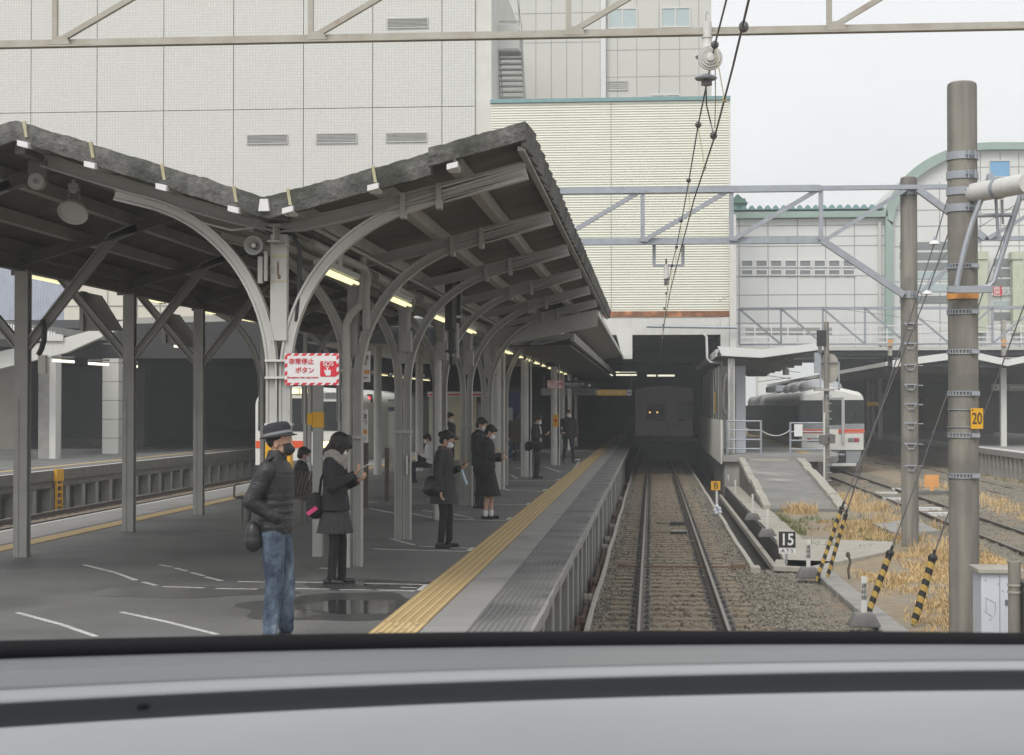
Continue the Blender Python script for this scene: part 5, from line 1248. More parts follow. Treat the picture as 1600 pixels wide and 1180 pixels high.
def guard(base_px, top_px, r, label, dy=0.0, slant=.35):
    a = gz(*base_px, -.08); c = at(*top_px, a.y + dy)
    d_ = c - a; L = d_.length; d_.normalize(); t = thing('guy_guard', a, label, 'guy wire guard', 'striped guy wire guards')
    u = d_.orthogonal().normalized(); v = d_.cross(u); n = 14; k = 40; vs = []; al = []
    for i in range(k + 1):
        s_ = i / k; rad = r * (1 if s_ > .06 else .6)
        for j in range(n):
            th = 6.2832 * j / n; vs.append(a + d_ * (L * s_) + (u * math.cos(th) + v * math.sin(th)) * rad); al.append(L * s_ / .155 + slant * math.cos(th) * .35)
    b = MB(); b.add(vs, [(i * n + j, i * n + (j + 1) % n, (i + 1) * n + (j + 1) % n, (i + 1) * n + j) for i in range(k) for j in range(n)])
    o = b.build('striped_sleeve', 'guard_stripes', t, smooth=False)
    for p_ in o.data.polygons: p_.use_smooth = True
    at_ = o.data.attributes.new('along', 'FLOAT', 'POINT'); at_.data.foreach_set('value', al)
    b = MB(); b.ell(c + d_ * .01, r * 1.3, r * 1.3, r * 1.2, 12, 8); b.cyl(c, c + d_ * .12, .02, n=6); b.build('cap', 'black_paint', t, smooth=True)
    return a, c, d_
a1, c1, d1 = guard((1275, 909), (1315, 795), .033, 'striped black and yellow guy guard of the left pair, the left one')
a2, c2, d2 = guard((1292, 905), (1321, 806), .033, 'striped black and yellow guy guard of the left pair, the right one')
a3, c3, d3 = guard((1353, 968), (1390, 866), .045, 'thick striped guy guard standing alone between the pair and the thick pole')
a4, c4, d4 = guard((1427, 978), (1457, 873), .05, 'thick striped guy guard nearest to the thick concrete pole')
def insu(px, py, Y, label):
    p = at(px, py, Y); t = thing('insulator', p, label, 'insulator', 'insulators of the overhead line')
    b = MB(); b.lathe([(.02, .05), (.05, .03), (.085, .0), (.09, -.02), (.07, -.025), (.02, -.015)], p, 22); b.build('disc', 'sign_white', t, smooth=True)
    b = MB(); b.cyl((p.x, p.y, p.z + .04), (p.x + .02, p.y, p.z + .10), .03, n=10); b.build('cap', 'galvanised', t, smooth=True); return p
i1 = insu(1460, 380, a1.y, 'white disc insulator on a guy wire left of the thick pole, the upper one'); i2 = insu(1449, 458, a2.y, 'white disc insulator on a guy wire left of the thick pole, the lower one')
wire('guy_wire', [c1, i2, at(1486, 352, a1.y)], .011, 'dark guy wire rising from the left striped pair through the lower insulator'); wire('guy_wire', [c2, i1, at(1483, 303, a1.y)], .011, 'dark guy wire rising from the left striped pair through the upper insulator')
wire('guy_wire', [c3, at(1437, 738, a3.y), at(1534, 463, a3.y), at(1598, 288, a3.y)], .010, 'dark guy wire rising from the single thick guard across the thick pole')
wire('guy_wire', [c4, at(1520, 694, a4.y), at(1600, 478, a4.y), at(1640, 380, a4.y)], .010, 'dark guy wire rising from the rightmost guard past the right edge of the thick pole')
for i, (pts, lb) in enumerate(((((1150, 484), (1290, 480), (1440, 500), (1600, 520)), 'upper'), (((1150, 520), (1300, 524), (1450, 521), (1600, 500)), 'lower'))):
    wire('span_wire', [at(x, y_, 76) for x, y_ in pts], .010, 'thin span wire in front of the footbridge, %s one' % lb)
b = MB()
wire('far_line', [at(1600, 312, 60), at(1490, 380, 70), at(1455, 430, 80), at(1415, 520, 100)], .012, 'thin slanting wire behind the thick pole, in front of the arched building')

# ================= RIGHT PLATFORM WITH RAMP =================
RZ = 1.02; YP = gz(1200, 712, RZ).y
xl, xr = gz(1128, 712, RZ).x, gz(1306, 712, RZ).x
rp = []
for px, py in ((1128, 712), (1290, 712), (1305, 713.5), (1310, 711), (1308, 708), (1296, 703)): q = gz(px, py, RZ); rp.append((q.x, q.y))
xe = 6.25
rp += [(xe + .35, YP + 12), (xe + .1, YP + 30), (xe, 130), (xl, 130)]
m = MB(); m.prism(rp, 'Z', RZ - .22, RZ); struct(m.build('platform', 'platform_tile'))
m = MB(); m.prism([(x + (.15 if x < 4 else -.3), y + .25) for x, y in rp], 'Z', -.6, RZ - .221); struct(m.build('platform_body', 'concrete_dark'))
m = MB(); ye = [gz(1262, 709, RZ), gz(1240, 700, RZ), gz(1210, 690, RZ)]
m.sweep([Vector((v.x - .05, v.y, RZ + .006)) for v in ye] + [Vector((ye[2].x - .1, 125, RZ + .006))], [(-.2, -.003), (.2, -.003), (.2, .003), (-.2, .003)], side=(1, 0, 0)); struct(m.build('tactile_paving', 'yellow_tile'))
m = MB(); ye = [gz(1296, 707, RZ), gz(1275, 700, RZ), gz(1252, 694, RZ)]
m.sweep([Vector((v.x, v.y, RZ + .006)) for v in ye] + [Vector((ye[2].x - .4, 125, RZ + .006))], [(-.07, -.003), (.07, -.003), (.07, .003), (-.07, .003)], side=(1, 0, 0)); struct(m.build('edge_line', 'marking'))
# ramp
ra = [gz(1164, 719, RZ - .12), gz(1244, 719, RZ - .12), gz(1309, 795, 0.0), gz(1205, 795, 0.0)]
rm = thing('platform_ramp', ((ra[0].x + ra[1].x) / 2, ra[2].y, 0), 'grey sloping ramp with pale kerbs leading up to the right platform', 'ramp')
m = MB(); top = [(v.x, v.y, v.z) for v in ra]; bot = [(v.x, v.y, -.5) for v in ra]; m.add(top + bot, [(0, 1, 2, 3), (4, 7, 6, 5), (0, 4, 5, 1), (1, 5, 6, 2), (2, 6, 7, 3), (3, 7, 4, 0)]); m.build('slope', 'ramp_surface', rm)
rnd = random.Random(3)
def kerb(p, q, side, w):
    m = MB(); n = 10
    for i in range(n):
        a = p.lerp(q, i / n); c = p.lerp(q, (i + .965) / n); o = Vector((rnd.uniform(-.03, .03), 0, rnd.uniform(-.02, .03)))
        s_ = Vector((side * w, 0, 0)); up = Vector((0, 0, .09)); dn = Vector((0, 0, -.06))
        vs = [a + o, a + o + s_, c + o + s_, c + o]
        m.add([v + up for v in vs] + [v + dn for v in vs], [(0, 1, 2, 3), (4, 7, 6, 5), (0, 4, 5, 1), (1, 5, 6, 2), (2, 6, 7, 3), (3, 7, 4, 0)])
    m.build('kerb', 'pale_concrete', rm, bevel=.02)
kerb(ra[0], ra[3], -1, .22); kerb(ra[1], ra[2], 1, .28)
for p, q, o_ in ((ra[0], ra[3], -.20), (ra[1], ra[2], .26)):
    m = MB(); s_ = Vector((o_, 0, 0)); t4 = [p, p + s_, q + s_, q]; m.add([v + Vector((0, 0, -.03)) for v in t4] + [Vector((v.x, v.y, -.6)) for v in t4], [(0, 1, 2, 3), (4, 7, 6, 5), (0, 4, 5, 1), (1, 5, 6, 2), (2, 6, 7, 3), (3, 7, 4, 0)]); m.build('side_wall', 'concrete_dark', rm)
m = MB(); m.box(ra[0].x + .15, ra[1].x - .3, ra[0].y - .25, ra[0].y + .1, RZ - .25, RZ - .08); m.build('threshold', 'pale_concrete', rm)
# supports under its left corner
m = MB(); m.box(xl + .1, xl + .9, YP + .1, YP + .6, -.4, RZ - .23); m.prism([(xl + .05, -.4), (xl + .4, -.4), (xl + .05, .5)], 'Y', YP - 1.2, YP + .3)
tag(m.build('concrete_stub', 'concrete', bevel=.02), 'rough concrete support under the left corner of the right platform', 'support')
# white corrugated parapet beside the track
a = gz(1127, 709, RZ); b_ = gz(1083, 682, RZ)
m = MB(); n = 60; x_ = a.x - .12; vs = []
for i in range(n * 2 + 1):
    y = YP - .1 + 30 * i / (n * 2); o = .05 if i % 2 else 0
    vs += [(x_ + o, y, .72), (x_ + o, y, RZ + 1.28), (x_ + o + .06, y, RZ + 1.28), (x_ + o + .06, y, .72)]
m.add(vs, [(4 * i + j, 4 * i + (j + 1) % 4, 4 * i + 4 + (j + 1) % 4, 4 * i + 4 + j) for i in range(n * 2) for j in range(4)] + [(0, 1, 2, 3)])
tag(m.build('parapet', 'grey_wall'), 'pale corrugated parapet along the track side of the right platform', 'parapet')
# glazed screen above it, dark
m = MB(); m.box(x_ + .05, x_ + .12, 62.8, 92, RZ + 1.3, 4.3); sc = thing('waiting_room', (x_, 62, RZ), 'dark glazed waiting room behind the corrugated parapet', 'waiting room'); m.build('dark_wall', 'station_grey', sc)
for i in range(8):
    m = MB(); y = 63.4 + i * 2.6; m.box(x_ + .02, x_ + .05, y, y + .12, RZ + 1.3, 4.3); m.build('mullion', 'steel_grey', sc)
m = MB(); m.box(x_ + .02, x_ + .048, 66, 67.4, RZ + 1.5, 3.4); m.build('yellow_notice', 'dim_yellow', sc)
# fence
def rail_fence(px0, px1, ptop, label, Y, plate=False):
    a, b_ = at(px0, 712, Y), at(px1, 712, Y); zt = at(px0, ptop, Y).z
    t = thing('hand_rail', ((a.x + b_.x) / 2, Y, RZ), label, 'railing')
    for x in (a.x, b_.x): m = MB(); m.cyl((x, Y, RZ), (x, Y, zt + .03), .04, n=8); m.build('post', 'galvanised', t)
    for i in range(4): z = zt - i * (zt - RZ) * .27; m = MB(); m.cyl((a.x, Y, z), (b_.x, Y, z), .028, n=8); m.build('rail', 'galvanised', t)
    if plate: m = MB(); q, q2 = at(1241, 682, Y - .04), at(1254, 663, Y - .04); m.box(q.x, q2.x, Y - .05, Y - .035, q.z, q2.z); m.build('plate', 'sign_white', t)
rail_fence(1136, 1189, 658, 'grey pipe railing at the left end of the right platform, above the ramp', YP + .4)
rail_fence(1235, 1291, 661, 'grey pipe railing with a small white plate at the right of the platform end', YP + .4, True)
ch = [at(1189, 672, YP + .4)]
for i in range(1, 10): t_ = i / 10; ch.append(at(1189 + 46 * t_, 672 + 9 * 4 * t_ * (1 - t_) + 0 * t_, YP + .4))
ch.append(at(1235, 671, YP + .4)); wire('chain', ch, .018, 'sagging white chain hung between the two platform railings', 'white_paint', cat='chain')
# columns, canopy of the right platform
rc = thing('right_canopy', (5, 62, RZ), 'small white edged canopy with upturned wings over the right platform', 'canopy')
YC = 62.0
q = [at(x, y_, YC) for x, y_ in ((1121, 541), (1190, 546), (1278, 536), (1278, 547), (1190, 559), (1128, 556))]
m = MB(); m.prism([(v.x, v.z) for v in q], 'Y', YC, YC + .25); m.build('front_edge', 'white_wall', rc)
m = MB(); m.prism([(q[0].x, q[5].z - .02), (q[1].x, q[4].z - .02), (q[3].x, q[3].z - .02), (q[3].x, q[3].z + .12), (q[1].x, q[4].z + .1), (q[0].x, q[5].z + .12)], 'Y', YC + .25, 96); m.build('roof', 'station_grey', rc)
m = MB(); m.box(q[0].x - .04, q[0].x + .06, YC + .25, 90, q[5].z - .02, q[0].z - .1); m.build('side_edge', 'white_paint', rc)
for i in range(7): m = MB(); m.box(q[0].x + .3, q[2].x - .4, YC + 2 + i * 3.5, YC + 2.25 + i * 3.5, q[4].z - .25, q[4].z - .03); m.build('joist', 'dark_paint', rc)
for x0_, x1_, mm, yy, lab in ((1138, 1148, 'white_paint', 62.3, 'post'), (1150, 1165, 'cabinet', 64.5, 'post')):
    o = pbox(lab, x0_, 560, x1_, 708, yy, .3, mm, rc)
m = MB(); m.cyl(at(1143, 560, 62.2), at(1143, 710, 62.2), .05, n=8); m.build('downpipe', 'steel_grey', rc, smooth=True)
wire('thick_cable', [at(x, y_, 62.0) for x, y_ in ((1137, 582), (1133, 592), (1131, 610), (1130, 630), (1132, 642), (1137, 648))], .05, 'thick dark cable curving down the pillar at the platform corner', 'dark_paint', cat='cable')
for k, (px, py) in enumerate(((1166, 580), (1183, 588))):
    o = pbox('light_box', px - 14, py - 3, px + 16, py, 66 + 3 * k, .8, 'dark_paint', None); tag(o, 'dark lamp box under the right canopy, %s' % ('nearer one', 'farther one')[k], 'lamp')
m = MB(); p = at(1228, 586, 66); m.cyl(p, (p.x, p.y, p.z + .25), .13, n=12); m.cyl((p.x, p.y, p.z + .25), (p.x, p.y, p.z + .8), .03, n=6); tag(m.build('hanging_lamp', 'steel_grey', smooth=True), 'small hanging lamp under the right canopy', 'lamp')

# ---------- signal post ----------
sp = gz(1292, 766, -.05)
t = thing('signal_post', sp, 'slim signal post seen from behind with a round backed head and black box on top', 'signal')
b = MB(); b.cyl((sp.x, sp.y, -.1), (sp.x, sp.y, at(1292, 503, sp.y).z), .10, .085, n=14); b.build('post', 'pole_concrete', t, smooth=True)
def sb(n, x0, y0, x1, y1, dy, d, m, **k): return pbox(n, x0, y0, x1, y1, sp.y + dy, d, m, t, **k)
sb('black_box', 1277, 516, 1291, 541, -.1, .25, 'black_paint'); sb('lower_box', 1279, 541, 1284, 551, -.1, .2, 'dark_paint'); sb('grey_case', 1273, 551, 1283, 583, 0, .2, 'galvanised')
q = []; cx_, cz0, cz1, rw = at(1296.5, 578, sp.y), at(1296, 566, sp.y).z, at(1296, 585, sp.y).z, 13.5 / F_PX * sp.y
for i in range(13): a = math.pi * i / 12; q.append((cx_.x + rw * math.cos(a), cz0 + rw * math.sin(a)))
for i in range(13): a = math.pi + math.pi * i / 12; q.append((cx_.x + rw * math.cos(a), cz1 + rw * math.sin(a)))
b = MB(); b.prism(q, 'Y', sp.y + .12, sp.y + .2); b.build('head_plate', 'pale_concrete', t, smooth=False)
for x0, y0, x1, y1 in ((1281, 564, 1283, 610), (1310, 564, 1312, 610), (1281, 564, 1312, 566), (1281, 607, 1312, 609)): sb('cage_bar', x0, y0, x1, y1, .02, .05, 'galvanised')
sb('platform', 1274, 607, 1304, 611, -.2, .6, 'steel_grey')
sb('junction_box', 1281, 680, 1293, 694, -.25, .2, 'dark_paint'); sb('junction_box', 1297, 679, 1305, 693, -.2, .2, 'dark_paint'); sb('relay_plate', 1296, 671, 1310, 684, -.12, .05, 'grey_wall')
b = MB(); b.cyl(at(1288, 645, sp.y - .15), at(1288, 766, sp.y - .15), .035, n=8); b.build('white_conduit', 'white_paint', t)
for i in range(12): sb('step', 1291, 618 + i * 12, 1300, 619.3 + i * 12, -.12, .03, 'galvanised')
# ---------- small signs by the track ----------
p = gz(1120, 803, -.1); t = thing('marker_sign', p, 'small orange square sign with a black letter B on a white post', 'sign')
b = MB(); b.cyl((p.x, p.y, -.2), (p.x, p.y, at(1118, 764, p.y).z), .035, n=10); b.build('post', 'white_paint', t, smooth=True)
pbox('board', 1111, 752, 1125.5, 766, p.y - .05, .03, 'yellow_paint', t); text_mesh('letter', 'B', .24, at(1118.3, 759.2, p.y - .055), FACE, 'sign_text', t)
b = MB()
for dx, dz in ((-.05, .1), (.06, .14), (.0, .2), (.08, .05), (-.02, .03)): b.ell((p.x + dx, p.y - .05, dz - .1), .06, .06, .06, 7, 5)
b.build('rags', 'cabinet', t)
p = gz(1229, 888, -.1); t = thing('ats_sign', p, 'black square sign reading 15 above a white plate reading ATS beside the track', 'sign')
b = MB(); b.cyl((p.x, p.y, -.2), (p.x, p.y, at(1229, 862, p.y).z), .018, n=8); b.build('post', 'galvanised', t)
pbox('board', 1217, 831, 1243, 856, p.y - .04, .02, 'black_paint', t); pbox('plate', 1217, 856.3, 1243, 865, p.y - .04, .02, 'sign_white', t)
text_mesh('number', '15', .29, at(1230, 844, p.y - .045), FACE, 'sign_white', t, bold=.006, sx=.85); text_mesh('letters', 'A T S', .095, at(1230, 860.8, p.y - .045), FACE, 'sign_text', t)
p = gz(1455, 770, 0); t = thing('orange_board', p, 'blank orange board on a short foot between the two yard tracks', 'sign')
pbox('board', 1444.5, 742, 1467, 761, p.y, .04, 'orange_paint', t); pbox('foot', 1453, 761, 1459, 771, p.y, .04, 'orange_paint', t)
b = MB(); b.box(p.x - .5, p.x + .9, p.y - .3, p.y + .5, -.15, .06); b.build('base', 'dark_paint', t)
def marker(px, ptop, pbot, w, label, foot=True, txt=False):
    p = gz(px, pbot, -.03); zt = at(px, ptop, p.y).z; k = p.y / F_PX
    t = thing('marker_post', p, label, 'marker post', 'white marker posts with concrete feet')
    b = MB(); b.box(p.x - w * k / 2, p.x + w * k / 2, p.y - .02, p.y + .015, p.z, zt); b.build('post', 'white_paint', t, bevel=.004)
    if foot: b = MB(); h = .15; b.add([(p.x - .21, p.y - .17, p.z - .03), (p.x + .21, p.y - .17, p.z - .03), (p.x + .21, p.y + .17, p.z - .03), (p.x - .21, p.y + .17, p.z - .03), (p.x - .12, p.y - .1, p.z + h), (p.x + .12, p.y - .1, p.z + h), (p.x + .12, p.y + .1, p.z + h), (p.x - .12, p.y + .1, p.z + h)], [(3, 2, 1, 0), (4, 5, 6, 7), (0, 1, 5, 4), (1, 2, 6, 5), (2, 3, 7, 6), (3, 0, 4, 7)]); b.build('foot', 'stained_slab', t, bevel=.02)
    if txt: text_mesh('lettering', '連\n絡\n線', .075, Vector((p.x, p.y - .024, p.z + (zt - p.z) * .68)), FACE, 'concrete_dark', t)
marker(1138, 742, 758, 2.4, 'thin white stub post by the right platform corner, the left one', False); marker(1149, 750, 771, 2.6, 'thin white stub post by the right platform corner, the right one', False)
marker(1176, 772, 811, 3.2, 'white marker post on a concrete foot, farthest on the trough lids'); marker(1199, 796, 837, 3.4, 'white marker post on a concrete foot, just above the 15 sign')
marker(1263, 844, 900, 6.5, 'flat grey marker post beside the 15 sign on a wide foot', True, True); marker(1350, 901, 975, 9, 'tall flat marker post with small writing behind the single striped guard', True, True)
b = MB(); p = gz(1327, 905, -.05); b.tube([p, p + Vector((-.02, 0, .15)), p + Vector((.02, 0, .28)), p + Vector((-.02, 0, .42))], .022, 6); b.ell(p + Vector((-.02, 0, .40)), .04, .04, .05, 7, 5); tag(b.build('dead_stem', 'bench_brown', smooth=True), 'short dark dead stem standing in the dry grass', 'plant')
# ---------- cabinet and stub pole at the lower right ----------
Yc = 19.5; a = at(1533, 893, Yc); c = at(1556, 893, Yc); e = at(1574, 905, Yc - .9)
t = thing('signal_cabinet', (c.x, Yc, -.1), 'white steel cabinet with faint drawings on its door at the lower right', 'cabinet')
b = MB(); b.add([(a.x, Yc, -.3), (c.x, Yc, -.3), (c.x + .55, Yc + .0, -.3), (a.x, Yc + .6, -.3), (a.x, Yc, a.z), (c.x, Yc, a.z), (c.x + .55, Yc, a.z), (a.x, Yc + .6, a.z)], [(0, 1, 5, 4)])
b = MB(); b.box(a.x, a.x + .42, Yc, Yc + .5, -.3, a.z - .02); b.build('body', 'cabinet', t, bevel=.006)
b = MB(); b.box(a.x - .04, a.x + .48, Yc - .05, Yc + .55, a.z - .019, a.z + .03); b.build('lid', 'pale_concrete', t, bevel=.006)
b = MB(); b.box(a.x + .205, a.x + .211, Yc - .004, Yc - .001, -.2, a.z - .04)
for x_, z_ in ((.05, .1), (.19, .14), (.24, .22), (.10, .55)): b.cbox((a.x + x_, Yc - .004, a.z - z_), .012, .005, .012)
b.cbox((a.x + .33, Yc - .004, a.z - .19), .018, .006, .045); b.build('hinge_line', 'joint_dark', t)
text_mesh('writing', '8-2', .10, Vector((a.x + .31, Yc - .004, a.z - .36)), FACE, 'sign_text', t, sx=.7)
b = MB()
for p_, q_ in (((.05, .3), (.06, .45)), ((.05, .3), (.16, .36)), ((.16, .36), (.15, .5)), ((.03, .45), (.13, .52))): b.beam((a.x + p_[0], Yc - .003, a.z - p_[1]), (a.x + q_[0], Yc - .003, a.z - q_[1]), .004, .004)
b.build('faint_drawing', 'galvanised', t)
p = at(1585, 878, 18.6); t = thing('stub_pole', (p.x, 18.6, -.1), 'short grey concrete stub pole with two white bands at the right border', 'pole')
b = MB(); b.lathe([(.072, -.4), (.068, p.z), (.06, p.z + .006)], (p.x, 18.6, 0), 20); b.build('shaft', 'pole_concrete', t, smooth=True)
for py in (914, 925): z = at(1585, py, 18.6).z; b = MB(); b.lathe([(.0695, z - .012), (.079, z - .012), (.079, z + .012), (.0695, z + .012)], (p.x, 18.6, 0), 20, caps=False); b.build('band', 'pale_concrete', t)
b = MB(); q = at(1597, 910, 18.5); b.box(q.x, q.x + .3, 18.5, 18.9, -.1, q.z); tag(b.build('black_case', 'black_paint', bevel=.01), 'black case cut by the right border, behind the stub pole', 'case')

# ================= FAR RIGHT PLATFORM =================
m = MB(); m.box(14.0, 24, 52, 150, .8, 1.02); m.box(14.4, 24, 52.3, 150, -.5, .8); struct(m.build('platform', 'platform_tile'))
first = None
for k in range(64):
    y = 53 + .82 * k
    if first is None: m = MB(); m.box(14.05, 14.25, y - .12, y + .12, -.5, .8); first = m.build('platform_post', 'concrete', bevel=.02); o = first; yb = y
    else: o = first.copy(); col.objects.link(o); o.location = first.location + Vector((0, y - yb, 0))
    tag(o, 'narrow pale concrete post of the ribbed edge wall of the far right platform', 'post', 'posts of the far right platform edge')
m = MB(); m.box(14.0, 14.6, 52, 150, 1.022, 1.03); struct(m.build('edge_line', 'marking'))
fc = thing('far_right_canopy', (17, 74, 1), 'dark canopy with a white folded front edge over the far right platform', 'canopy')
YR = 74
q = [at(x, y_, YR) for x, y_ in ((1395, 563), (1484, 551), (1528, 551), (1575, 562), (1640, 548), (1640, 558), (1575, 572), (1528, 562), (1484, 562), (1395, 574))]
m = MB(); m.prism([(v.x, v.z) for v in q], 'Y', YR, YR + .2); m.build('front_edge', 'white_wall', fc)
zc = q[0].z - .25
m = MB(); m.prism([(q[0].x - .2, zc), (q[3].x, q[6].z - .05), (q[4].x + 6, zc), (q[4].x + 6, zc + .15), (q[3].x, q[6].z + .08), (q[0].x - .2, zc + .15)], 'Y', YR + .2, 150); m.build('roof', 'station_dark', fc)
m = MB(); m.sweep([(q[0].x - .22, YR + .2, zc + .1), (q[0].x - .22, 150, zc + .1)], [(-.05, -.09), (.05, -.09), (.05, .09), (-.05, .09)], side=(1, 0, 0)); m.build('side_edge', 'white_paint', fc)
m = MB(); p = at(1569, 700, 75.5); m.box(p.x - .12, p.x + .12, 75.5, 75.8, 1.02, q[6].z); m.build('post', 'white_paint', fc)
for px in (1357, 1365, 1376): m = MB(); p = at(px, 650, 112 - (px - 1357)); m.box(p.x - .1, p.x + .1, p.y, p.y + .2, 1, zc); m.build('post', 'steel_grey', fc)
for i in range(8): m = MB(); y = YR + 2 + i * 4; m.box(q[0].x, q[3].x + 3, y, y + .25, zc - .22, zc - .02); m.build('joist', 'dark_paint', fc)
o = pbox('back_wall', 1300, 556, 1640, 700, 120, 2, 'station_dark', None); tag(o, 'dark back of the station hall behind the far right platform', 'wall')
for args in ((1443, 622, 1480, 668, 100, .4, 'olive_panel', 'dim olive green panel on the far right platform, left of the thick pole'), (1480, 620, 1553, 680, 96, .4, 'station_panel2', 'large dim grey board on the far right platform behind the thick pole'), (1378, 608, 1402, 668, 104, .4, 'station_grey', 'dark vending machine on the far right platform'), (1355, 628, 1377, 634, 103, .3, 'dim_yellow', 'dim yellow strip sign over the far right platform')):
    o = pbox('platform_board', *args[:7], None); tag(o, args[7], 'board')
t = thing('hanging_sign', at(1580, 605, 78), 'hanging white sign with a number box over the far right platform', 'sign')
pbox('board', 1550, 600, 1640, 611, 78, .2, 'concrete', t); pbox('number_box', 1552, 601, 1561, 610, 77.97, .03, 'grey_wall', t); text_mesh('number', '6', .2, at(1556.5, 605.5, 77.96), FACE, 'sign_text', t); text_mesh('lettering', '東海道線', .17, at(1590, 605.5, 77.96), FACE, 'sign_white', t)
# footbridge with its railings
fb = thing('footbridge', (18, 98, 5.6), 'white railed footbridge crossing behind the far gantry on the right', 'footbridge')
YB_ = 98
pbox('deck', 1153, 541, 1700, 548, YB_, 5, 'grey_wall', fb); pbox('soffit', 1153, 548, 1700, 556, YB_ + .4, 5, 'station_grey', fb); pbox('kick_plate', 1153, 533, 1700, 538, YB_ - .05, .05, 'white_wall', fb)
for py in (509, 519, 527): m = MB(); m.beam(at(1153, py, YB_), at(1700, py, YB_), .07, .07); m.build('rail', 'sign_white', fb)
xa, xb = at(1153, 500, YB_).x, at(1700, 500, YB_).x; x = xa
while x < xb: m = MB(); m.box(x, x + .07, YB_ - .06, YB_ + .02, at(1300, 541, YB_).z, at(1300, 508, YB_).z); m.build('baluster', 'sign_white', fb); x += .95
pbox('grey_band', 1165, 512, 1300, 524, YB_ + 1, .2, 'concrete', fb); pbox('pier', 1385, 556, 1396, 640, YB_ + 3, 1, 'station_grey', fb)
for k, px in enumerate((1391, 1569)):
    t = thing('rusty_post', at(px, 548, 90), ('thin rust streaked post on the footbridge left of the thinner pole', 'rust streaked orange post rising above the far right canopy')[k], 'post')
    pbox('post', px - 3, (530, 500)[k], px + 3, 556, 90, .25, 'rusty_steel', t); pbox('orange_patch', px - 4, 531, px + 4, 541, 89.9, .05, 'orange_paint', t)
# ================= WHITE CONCOURSE AND ARCHED BUILDING =================
yw = 112
wc = thing('concourse', (20, yw, 6), 'white panelled concourse with a green eave and a row of small windows', 'building')
pbox('wall', 1130, 341, 1387, 560, yw, 12, 'white_wall', wc)
pbox('green_eave', 1130, 329, 1387, 341, yw - .5, 12.6, 'green_trim', wc)
m = MB(); n = 24; a = at(1143, 329, yw); b_ = at(1381, 329, yw)
for i in range(19): x = a.x + (b_.x - a.x) * (i + .5) / 19; m.prism([(x - .28, a.z), (x + .28, a.z), (x + .07, a.z + .28), (x - .07, a.z + .28)], 'Y', yw - .3, yw + 11)
m.build('roof_ribs', 'teal_trim', wc)
m = MB()
for px in (1155, 1200, 1246, 1290, 1335, 1375): p = at(px, 400, yw); m.box(p.x - .03, p.x + .03, yw - .012, yw - .002, at(px, 555, yw).z, at(px, 342, yw).z)
for py in (353, 370, 385, 432, 461, 505): m.box(at(1150, py, yw).x, at(1387, py, yw).x, yw - .011, yw - .0015, at(1200, py, yw).z - .03, at(1200, py, yw).z + .03)
m.build('joint', 'joint_grey', wc)
for i in range(8):
    x = 1157.5 + i * 22.7
    for y0_, y1_ in ((406, 418), (421, 431)): window(x, y0_, x + 19.5, y1_, yw - .02, wc, 'window_grey', 0, 'sign_white', .07)
pbox('downpipe', 1373, 345, 1377, 540, yw - .2, .1, 'grey_wall', wc)
o = pbox('roof_hut', 1141, 310, 1165, 330, yw + 4, 5, 'green_roof', wc); m = MB(); q = [at(x, y_, yw + 4) for x, y_ in ((1139, 318), (1152, 304), (1168, 318))]; m.prism([(v.x, v.z) for v in q], 'Y', yw + 3.6, yw + 9); m.build('hut_roof', 'green_roof', wc)
ya = 112
ab = thing('arched_building', (32, ya, 6), 'white building with a round green edged gable and dark window bands behind the poles', 'building')
def arc_poly(sc_, n=30):
    cx_, R1 = 1550, 168 * sc_
    pts = []
    for i in range(n + 1):
        a = math.pi - math.pi * .5 * i / n
        pts.append((cx_ + R1 * math.cos(a), 224 + 168 * (1 - sc_) + 125 * (1 - math.sin(a)) * sc_))
    pts += [(cx_ + 60, 224 + 168 * (1 - sc_)), (cx_ + 260, 224 + 168 * (1 - sc_) + 22)]
    return pts
outer = arc_poly(1.0); inner = [(x + 11 if x < 1500 else x + 1, y + 11) for x, y in outer]
inner[0] = (outer[0][0] + 12, outer[0][1]); 
q = [at(x, y_, ya) for x, y_ in outer + [(1810, 560), (1382, 560)]]; m = MB(); m.prism([(v.x, v.z) for v in q], 'Y', ya, ya + 14); m.build('gable_wall', 'white_wall', ab)
m = MB(); po = [at(x, y_, ya) for x, y_ in [(1382, 560)] + outer]; pi_ = [at(x, y_, ya) for x, y_ in [(1393, 560)] + inner]
k = len(po); vs = [(v.x, ya - .5, v.z) for v in po] + [(v.x, ya - .5, v.z) for v in pi_] + [(v.x, ya - .001, v.z) for v in po] + [(v.x, ya - .001, v.z) for v in pi_]
m.add(vs, [f for i in range(k - 1) for f in ((i, i + 1, k + i + 1, k + i), (i, 2 * k + i, 2 * k + i + 1, i + 1), (k + i, k + i + 1, 3 * k + i + 1, 3 * k + i))]); m.build('green_edge', 'green_trim', ab)
m = MB()
for px in (1468, 1532, 1563, 1592): p = at(px, 300, ya); m.box(p.x - .03, p.x + .03, ya - .012, ya - .002, at(px, 550, ya).z, at(px, {1468: 285}.get(px, 240), ya).z)
for py in (262, 328, 353, 385, 440): m.box(at({262: 1480}.get(py, 1398), py, ya).x, at(1640, py, ya).x, ya - .011, ya - .0015, at(1500, py, ya).z - .03, at(1500, py, ya).z + .03)
m.build('joint', 'joint_grey', ab)
window(1546, 251, 1578, 277, ya - .02, ab, 'window_blue', 0, 'white_paint', .04)
for py, gm in ((378, 'window_grey'), (394, 'window_grey'), (410, 'window_grey'), (424, 'window_pale'), (444, 'window_pale'), (462, 'window_grey')):
    pbox('window_band', 1406, py, 1484, py + 12, ya - .06, .05, gm, ab); pbox('window_band', 1553, py + 26, 1584, py + 38, ya - .06, .05, gm, ab)
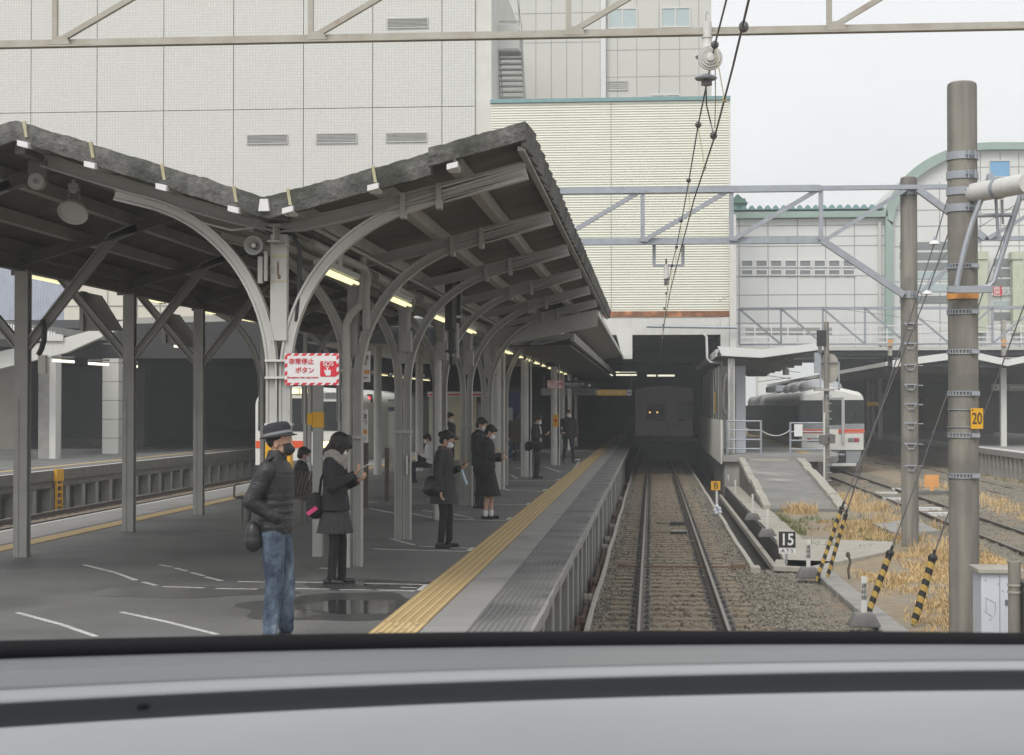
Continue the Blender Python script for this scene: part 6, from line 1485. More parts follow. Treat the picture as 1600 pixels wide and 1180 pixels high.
for px in (1535, 1591): pbox('round_pier', px - 8, 405, px + 8, 520, ya - 1.0, .8, 'pale_green', ab); pbox('pier_head', px - 10, 393, px + 10, 405, ya - 1.1, 1.0, 'pale_green', ab)
pbox('red_sign', 1552, 448, 1566, 462, ya - .2, .1, 'sign_red', ab); text_mesh('sign_text', '遠鉄百貨', .7, at(1581, 456, ya - .2), FACE, 'sign_white', ab)
# distant bright yard seen under the right canopy
o = pbox('far_shed', 1185, 583, 1236, 640, 240, 6, 'white_wall', None); tag(o, 'pale distant building glimpsed under the right canopy', 'building')
for k, pts in enumerate((((1183, 585), (1236, 592)), ((1183, 597), (1236, 590)), ((1183, 575), (1250, 582)))):
    wire('far_wire', [at(x, y_, 140) for x, y_ in pts], .03, 'thin distant wire glimpsed under the right canopy, %s' % ('middle', 'lowest', 'uppest')[k].replace('uppest', 'top one'))
# ================= TRAINS =================
def train_body(name, parent, prof, y0, y1, m, nose=0.0):
    """prof: half outline (x, z) from bottom centre to roof centre; the first ring is drawn in for a rounded nose"""
    full = [(x, z) for x, z in prof] + [(-x, z) for x, z in reversed(prof)]
    return full
def rounded(cx, w, zb, zr, r, n=8, roof=.18):
    """outline of a carriage: straight sides, rounded shoulders, arched roof"""
    pts = [(cx - w, zb), (cx - w, zr - r)]
    for i in range(1, n + 1): a = math.pi - math.pi / 2 * i / n; pts.append((cx - w + r + r * math.cos(a), zr - r + r * math.sin(a) * 1.0))
    for i in range(1, n): t = i / n; pts.append((cx - w + r + (2 * w - 2 * r) * t, zr + roof * math.sin(math.pi * t)))
    for i in range(n + 1): a = math.pi / 2 - math.pi / 2 * i / n; pts.append((cx + w - r + r * math.cos(a), zr - r + r * math.sin(a)))
    pts.append((cx + w, zb)); return pts
def loft_rings(b, rings):
    k = len(rings[0]); vs = [v for r_ in rings for v in r_]
    b.add(vs, [(i * k + j, i * k + (j + 1) % k, (i + 1) * k + (j + 1) % k, (i + 1) * k + j) for i in range(len(rings) - 1) for j in range(k)] + [tuple(reversed(range(k)))])
def pane(name, px0, py0, px1, py1, Y, m, parent, d=.03, bev=.02):
    a, c = at(px0, py1, Y), at(px1, py0, Y); b = MB(); b.box(a.x, c.x, Y, Y + d, a.z, c.z); return b.build(name, m, parent, bevel=bev)
# --- commuter train on the left ---
L = thing('commuter_train', (-11.35, 55, 0), 'white commuter train with an orange stripe and lit headlamps behind the left columns', 'train')
YL = at(467, 650, 1).y * 54.6; cxl = at(467.5, 650, YL).x; w_ = 1.50
zr = at(470, 612, YL).z; zbL = at(470, 727, YL).z
b = MB(); rings = []
for y, s_, dz in ((YL, .985, -.03), (YL + .12, 1, 0), (YL + 40, 1, 0)): rings.append([(cxl + (x - cxl) * s_, y, z + (dz if z > 2 else 0)) for x, z in rounded(cxl, w_, zbL, zr, .42)])
loft_rings(b, rings); b.build('body', 'train_white', L, smooth=True)
Yf = YL - .02
pane('windscreen', 443, 622, 492, 674, Yf - .01, 'glass_dark', L); pane('side_windscreen', 403, 627, 428, 673, Yf - .01, 'glass_dark', L); pane('side_windscreen', 499, 627, 538, 673, Yf - .01, 'glass_dark', L)
for x0, x1 in ((399.5, 411), (429, 484), (514, 549)): pane('orange_stripe', x0, 689, x1, 700, Yf - .004, 'train_orange', L, bev=0)
pane('destination_frame', 450, 607, 484, 616, Yf - .02, 'yellowish', L); 
o = pane('lamp_glass', 452.5, 608, 466, 615, Yf - .05, 'lamp_head', L); o = pane('lamp_glass', 469, 608, 482, 615, Yf - .05, 'lamp_head', L)
pane('destination_box', 505, 613, 528, 622, Yf - .03, 'window_grey', L); text_mesh('destination', '豊橋', .17, at(516, 617.5, Yf - .035), FACE, 'dark_paint', L); pane('number_box', 408, 612, 416, 622, Yf - .03, 'window_grey', L)
pane('headlight_case', 503, 690, 516, 700, Yf - .04, 'galvanised', L); pane('headlight', 505, 690.5, 514, 699.5, Yf - .06, 'lamp_head', L); pane('headlight_case', 408, 690, 421, 700, Yf - .04, 'galvanised', L); pane('headlight', 415, 690.5, 421, 699.5, Yf - .06, 'lamp_dim', L)
pane('skirt', 404, 727, 545, 742, YL + .1, 'train_grey', L); b = MB(); b.box(cxl - .25, cxl + .25, YL - .35, YL + .1, .65, 1.0); b.build('coupler', 'dark_paint', L)
pane('gangway_frame', 436, 618, 441, 712, Yf - .05, 'train_silver', L, bev=0); pane('gangway_frame', 493, 618, 497, 712, Yf - .05, 'train_silver', L, bev=0)
p = at(577, 622, 60); b = MB(); b.ell(p, .05, .05, .05, 10, 8)
t = thing('red_signal', p, 'tiny red signal lamp glowing right of the commuter train', 'signal'); b.build('lamp', 'lamp_red', t, smooth=True); pbox('housing', 573, 616, 581, 629, 60.1, .2, 'black_paint', t)
# --- express train on the right ---
Rt = thing('express_train', (7.9, 72.5, 0), 'white express train with an orange stripe standing at the right platform', 'train')
YE = 72.5; cxr = at(1300.5, 650, YE).x; wr = at(1352, 650, YE).x - cxr; zt_ = at(1300, 605, YE).z; zs = at(1300, 703, YE).z
b = MB(); rings = []
for y, s_, dz in ((YE, .93, -.10), (YE + .15, .975, -.03), (YE + .5, 1, 0), (YE + 21, 1, 0), (YE + 42, 1.0, 0)):
    rings.append([(cxr + (x - cxr) * s_ + max(0, y - YE - 10) * .006, y, z + (dz * 1.5 if z > 2.9 else 0)) for x, z in rounded(cxr, wr, zs, zt_ - .17, .40, roof=.17)])
loft_rings(b, rings); b.build('body', 'train_white', Rt, smooth=True)
Yf = YE - .012
b = MB(); xl_ = cxr - wr - .012
b.box(xl_ - .004, xl_ + .05, YE + .6, YE + 42, 1.35, 2.85); b.build('dark_side', 'train_side', Rt)
pane('windscreen', 1249, 625.5, 1285.5, 660, Yf - .005, 'glass_dark', Rt); pane('windscreen', 1320, 625, 1350, 662, Yf - .005, 'glass_dark', Rt); pane('door_window', 1291, 625, 1315, 664, Yf - .03, 'glass_dark', Rt)
pane('grey_band', 1250, 662, 1285, 670, Yf - .003, 'train_grey', Rt, bev=0); pane('grey_band', 1320, 662, 1350.5, 670, Yf - .003, 'train_grey', Rt, bev=0); pane('grey_band', 1291, 665, 1315, 671, Yf - .034, 'train_grey', Rt, bev=0)
for x0, x1, dy in ((1250, 1285, 0), (1317, 1351, 0), (1308, 1315, -.03)):
    pane('orange_stripe', x0, 671, x1, 674.6, Yf - .004 + dy, 'train_orange', Rt, bev=0); pane('orange_line', x0, 675.6, x1, 676.8, Yf - .004 + dy, 'train_orange', Rt, bev=0)
for x0, x1 in ((1315, 1318.5), (1286.5, 1289.5)): pane('door_frame', x0, 621, x1, 693, Yf - .10, 'train_silver', Rt, bev=.02)
pane('door_frame', 1286.5, 620, 1318.5, 623, Yf - .10, 'train_silver', Rt)
pane('tail_lamp_case', 1325, 684, 1343, 690.5, Yf - .02, 'train_grey', Rt); pane('lamp', 1326, 685, 1333, 690, Yf - .03, 'window_grey', Rt); pane('tail_lamp', 1334.5, 685, 1342, 690, Yf - .03, 'tail_red', Rt)
pane('tail_lamp_case', 1261, 684, 1281, 690.5, Yf - .02, 'train_grey', Rt); pane('tail_lamp', 1262, 685, 1268.5, 690, Yf - .03, 'tail_red', Rt); pane('lamp', 1271, 685, 1280, 690, Yf - .03, 'window_grey', Rt)
pane('top_lamp', 1272, 617, 1283, 622.5, Yf + .08, 'window_grey', Rt, .2); pane('top_lamp', 1322.5, 617, 1333, 622.5, Yf + .08, 'window_grey', Rt, .2)
pane('stencil_plate', 1301, 670.5, 1308.5, 680, Yf - .05, 'pale_concrete', Rt)
b = MB(); q = [at(x, y_, YE) for x, y_ in ((1300, 702), (1347, 702), (1344, 718), (1338, 726), (1330, 730), (1300, 730))]; b.prism([(v.x, v.z) for v in q], 'Y', YE + .05, YE + 1.2); b.build('skirt', 'train_grey', Rt, bevel=.03)
b = MB(); q = [at(x, y_, YE) for x, y_ in ((1250, 702), (1299.5, 702), (1299.5, 730), (1270, 730), (1258, 724), (1253, 714))]; b.prism([(v.x, v.z) for v in q], 'Y', YE + .05, YE + 1.2); b.build('skirt', 'train_grey', Rt, bevel=.03)
pane('coupler_recess', 1298, 697, 1322, 723, YE + .02, 'black_paint', Rt); b = MB(); p = at(1306, 707, YE); b.cyl((p.x, YE - .3, p.z), (p.x, YE + .3, p.z), .13, n=14); b.build('coupler', 'dark_paint', Rt); pane('step_plate', 1309, 709, 1320, 712, YE - .1, 'galvanised', Rt)
pane('lower_trim', 1300, 724, 1338, 728.5, YE + .0, 'train_white', Rt)
b = MB(); b.tube([at(1327, 663, YE - .03), at(1334, 655, YE - .05), at(1338, 645, YE - .04)], .012, 6); b.build('wiper', 'black_paint', Rt)
for k, y in enumerate((YE + 4, YE + 9, YE + 13)):
    b = MB(); b.ell((cxr - .1, y, zt_ + .02), 1.0, 1.6, .42, 16, 8); b.build('roof_unit', 'train_silver', Rt, smooth=True)
b = MB(); b.box(cxr - .8, cxr + .8, YE + 22, YE + 30, zt_, zt_ + .35); b.build('roof_box', 'train_grey', Rt, bevel=.05)
# --- dull train standing in the dark hall ---
D = thing('dark_train', (.35, 84, 0), 'dim grey train front standing deep inside the dark hall on the straight track', 'train')
YD = 84; cxd = at(1037.5, 650, YD).x; wd = 1.45; zd = at(1037, 606, YD).z; zbd = at(1037, 681, YD).z
b = MB(); rings = []
for y, s_ in ((YD, .985), (YD + .12, 1), (YD + 30, 1)): rings.append([(cxd + (x - cxd) * s_, y, z) for x, z in rounded(cxd, wd, zbd, zd - .02, .16, roof=.12)])
loft_rings(b, rings); b.build('body', 'train_dull', D, smooth=True)
for x0, x1 in ((1010, 1039), (1060, 1083)): pane('windscreen', x0, 630, x1, 657, YD - .03, 'glass_dark', D)
pane('end_door', 1041, 622, 1058, 675, YD - .03, 'train_dull', D); pane('lower_panel', 993, 679, 1084, 690, YD + .05, 'dark_paint', D); pane('underframe', 1000, 690, 1076, 718, YD + .4, 'black_paint', D)
for px in (1015.5, 1027): p = at(px, 644.5, YD - .08); b = MB(); b.ell(p, .045, .03, .045, 10, 8); b.build('lamp_reflection', 'lamp_dim', D, smooth=True)  # orange lamp reflections in the windscreen, put in as glowing beads
p = at(1028.5, 677, YD - .03); b = MB()
for a in (.785, 2.356): b.beam((p.x - .1 * math.cos(a), YD - .04, p.z - .1 * math.sin(a)), (p.x + .1 * math.cos(a), YD - .04, p.z + .1 * math.sin(a)), .03, .02, up=(0, 1, 0))
b.build('cross_mark', 'yellowish', D)
# ================= SIGNS AND BOARDS ON THE MAIN PLATFORM =================
def sos(px0, py0, px1, py1, Y, label, full=True):
    a, c = at(px0, py1, Y), at(px1, py0, Y); W, H = c.x - a.x, c.z - a.z
    t = thing('emergency_sign', ((a.x + c.x) / 2, Y, a.z), label, 'sign', 'emergency stop button signs')
    b = MB(); b.box(a.x, c.x, Y, Y + .012, a.z, c.z); b.build('board', 'sign_white', t)
    b = MB(); n = 7; bw = W * .045; border = b
    def para(x0, z0, x1, z1, sk):   # slanted dash
        b.add([(x0, Y - .002, z0), (x1, Y - .002, z0), (x1 + sk, Y - .002, z1), (x0 + sk, Y - .002, z1), (x0, Y + .001, z0), (x1, Y + .001, z0), (x1 + sk, Y + .001, z1), (x0 + sk, Y + .001, z1)], [(0, 1, 2, 3), (4, 7, 6, 5), (0, 4, 5, 1), (1, 5, 6, 2), (2, 6, 7, 3), (3, 7, 4, 0)])
    for i in range(n):
        x = a.x + W * (i + .05) / n
        if x + W * .09 + bw < c.x + .001: para(x, a.z + .001, x + W * .085, a.z + bw, bw); para(x, c.z - bw, x + W * .085, c.z - .001, bw)
    for i in range(4):
        z = a.z + H * (i + .15) / 4; h_ = H * .12
        for x in (a.x + .001, c.x - bw): b.add([(x, Y - .0025, z), (x + bw, Y - .0025, z + bw * .6), (x + bw, Y - .0025, z + h_ + bw * .6), (x, Y - .0025, z + h_), (x, Y + .001, z), (x + bw, Y + .001, z + bw * .6), (x + bw, Y + .001, z + h_ + bw * .6), (x, Y + .001, z + h_)], [(0, 1, 2, 3), (4, 7, 6, 5), (0, 4, 5, 1), (1, 5, 6, 2), (2, 6, 7, 3), (3, 7, 4, 0)])
    o = b.build('striped_border', 'sign_red', t); o['kind'] = 'stuff'
    def P(u, v): return Vector((a.x + W * u, Y - .003, a.z + H * v))
    text_mesh('lettering', '非常停止', W * .118, P(.305, .735), FACE, 'sign_red', t, bold=.0007); text_mesh('lettering', 'ボタン', W * .118, P(.37, .46), FACE, 'sign_red', t, bold=.0007)
    text_mesh('lettering', 'Emergency train stop button', W * .050, P(.335, .245), FACE, 'sign_red', t)
    b = MB(); q = []; u0, u1, v0, v1, r = .655, .955, .27, .75, .02
    for cx_, cz_, a0 in ((u1 - r, v1 - r * 1.6, 0), (u0 + r, v1 - r * 1.6, 90), (u0 + r, v0 + r * 1.6, 180), (u1 - r, v0 + r * 1.6, 270)):
        for i in range(5): an = R(a0 + 22.5 * i); q.append((a.x + W * (cx_ + r * math.cos(an)), a.z + H * cz_ + W * r * math.sin(an)))
    b.prism(q, 'Y', Y - .004, Y - .0005); b.build('red_square', 'sign_red', t)
    text_mesh('sos_letters', 'SOS', W * .115, P(.805, .665) - Vector((0, .003, 0)), FACE, 'sign_white', t, bold=.0008)
    b = MB(); hx = lambda u, v: (a.x + W * u, a.z + H * v)
    b.prism([hx(.765, .30), hx(.845, .30), hx(.855, .42), hx(.855, .475), hx(.80, .475), hx(.80, .56), hx(.778, .56), hx(.778, .45), hx(.735, .49), hx(.73, .46)], 'Y', Y - .007, Y - .0045)
    b.build('hand_symbol', 'sign_white', t)
    b = MB(); b.lathe([(W * .022, -.0035), (W * .031, -.0035), (W * .031, 0), (W * .022, 0)], P(.789, .575), 18, 'Y', caps=False); b.build('ring_symbol', 'sign_white', t)
    return t
sos(445, 552, 529.5, 602, COLY[0] - .09, 'white and red emergency stop button sign with SOS on the nearest arched column')
sos(855, 594, 880, 607, 52, 'small distant white and red emergency stop sign by the far round columns')
b = MB(); p = at(497, 603, COLY[0] + 3.2)
# yellow button boxes and their posts
t = thing('button_post', gz(497, 880, PZ) if False else at(497, 800, COLY[1] - .6), 'grey post with a yellow band and yellow button box behind the man in the hat', 'post')
Yp = 19.0
pbox('post', 488, 560, 503, 893 if False else 870, Yp, .1, 'steel_grey', t); pbox('yellow_band', 487.5, 644, 503.5, 668, Yp - .01, .12, 'yellow_paint', t); pbox('button_box', 480, 646, 487.4, 664, Yp - .03, .1, 'yellow_paint', t)
t = thing('button_box', at(864, 650, 53), 'small yellow emergency button box on the third round column', 'box')
pbox('box', 864, 648, 872, 667, 52.4, .15, 'yellow_paint', t); pbox('button', 866, 655, 870, 659, 52.36, .03, 'sign_red', t)
def name_sign(x0, y0, x1, y1, Y, label, txt, sub):
    t = thing('station_sign', at((x0 + x1) / 2, y1, Y), label, 'sign', 'narrow station name signs')
    a, c = at(x0, y1, Y), at(x1, y0, Y); H = c.z - a.z
    b = MB(); b.box(a.x, c.x, Y, Y + .03, a.z, c.z); b.build('board', 'sign_white', t); b = MB(); b.box(a.x + .002, c.x - .002, Y - .004, Y - .0005, a.z + H * .27, a.z + H * .40); b.build('orange_strip', 'orange_paint', t)
    text_mesh('lettering', txt, H * .17, Vector(((a.x + c.x) / 2, Y - .005, a.z + H * .70)), FACE, 'sign_text', t, sx=.8); text_mesh('lettering', sub, H * .07, Vector(((a.x + c.x) / 2, Y - .005, a.z + H * .15)), FACE, 'sign_text', t)
name_sign(563, 549, 578, 597, COLY[1] + .6, 'narrow white sign with an orange strip behind the second column, the upper one', 'はま\n松', 'Hama')
name_sign(561, 640, 574, 692, COLY[1] + .3, 'narrow white sign with an orange strip beside the second column, the lower one', 'はま\nまつ', 'Hama')
t = thing('notice_board', gz(616, 770, PZ), 'tall pale notice board on dark legs between the second and third columns', 'notice board')
pbox('board', 607, 627, 620, 725, 27.5, .05, 'grey_wall', t); pbox('leg', 601, 700, 607, 783, 27.4, .06, 'bench_brown', t); pbox('leg', 618, 700, 621.5, 781, 27.6, .06, 'bench_brown', t); pbox('frame', 606, 624, 621, 627, 27.48, .08, 'steel_grey', t)
text_mesh('lettering', '発車時刻', .09, at(613.5, 640, 27.49), FACE, 'blue_panel', t, sx=.5)
o = pbox('dark_board', 568, 692, 575, 793, 24.3, .06, 'bench_brown', None); tag(o, 'narrow dark board leg standing just right of the second column', 'board')
# junction boxes
for x0, y0, x1, y1, Y, lb in ((59, 555, 71, 584, CY2[1] - .12, 'grey switch box on the leftmost forked column'), (634, 712, 637, 742, COLY[2] - .1, 'slim white fuse box on the third arched column'), (698, 735, 701, 760, 35, 'slim white box low on the fourth arched column')):
    o = pbox('switch_box', x0, y0, x1, y1, Y, .08, 'white_paint', None, bevel=.005); tag(o, lb, 'box')
wire('black_cable', [at(66, 500, CY2[1] - .1), at(69, 512, CY2[1] - .1), at(69, 530, CY2[1] - .1), at(65, 545, CY2[1] - .1), at(60, 555, CY2[1] - .1)], .035, 'thick black cable hanging beside the leftmost forked column', 'black_paint', cat='cable')
# bench
bx0 = gz(430, 790, PZ); Yb = 26.5
t = thing('bench', (at(430, 780, Yb).x, Yb, PZ), 'brown slatted bench behind the man in the hat', 'bench')
xa_, xb_ = at(376, 780, Yb).x, at(488, 780, Yb).x
for i in range(7): x = xb_ - .34 + i * .055; b = MB(); b.beam((x - .03, Yb + .0, PZ + .42), (x + .05, Yb + .1, PZ + .83), .04, .03, up=(0, 1, 0)); b.build('slat', 'bench_brown', t)
b = MB(); b.box(xa_, xb_, Yb - .35, Yb + .05, PZ + .40, PZ + .44); b.build('seat', 'bench_brown', t)
for x in (xa_ + .1, xb_ - .1):
    b = MB(); b.tube([(x, Yb - .3, PZ), (x, Yb - .28, PZ + .4), (x, Yb + .05, PZ + .4), (x, Yb + .1, PZ)], .02, 6); b.build('leg', 'dark_paint', t)
b = MB(); b.tube([(xa_ - .02, Yb - .35, PZ + .42), (xa_ - .02, Yb - .33, PZ + .62), (xa_ - .02, Yb, PZ + .62)], .018, 6); b.build('armrest', 'dark_paint', t)
# ================= PEOPLE =================
def fabric(name, c, c2, rough=.85, sc=14, bump=.35, bsc=60, **k): mat(name, c, rough, c2, sc, .5, bump=bump, bsc=bsc, **k)
mat('skin', (.52, .33, .24), .55, (.46, .28, .20), 12, .5, spec=.35)
mat('skin_tan', (.44, .27, .19), .55, (.38, .22, .15), 12, .5)
mat('hair_black', (.012, .011, .011), .45, (.022, .02, .019), 40, .5, bump=.5, bsc=90)
mat('hair_brown', (.03, .022, .018), .45, (.045, .033, .026), 40, .5, bump=.5, bsc=90)
fabric('puffer', (.030, .030, .034), (.018, .018, .021), rough=.5, sc=5)
fabric('coat_black', (.016, .016, .019), (.028, .028, .031))
fabric('coat_dark', (.030, .031, .034), (.045, .045, .048), sc=30)
fabric('coat_brown', (.07, .06, .05), (.05, .043, .036))
fabric('suit_dark', (.020, .021, .025), (.032, .033, .037))
fabric('skirt_grey', (.035, .036, .040), (.052, .052, .056), sc=20)
fabric('tights', (.012, .012, .013), (.02, .02, .021))
fabric('scarf_grey', (.36, .33, .31), (.26, .24, .225), sc=18, bump=.9, bsc=45)
fabric('scarf_brown', (.13, .10, .09), (.09, .07, .065), sc=18, bump=.9, bsc=45)
fabric('maroon', (.05, .02, .022), (.035, .015, .017))
fabric('shirt_white', (.62, .62, .64), (.5, .5, .52))
fabric('hat_felt', (.035, .037, .042), (.02, .021, .025), sc=10, bump=.4)
mat('hat_band', (.26, .27, .29), .7)
fabric('mask_white', (.70, .71, .73), (.62, .63, .66), sc=8, bump=.3, bsc=30)
fabric('mask_black', (.022, .022, .025), (.035, .035, .038), sc=8)
mat('leather', (.015, .015, .016), .35, (.026, .025, .025), 10, .5, bump=.2)
mat('sneaker', (.55, .55, .56), .5)
mat('phone', (.02, .02, .022), .15)
mat('phone_pale', (.55, .55, .52), .2)
mat('eye_white', (.7, .7, .68), .3); mat('iris', (.02, .012, .01), .2)
def denim():
    m = bpy.data.materials.new('denim'); m.use_nodes = True; n = m.node_tree; b = n.nodes['Principled BSDF']; b.inputs['Roughness'].default_value = .9
    tc = n.nodes.new('ShaderNodeTexCoord'); nz_ = n.nodes.new('ShaderNodeTexNoise'); nz_.inputs['Scale'].default_value = 4.5; nz_.inputs['Detail'].default_value = 6; nz_.inputs['Roughness'].default_value = .55
    mp = n.nodes.new('ShaderNodeMapping'); mp.inputs['Scale'].default_value = (1, 1, .5); n.links.new(tc.outputs['Object'], mp.inputs[0]); n.links.new(mp.outputs[0], nz_.inputs['Vector'])
    cr = n.nodes.new('ShaderNodeValToRGB'); e = cr.color_ramp; e.elements[0].position = .38; e.elements[0].color = (.030, .045, .075, 1); e.elements[1].position = .66; e.elements[1].color = (.24, .30, .37, 1)
    x = e.elements.new(.52); x.color = (.09, .125, .175, 1); n.links.new(nz_.outputs[0], cr.inputs[0]); n.links.new(cr.outputs[0], b.inputs['Base Color'])
    bz = n.nodes.new('ShaderNodeTexNoise'); bz.inputs['Scale'].default_value = 18; bz.inputs['Distortion'].default_value = 1.5; n.links.new(mp.outputs[0], bz.inputs['Vector']); bp = n.nodes.new('ShaderNodeBump'); bp.inputs['Strength'].default_value = .5; bp.inputs['Distance'].default_value = .03
    n.links.new(bz.outputs[0], bp.inputs['Height']); n.links.new(bp.outputs[0], b.inputs['Normal']); MATS['denim'] = m
denim()

class Fig:
    """a figure in its own frame: +x forward, +y its left, z up, 1.70 tall when standing; world = base + turn * scale"""
    def __init__(s, label, pos, face, H, fine=.009, seat=False):
        s.k = H / 1.70; s.M = Matrix.Rotation(R(face), 3, 'Z'); s.fine = fine
        s.o = thing('person', pos, label, 'person'); s.base = Vector(pos)
    def w(s, p): return s.base + s.M @ (Vector(p) * s.k)
    def cap(s, b, p0, p1, r0, r1, n=12, fl=1.0):
        """tapered capsule; fl squashes it front to back"""
        p0, p1 = Vector(p0), Vector(p1); d = p1 - p0; L = max(d.length, 1e-4); d = d / L
        u = d.cross(Vector((0, 1, 0))); u = u.normalized() if u.length > .1 else Vector((1, 0, 0)); v = d.cross(u).normalized()
        rings = []
        for i in range(5): a = math.pi / 2 * i / 4; rings.append((p0 - d * r0 * math.cos(a), r0 * math.sin(a) + 1e-4))
        for i in range(5): a = math.pi / 2 * i / 4; rings.append((p1 + d * r1 * math.sin(a), r1 * math.cos(a) + 1e-4))
        vs = []
        for c, r in rings:
            for j in range(n): t = 2 * math.pi * j / n; vs.append(s.w(c + (u * math.cos(t) * fl + v * math.sin(t)) * r))
        k = len(rings)
        b.add(vs, [(i * n + j, i * n + (j + 1) % n, (i + 1) * n + (j + 1) % n, (i + 1) * n + j) for i in range(k - 1) for j in range(n)] + [tuple(reversed(range(n))), tuple((k - 1) * n + j for j in range(n))])
    def ell(s, b, c, rx, ry, rz, rot=None, n=18, m=12):
        rt = s.M if rot is None else s.M @ rot; k = s.k
        b.ell(s.w(c), rx * k, ry * k, rz * k, n, m, rt)
    def loft(s, b, rings, n=24, pleat=0, amp=0.0, seed=0):
        """rings: (x, y, z, rx, ry) stacked; closed"""
        vs = []
        for q, (x, y, z, rx, ry) in enumerate(rings):
            for j in range(n):
                t = 2 * math.pi * j / n; f = 1 + amp * (q / max(1, len(rings) - 1)) * math.cos(pleat * t + seed) if pleat else 1
                vs.append(s.w((x + rx * f * math.cos(t), y + ry * f * math.sin(t), z)))
        k = len(rings)
        b.add(vs, [(i * n + j, i * n + (j + 1) % n, (i + 1) * n + (j + 1) % n, (i + 1) * n + j) for i in range(k - 1) for j in range(n)] + [tuple(reversed(range(n))), tuple((k - 1) * n + j for j in range(n))])
    def done(s, b, name, m, vox=None, parent=None, sm=4, raw=False, solid=0.0, folds=0.0):
        o = b.build(name, m, parent or s.o, smooth=True)
        for p in o.data.polygons: p.use_smooth = True
        if not raw:
            r = o.modifiers.new('skin', 'REMESH'); r.mode = 'VOXEL'; r.voxel_size = (vox or s.fine) * s.k; r.use_smooth_shade = True
            t = o.modifiers.new('smooth', 'SMOOTH'); t.factor = .5; t.iterations = sm
            if folds:
                tx = bpy.data.textures.new('folds', 'CLOUDS'); tx.noise_scale = .075; tx.noise_depth = 3
                d = o.modifiers.new('folds', 'DISPLACE'); d.texture = tx; d.strength = folds; d.mid_level = .5
        if solid: z = o.modifiers.new('thick', 'SOLIDIFY'); z.thickness = solid
        return o
    def hand(s, b, wr, d, side, palm_up=False, curl=.5, grip=False):
        """wr wrist, d pointing direction of the palm; five fingers on a flat palm"""
        wr = Vector(wr); d = Vector(d).normalized(); up = Vector((0, 0, 1)); lat = d.cross(up)
        lat = lat.normalized() if lat.length > .2 else Vector((0, -side, 0)); nrm = lat.cross(d).normalized()
        s.cap(b, wr, wr + d * .03, .024, .026, 10)
        for i, o_ in enumerate((-.030, -.011, .009, .028)):
            s.cap(b, wr + d * .03 + lat * o_ * .7, wr + d * .085 + lat * o_, .014, .012, 8)
            L = (.062, .075, .070, .055)[i]; a = curl * (1 + .12 * i)
            p0 = wr + d * .088 + lat * o_; bend = nrm * (1 if palm_up else -1)
            p1 = p0 + (d * math.cos(a) + bend * math.sin(a)) * L * .5; p2 = p1 + (d * math.cos(a * 2.1) + bend * math.sin(a * 2.1)) * L * .5
            s.cap(b, p0, p1, .0105, .0095, 8); s.cap(b, p1, p2, .0095, .008, 8)
        th = lat * (-side if not grip else side); q0 = wr + d * .03 + th * .024; q1 = q0 + d * .035 + th * .022 ; q2 = q1 + d * .03 + (nrm if palm_up else -nrm) * .012
        s.cap(b, q0, q1, .014, .012, 8); s.cap(b, q1, q2, .0115, .0095, 8)

def head_frame(hc, pitch, turn=0.0):
    rot = Matrix.Rotation(R(turn), 3, 'Z') @ Matrix.Rotation(R(pitch), 3, 'Y')
    return lambda p: Vector(hc) + rot @ Vector(p), rot

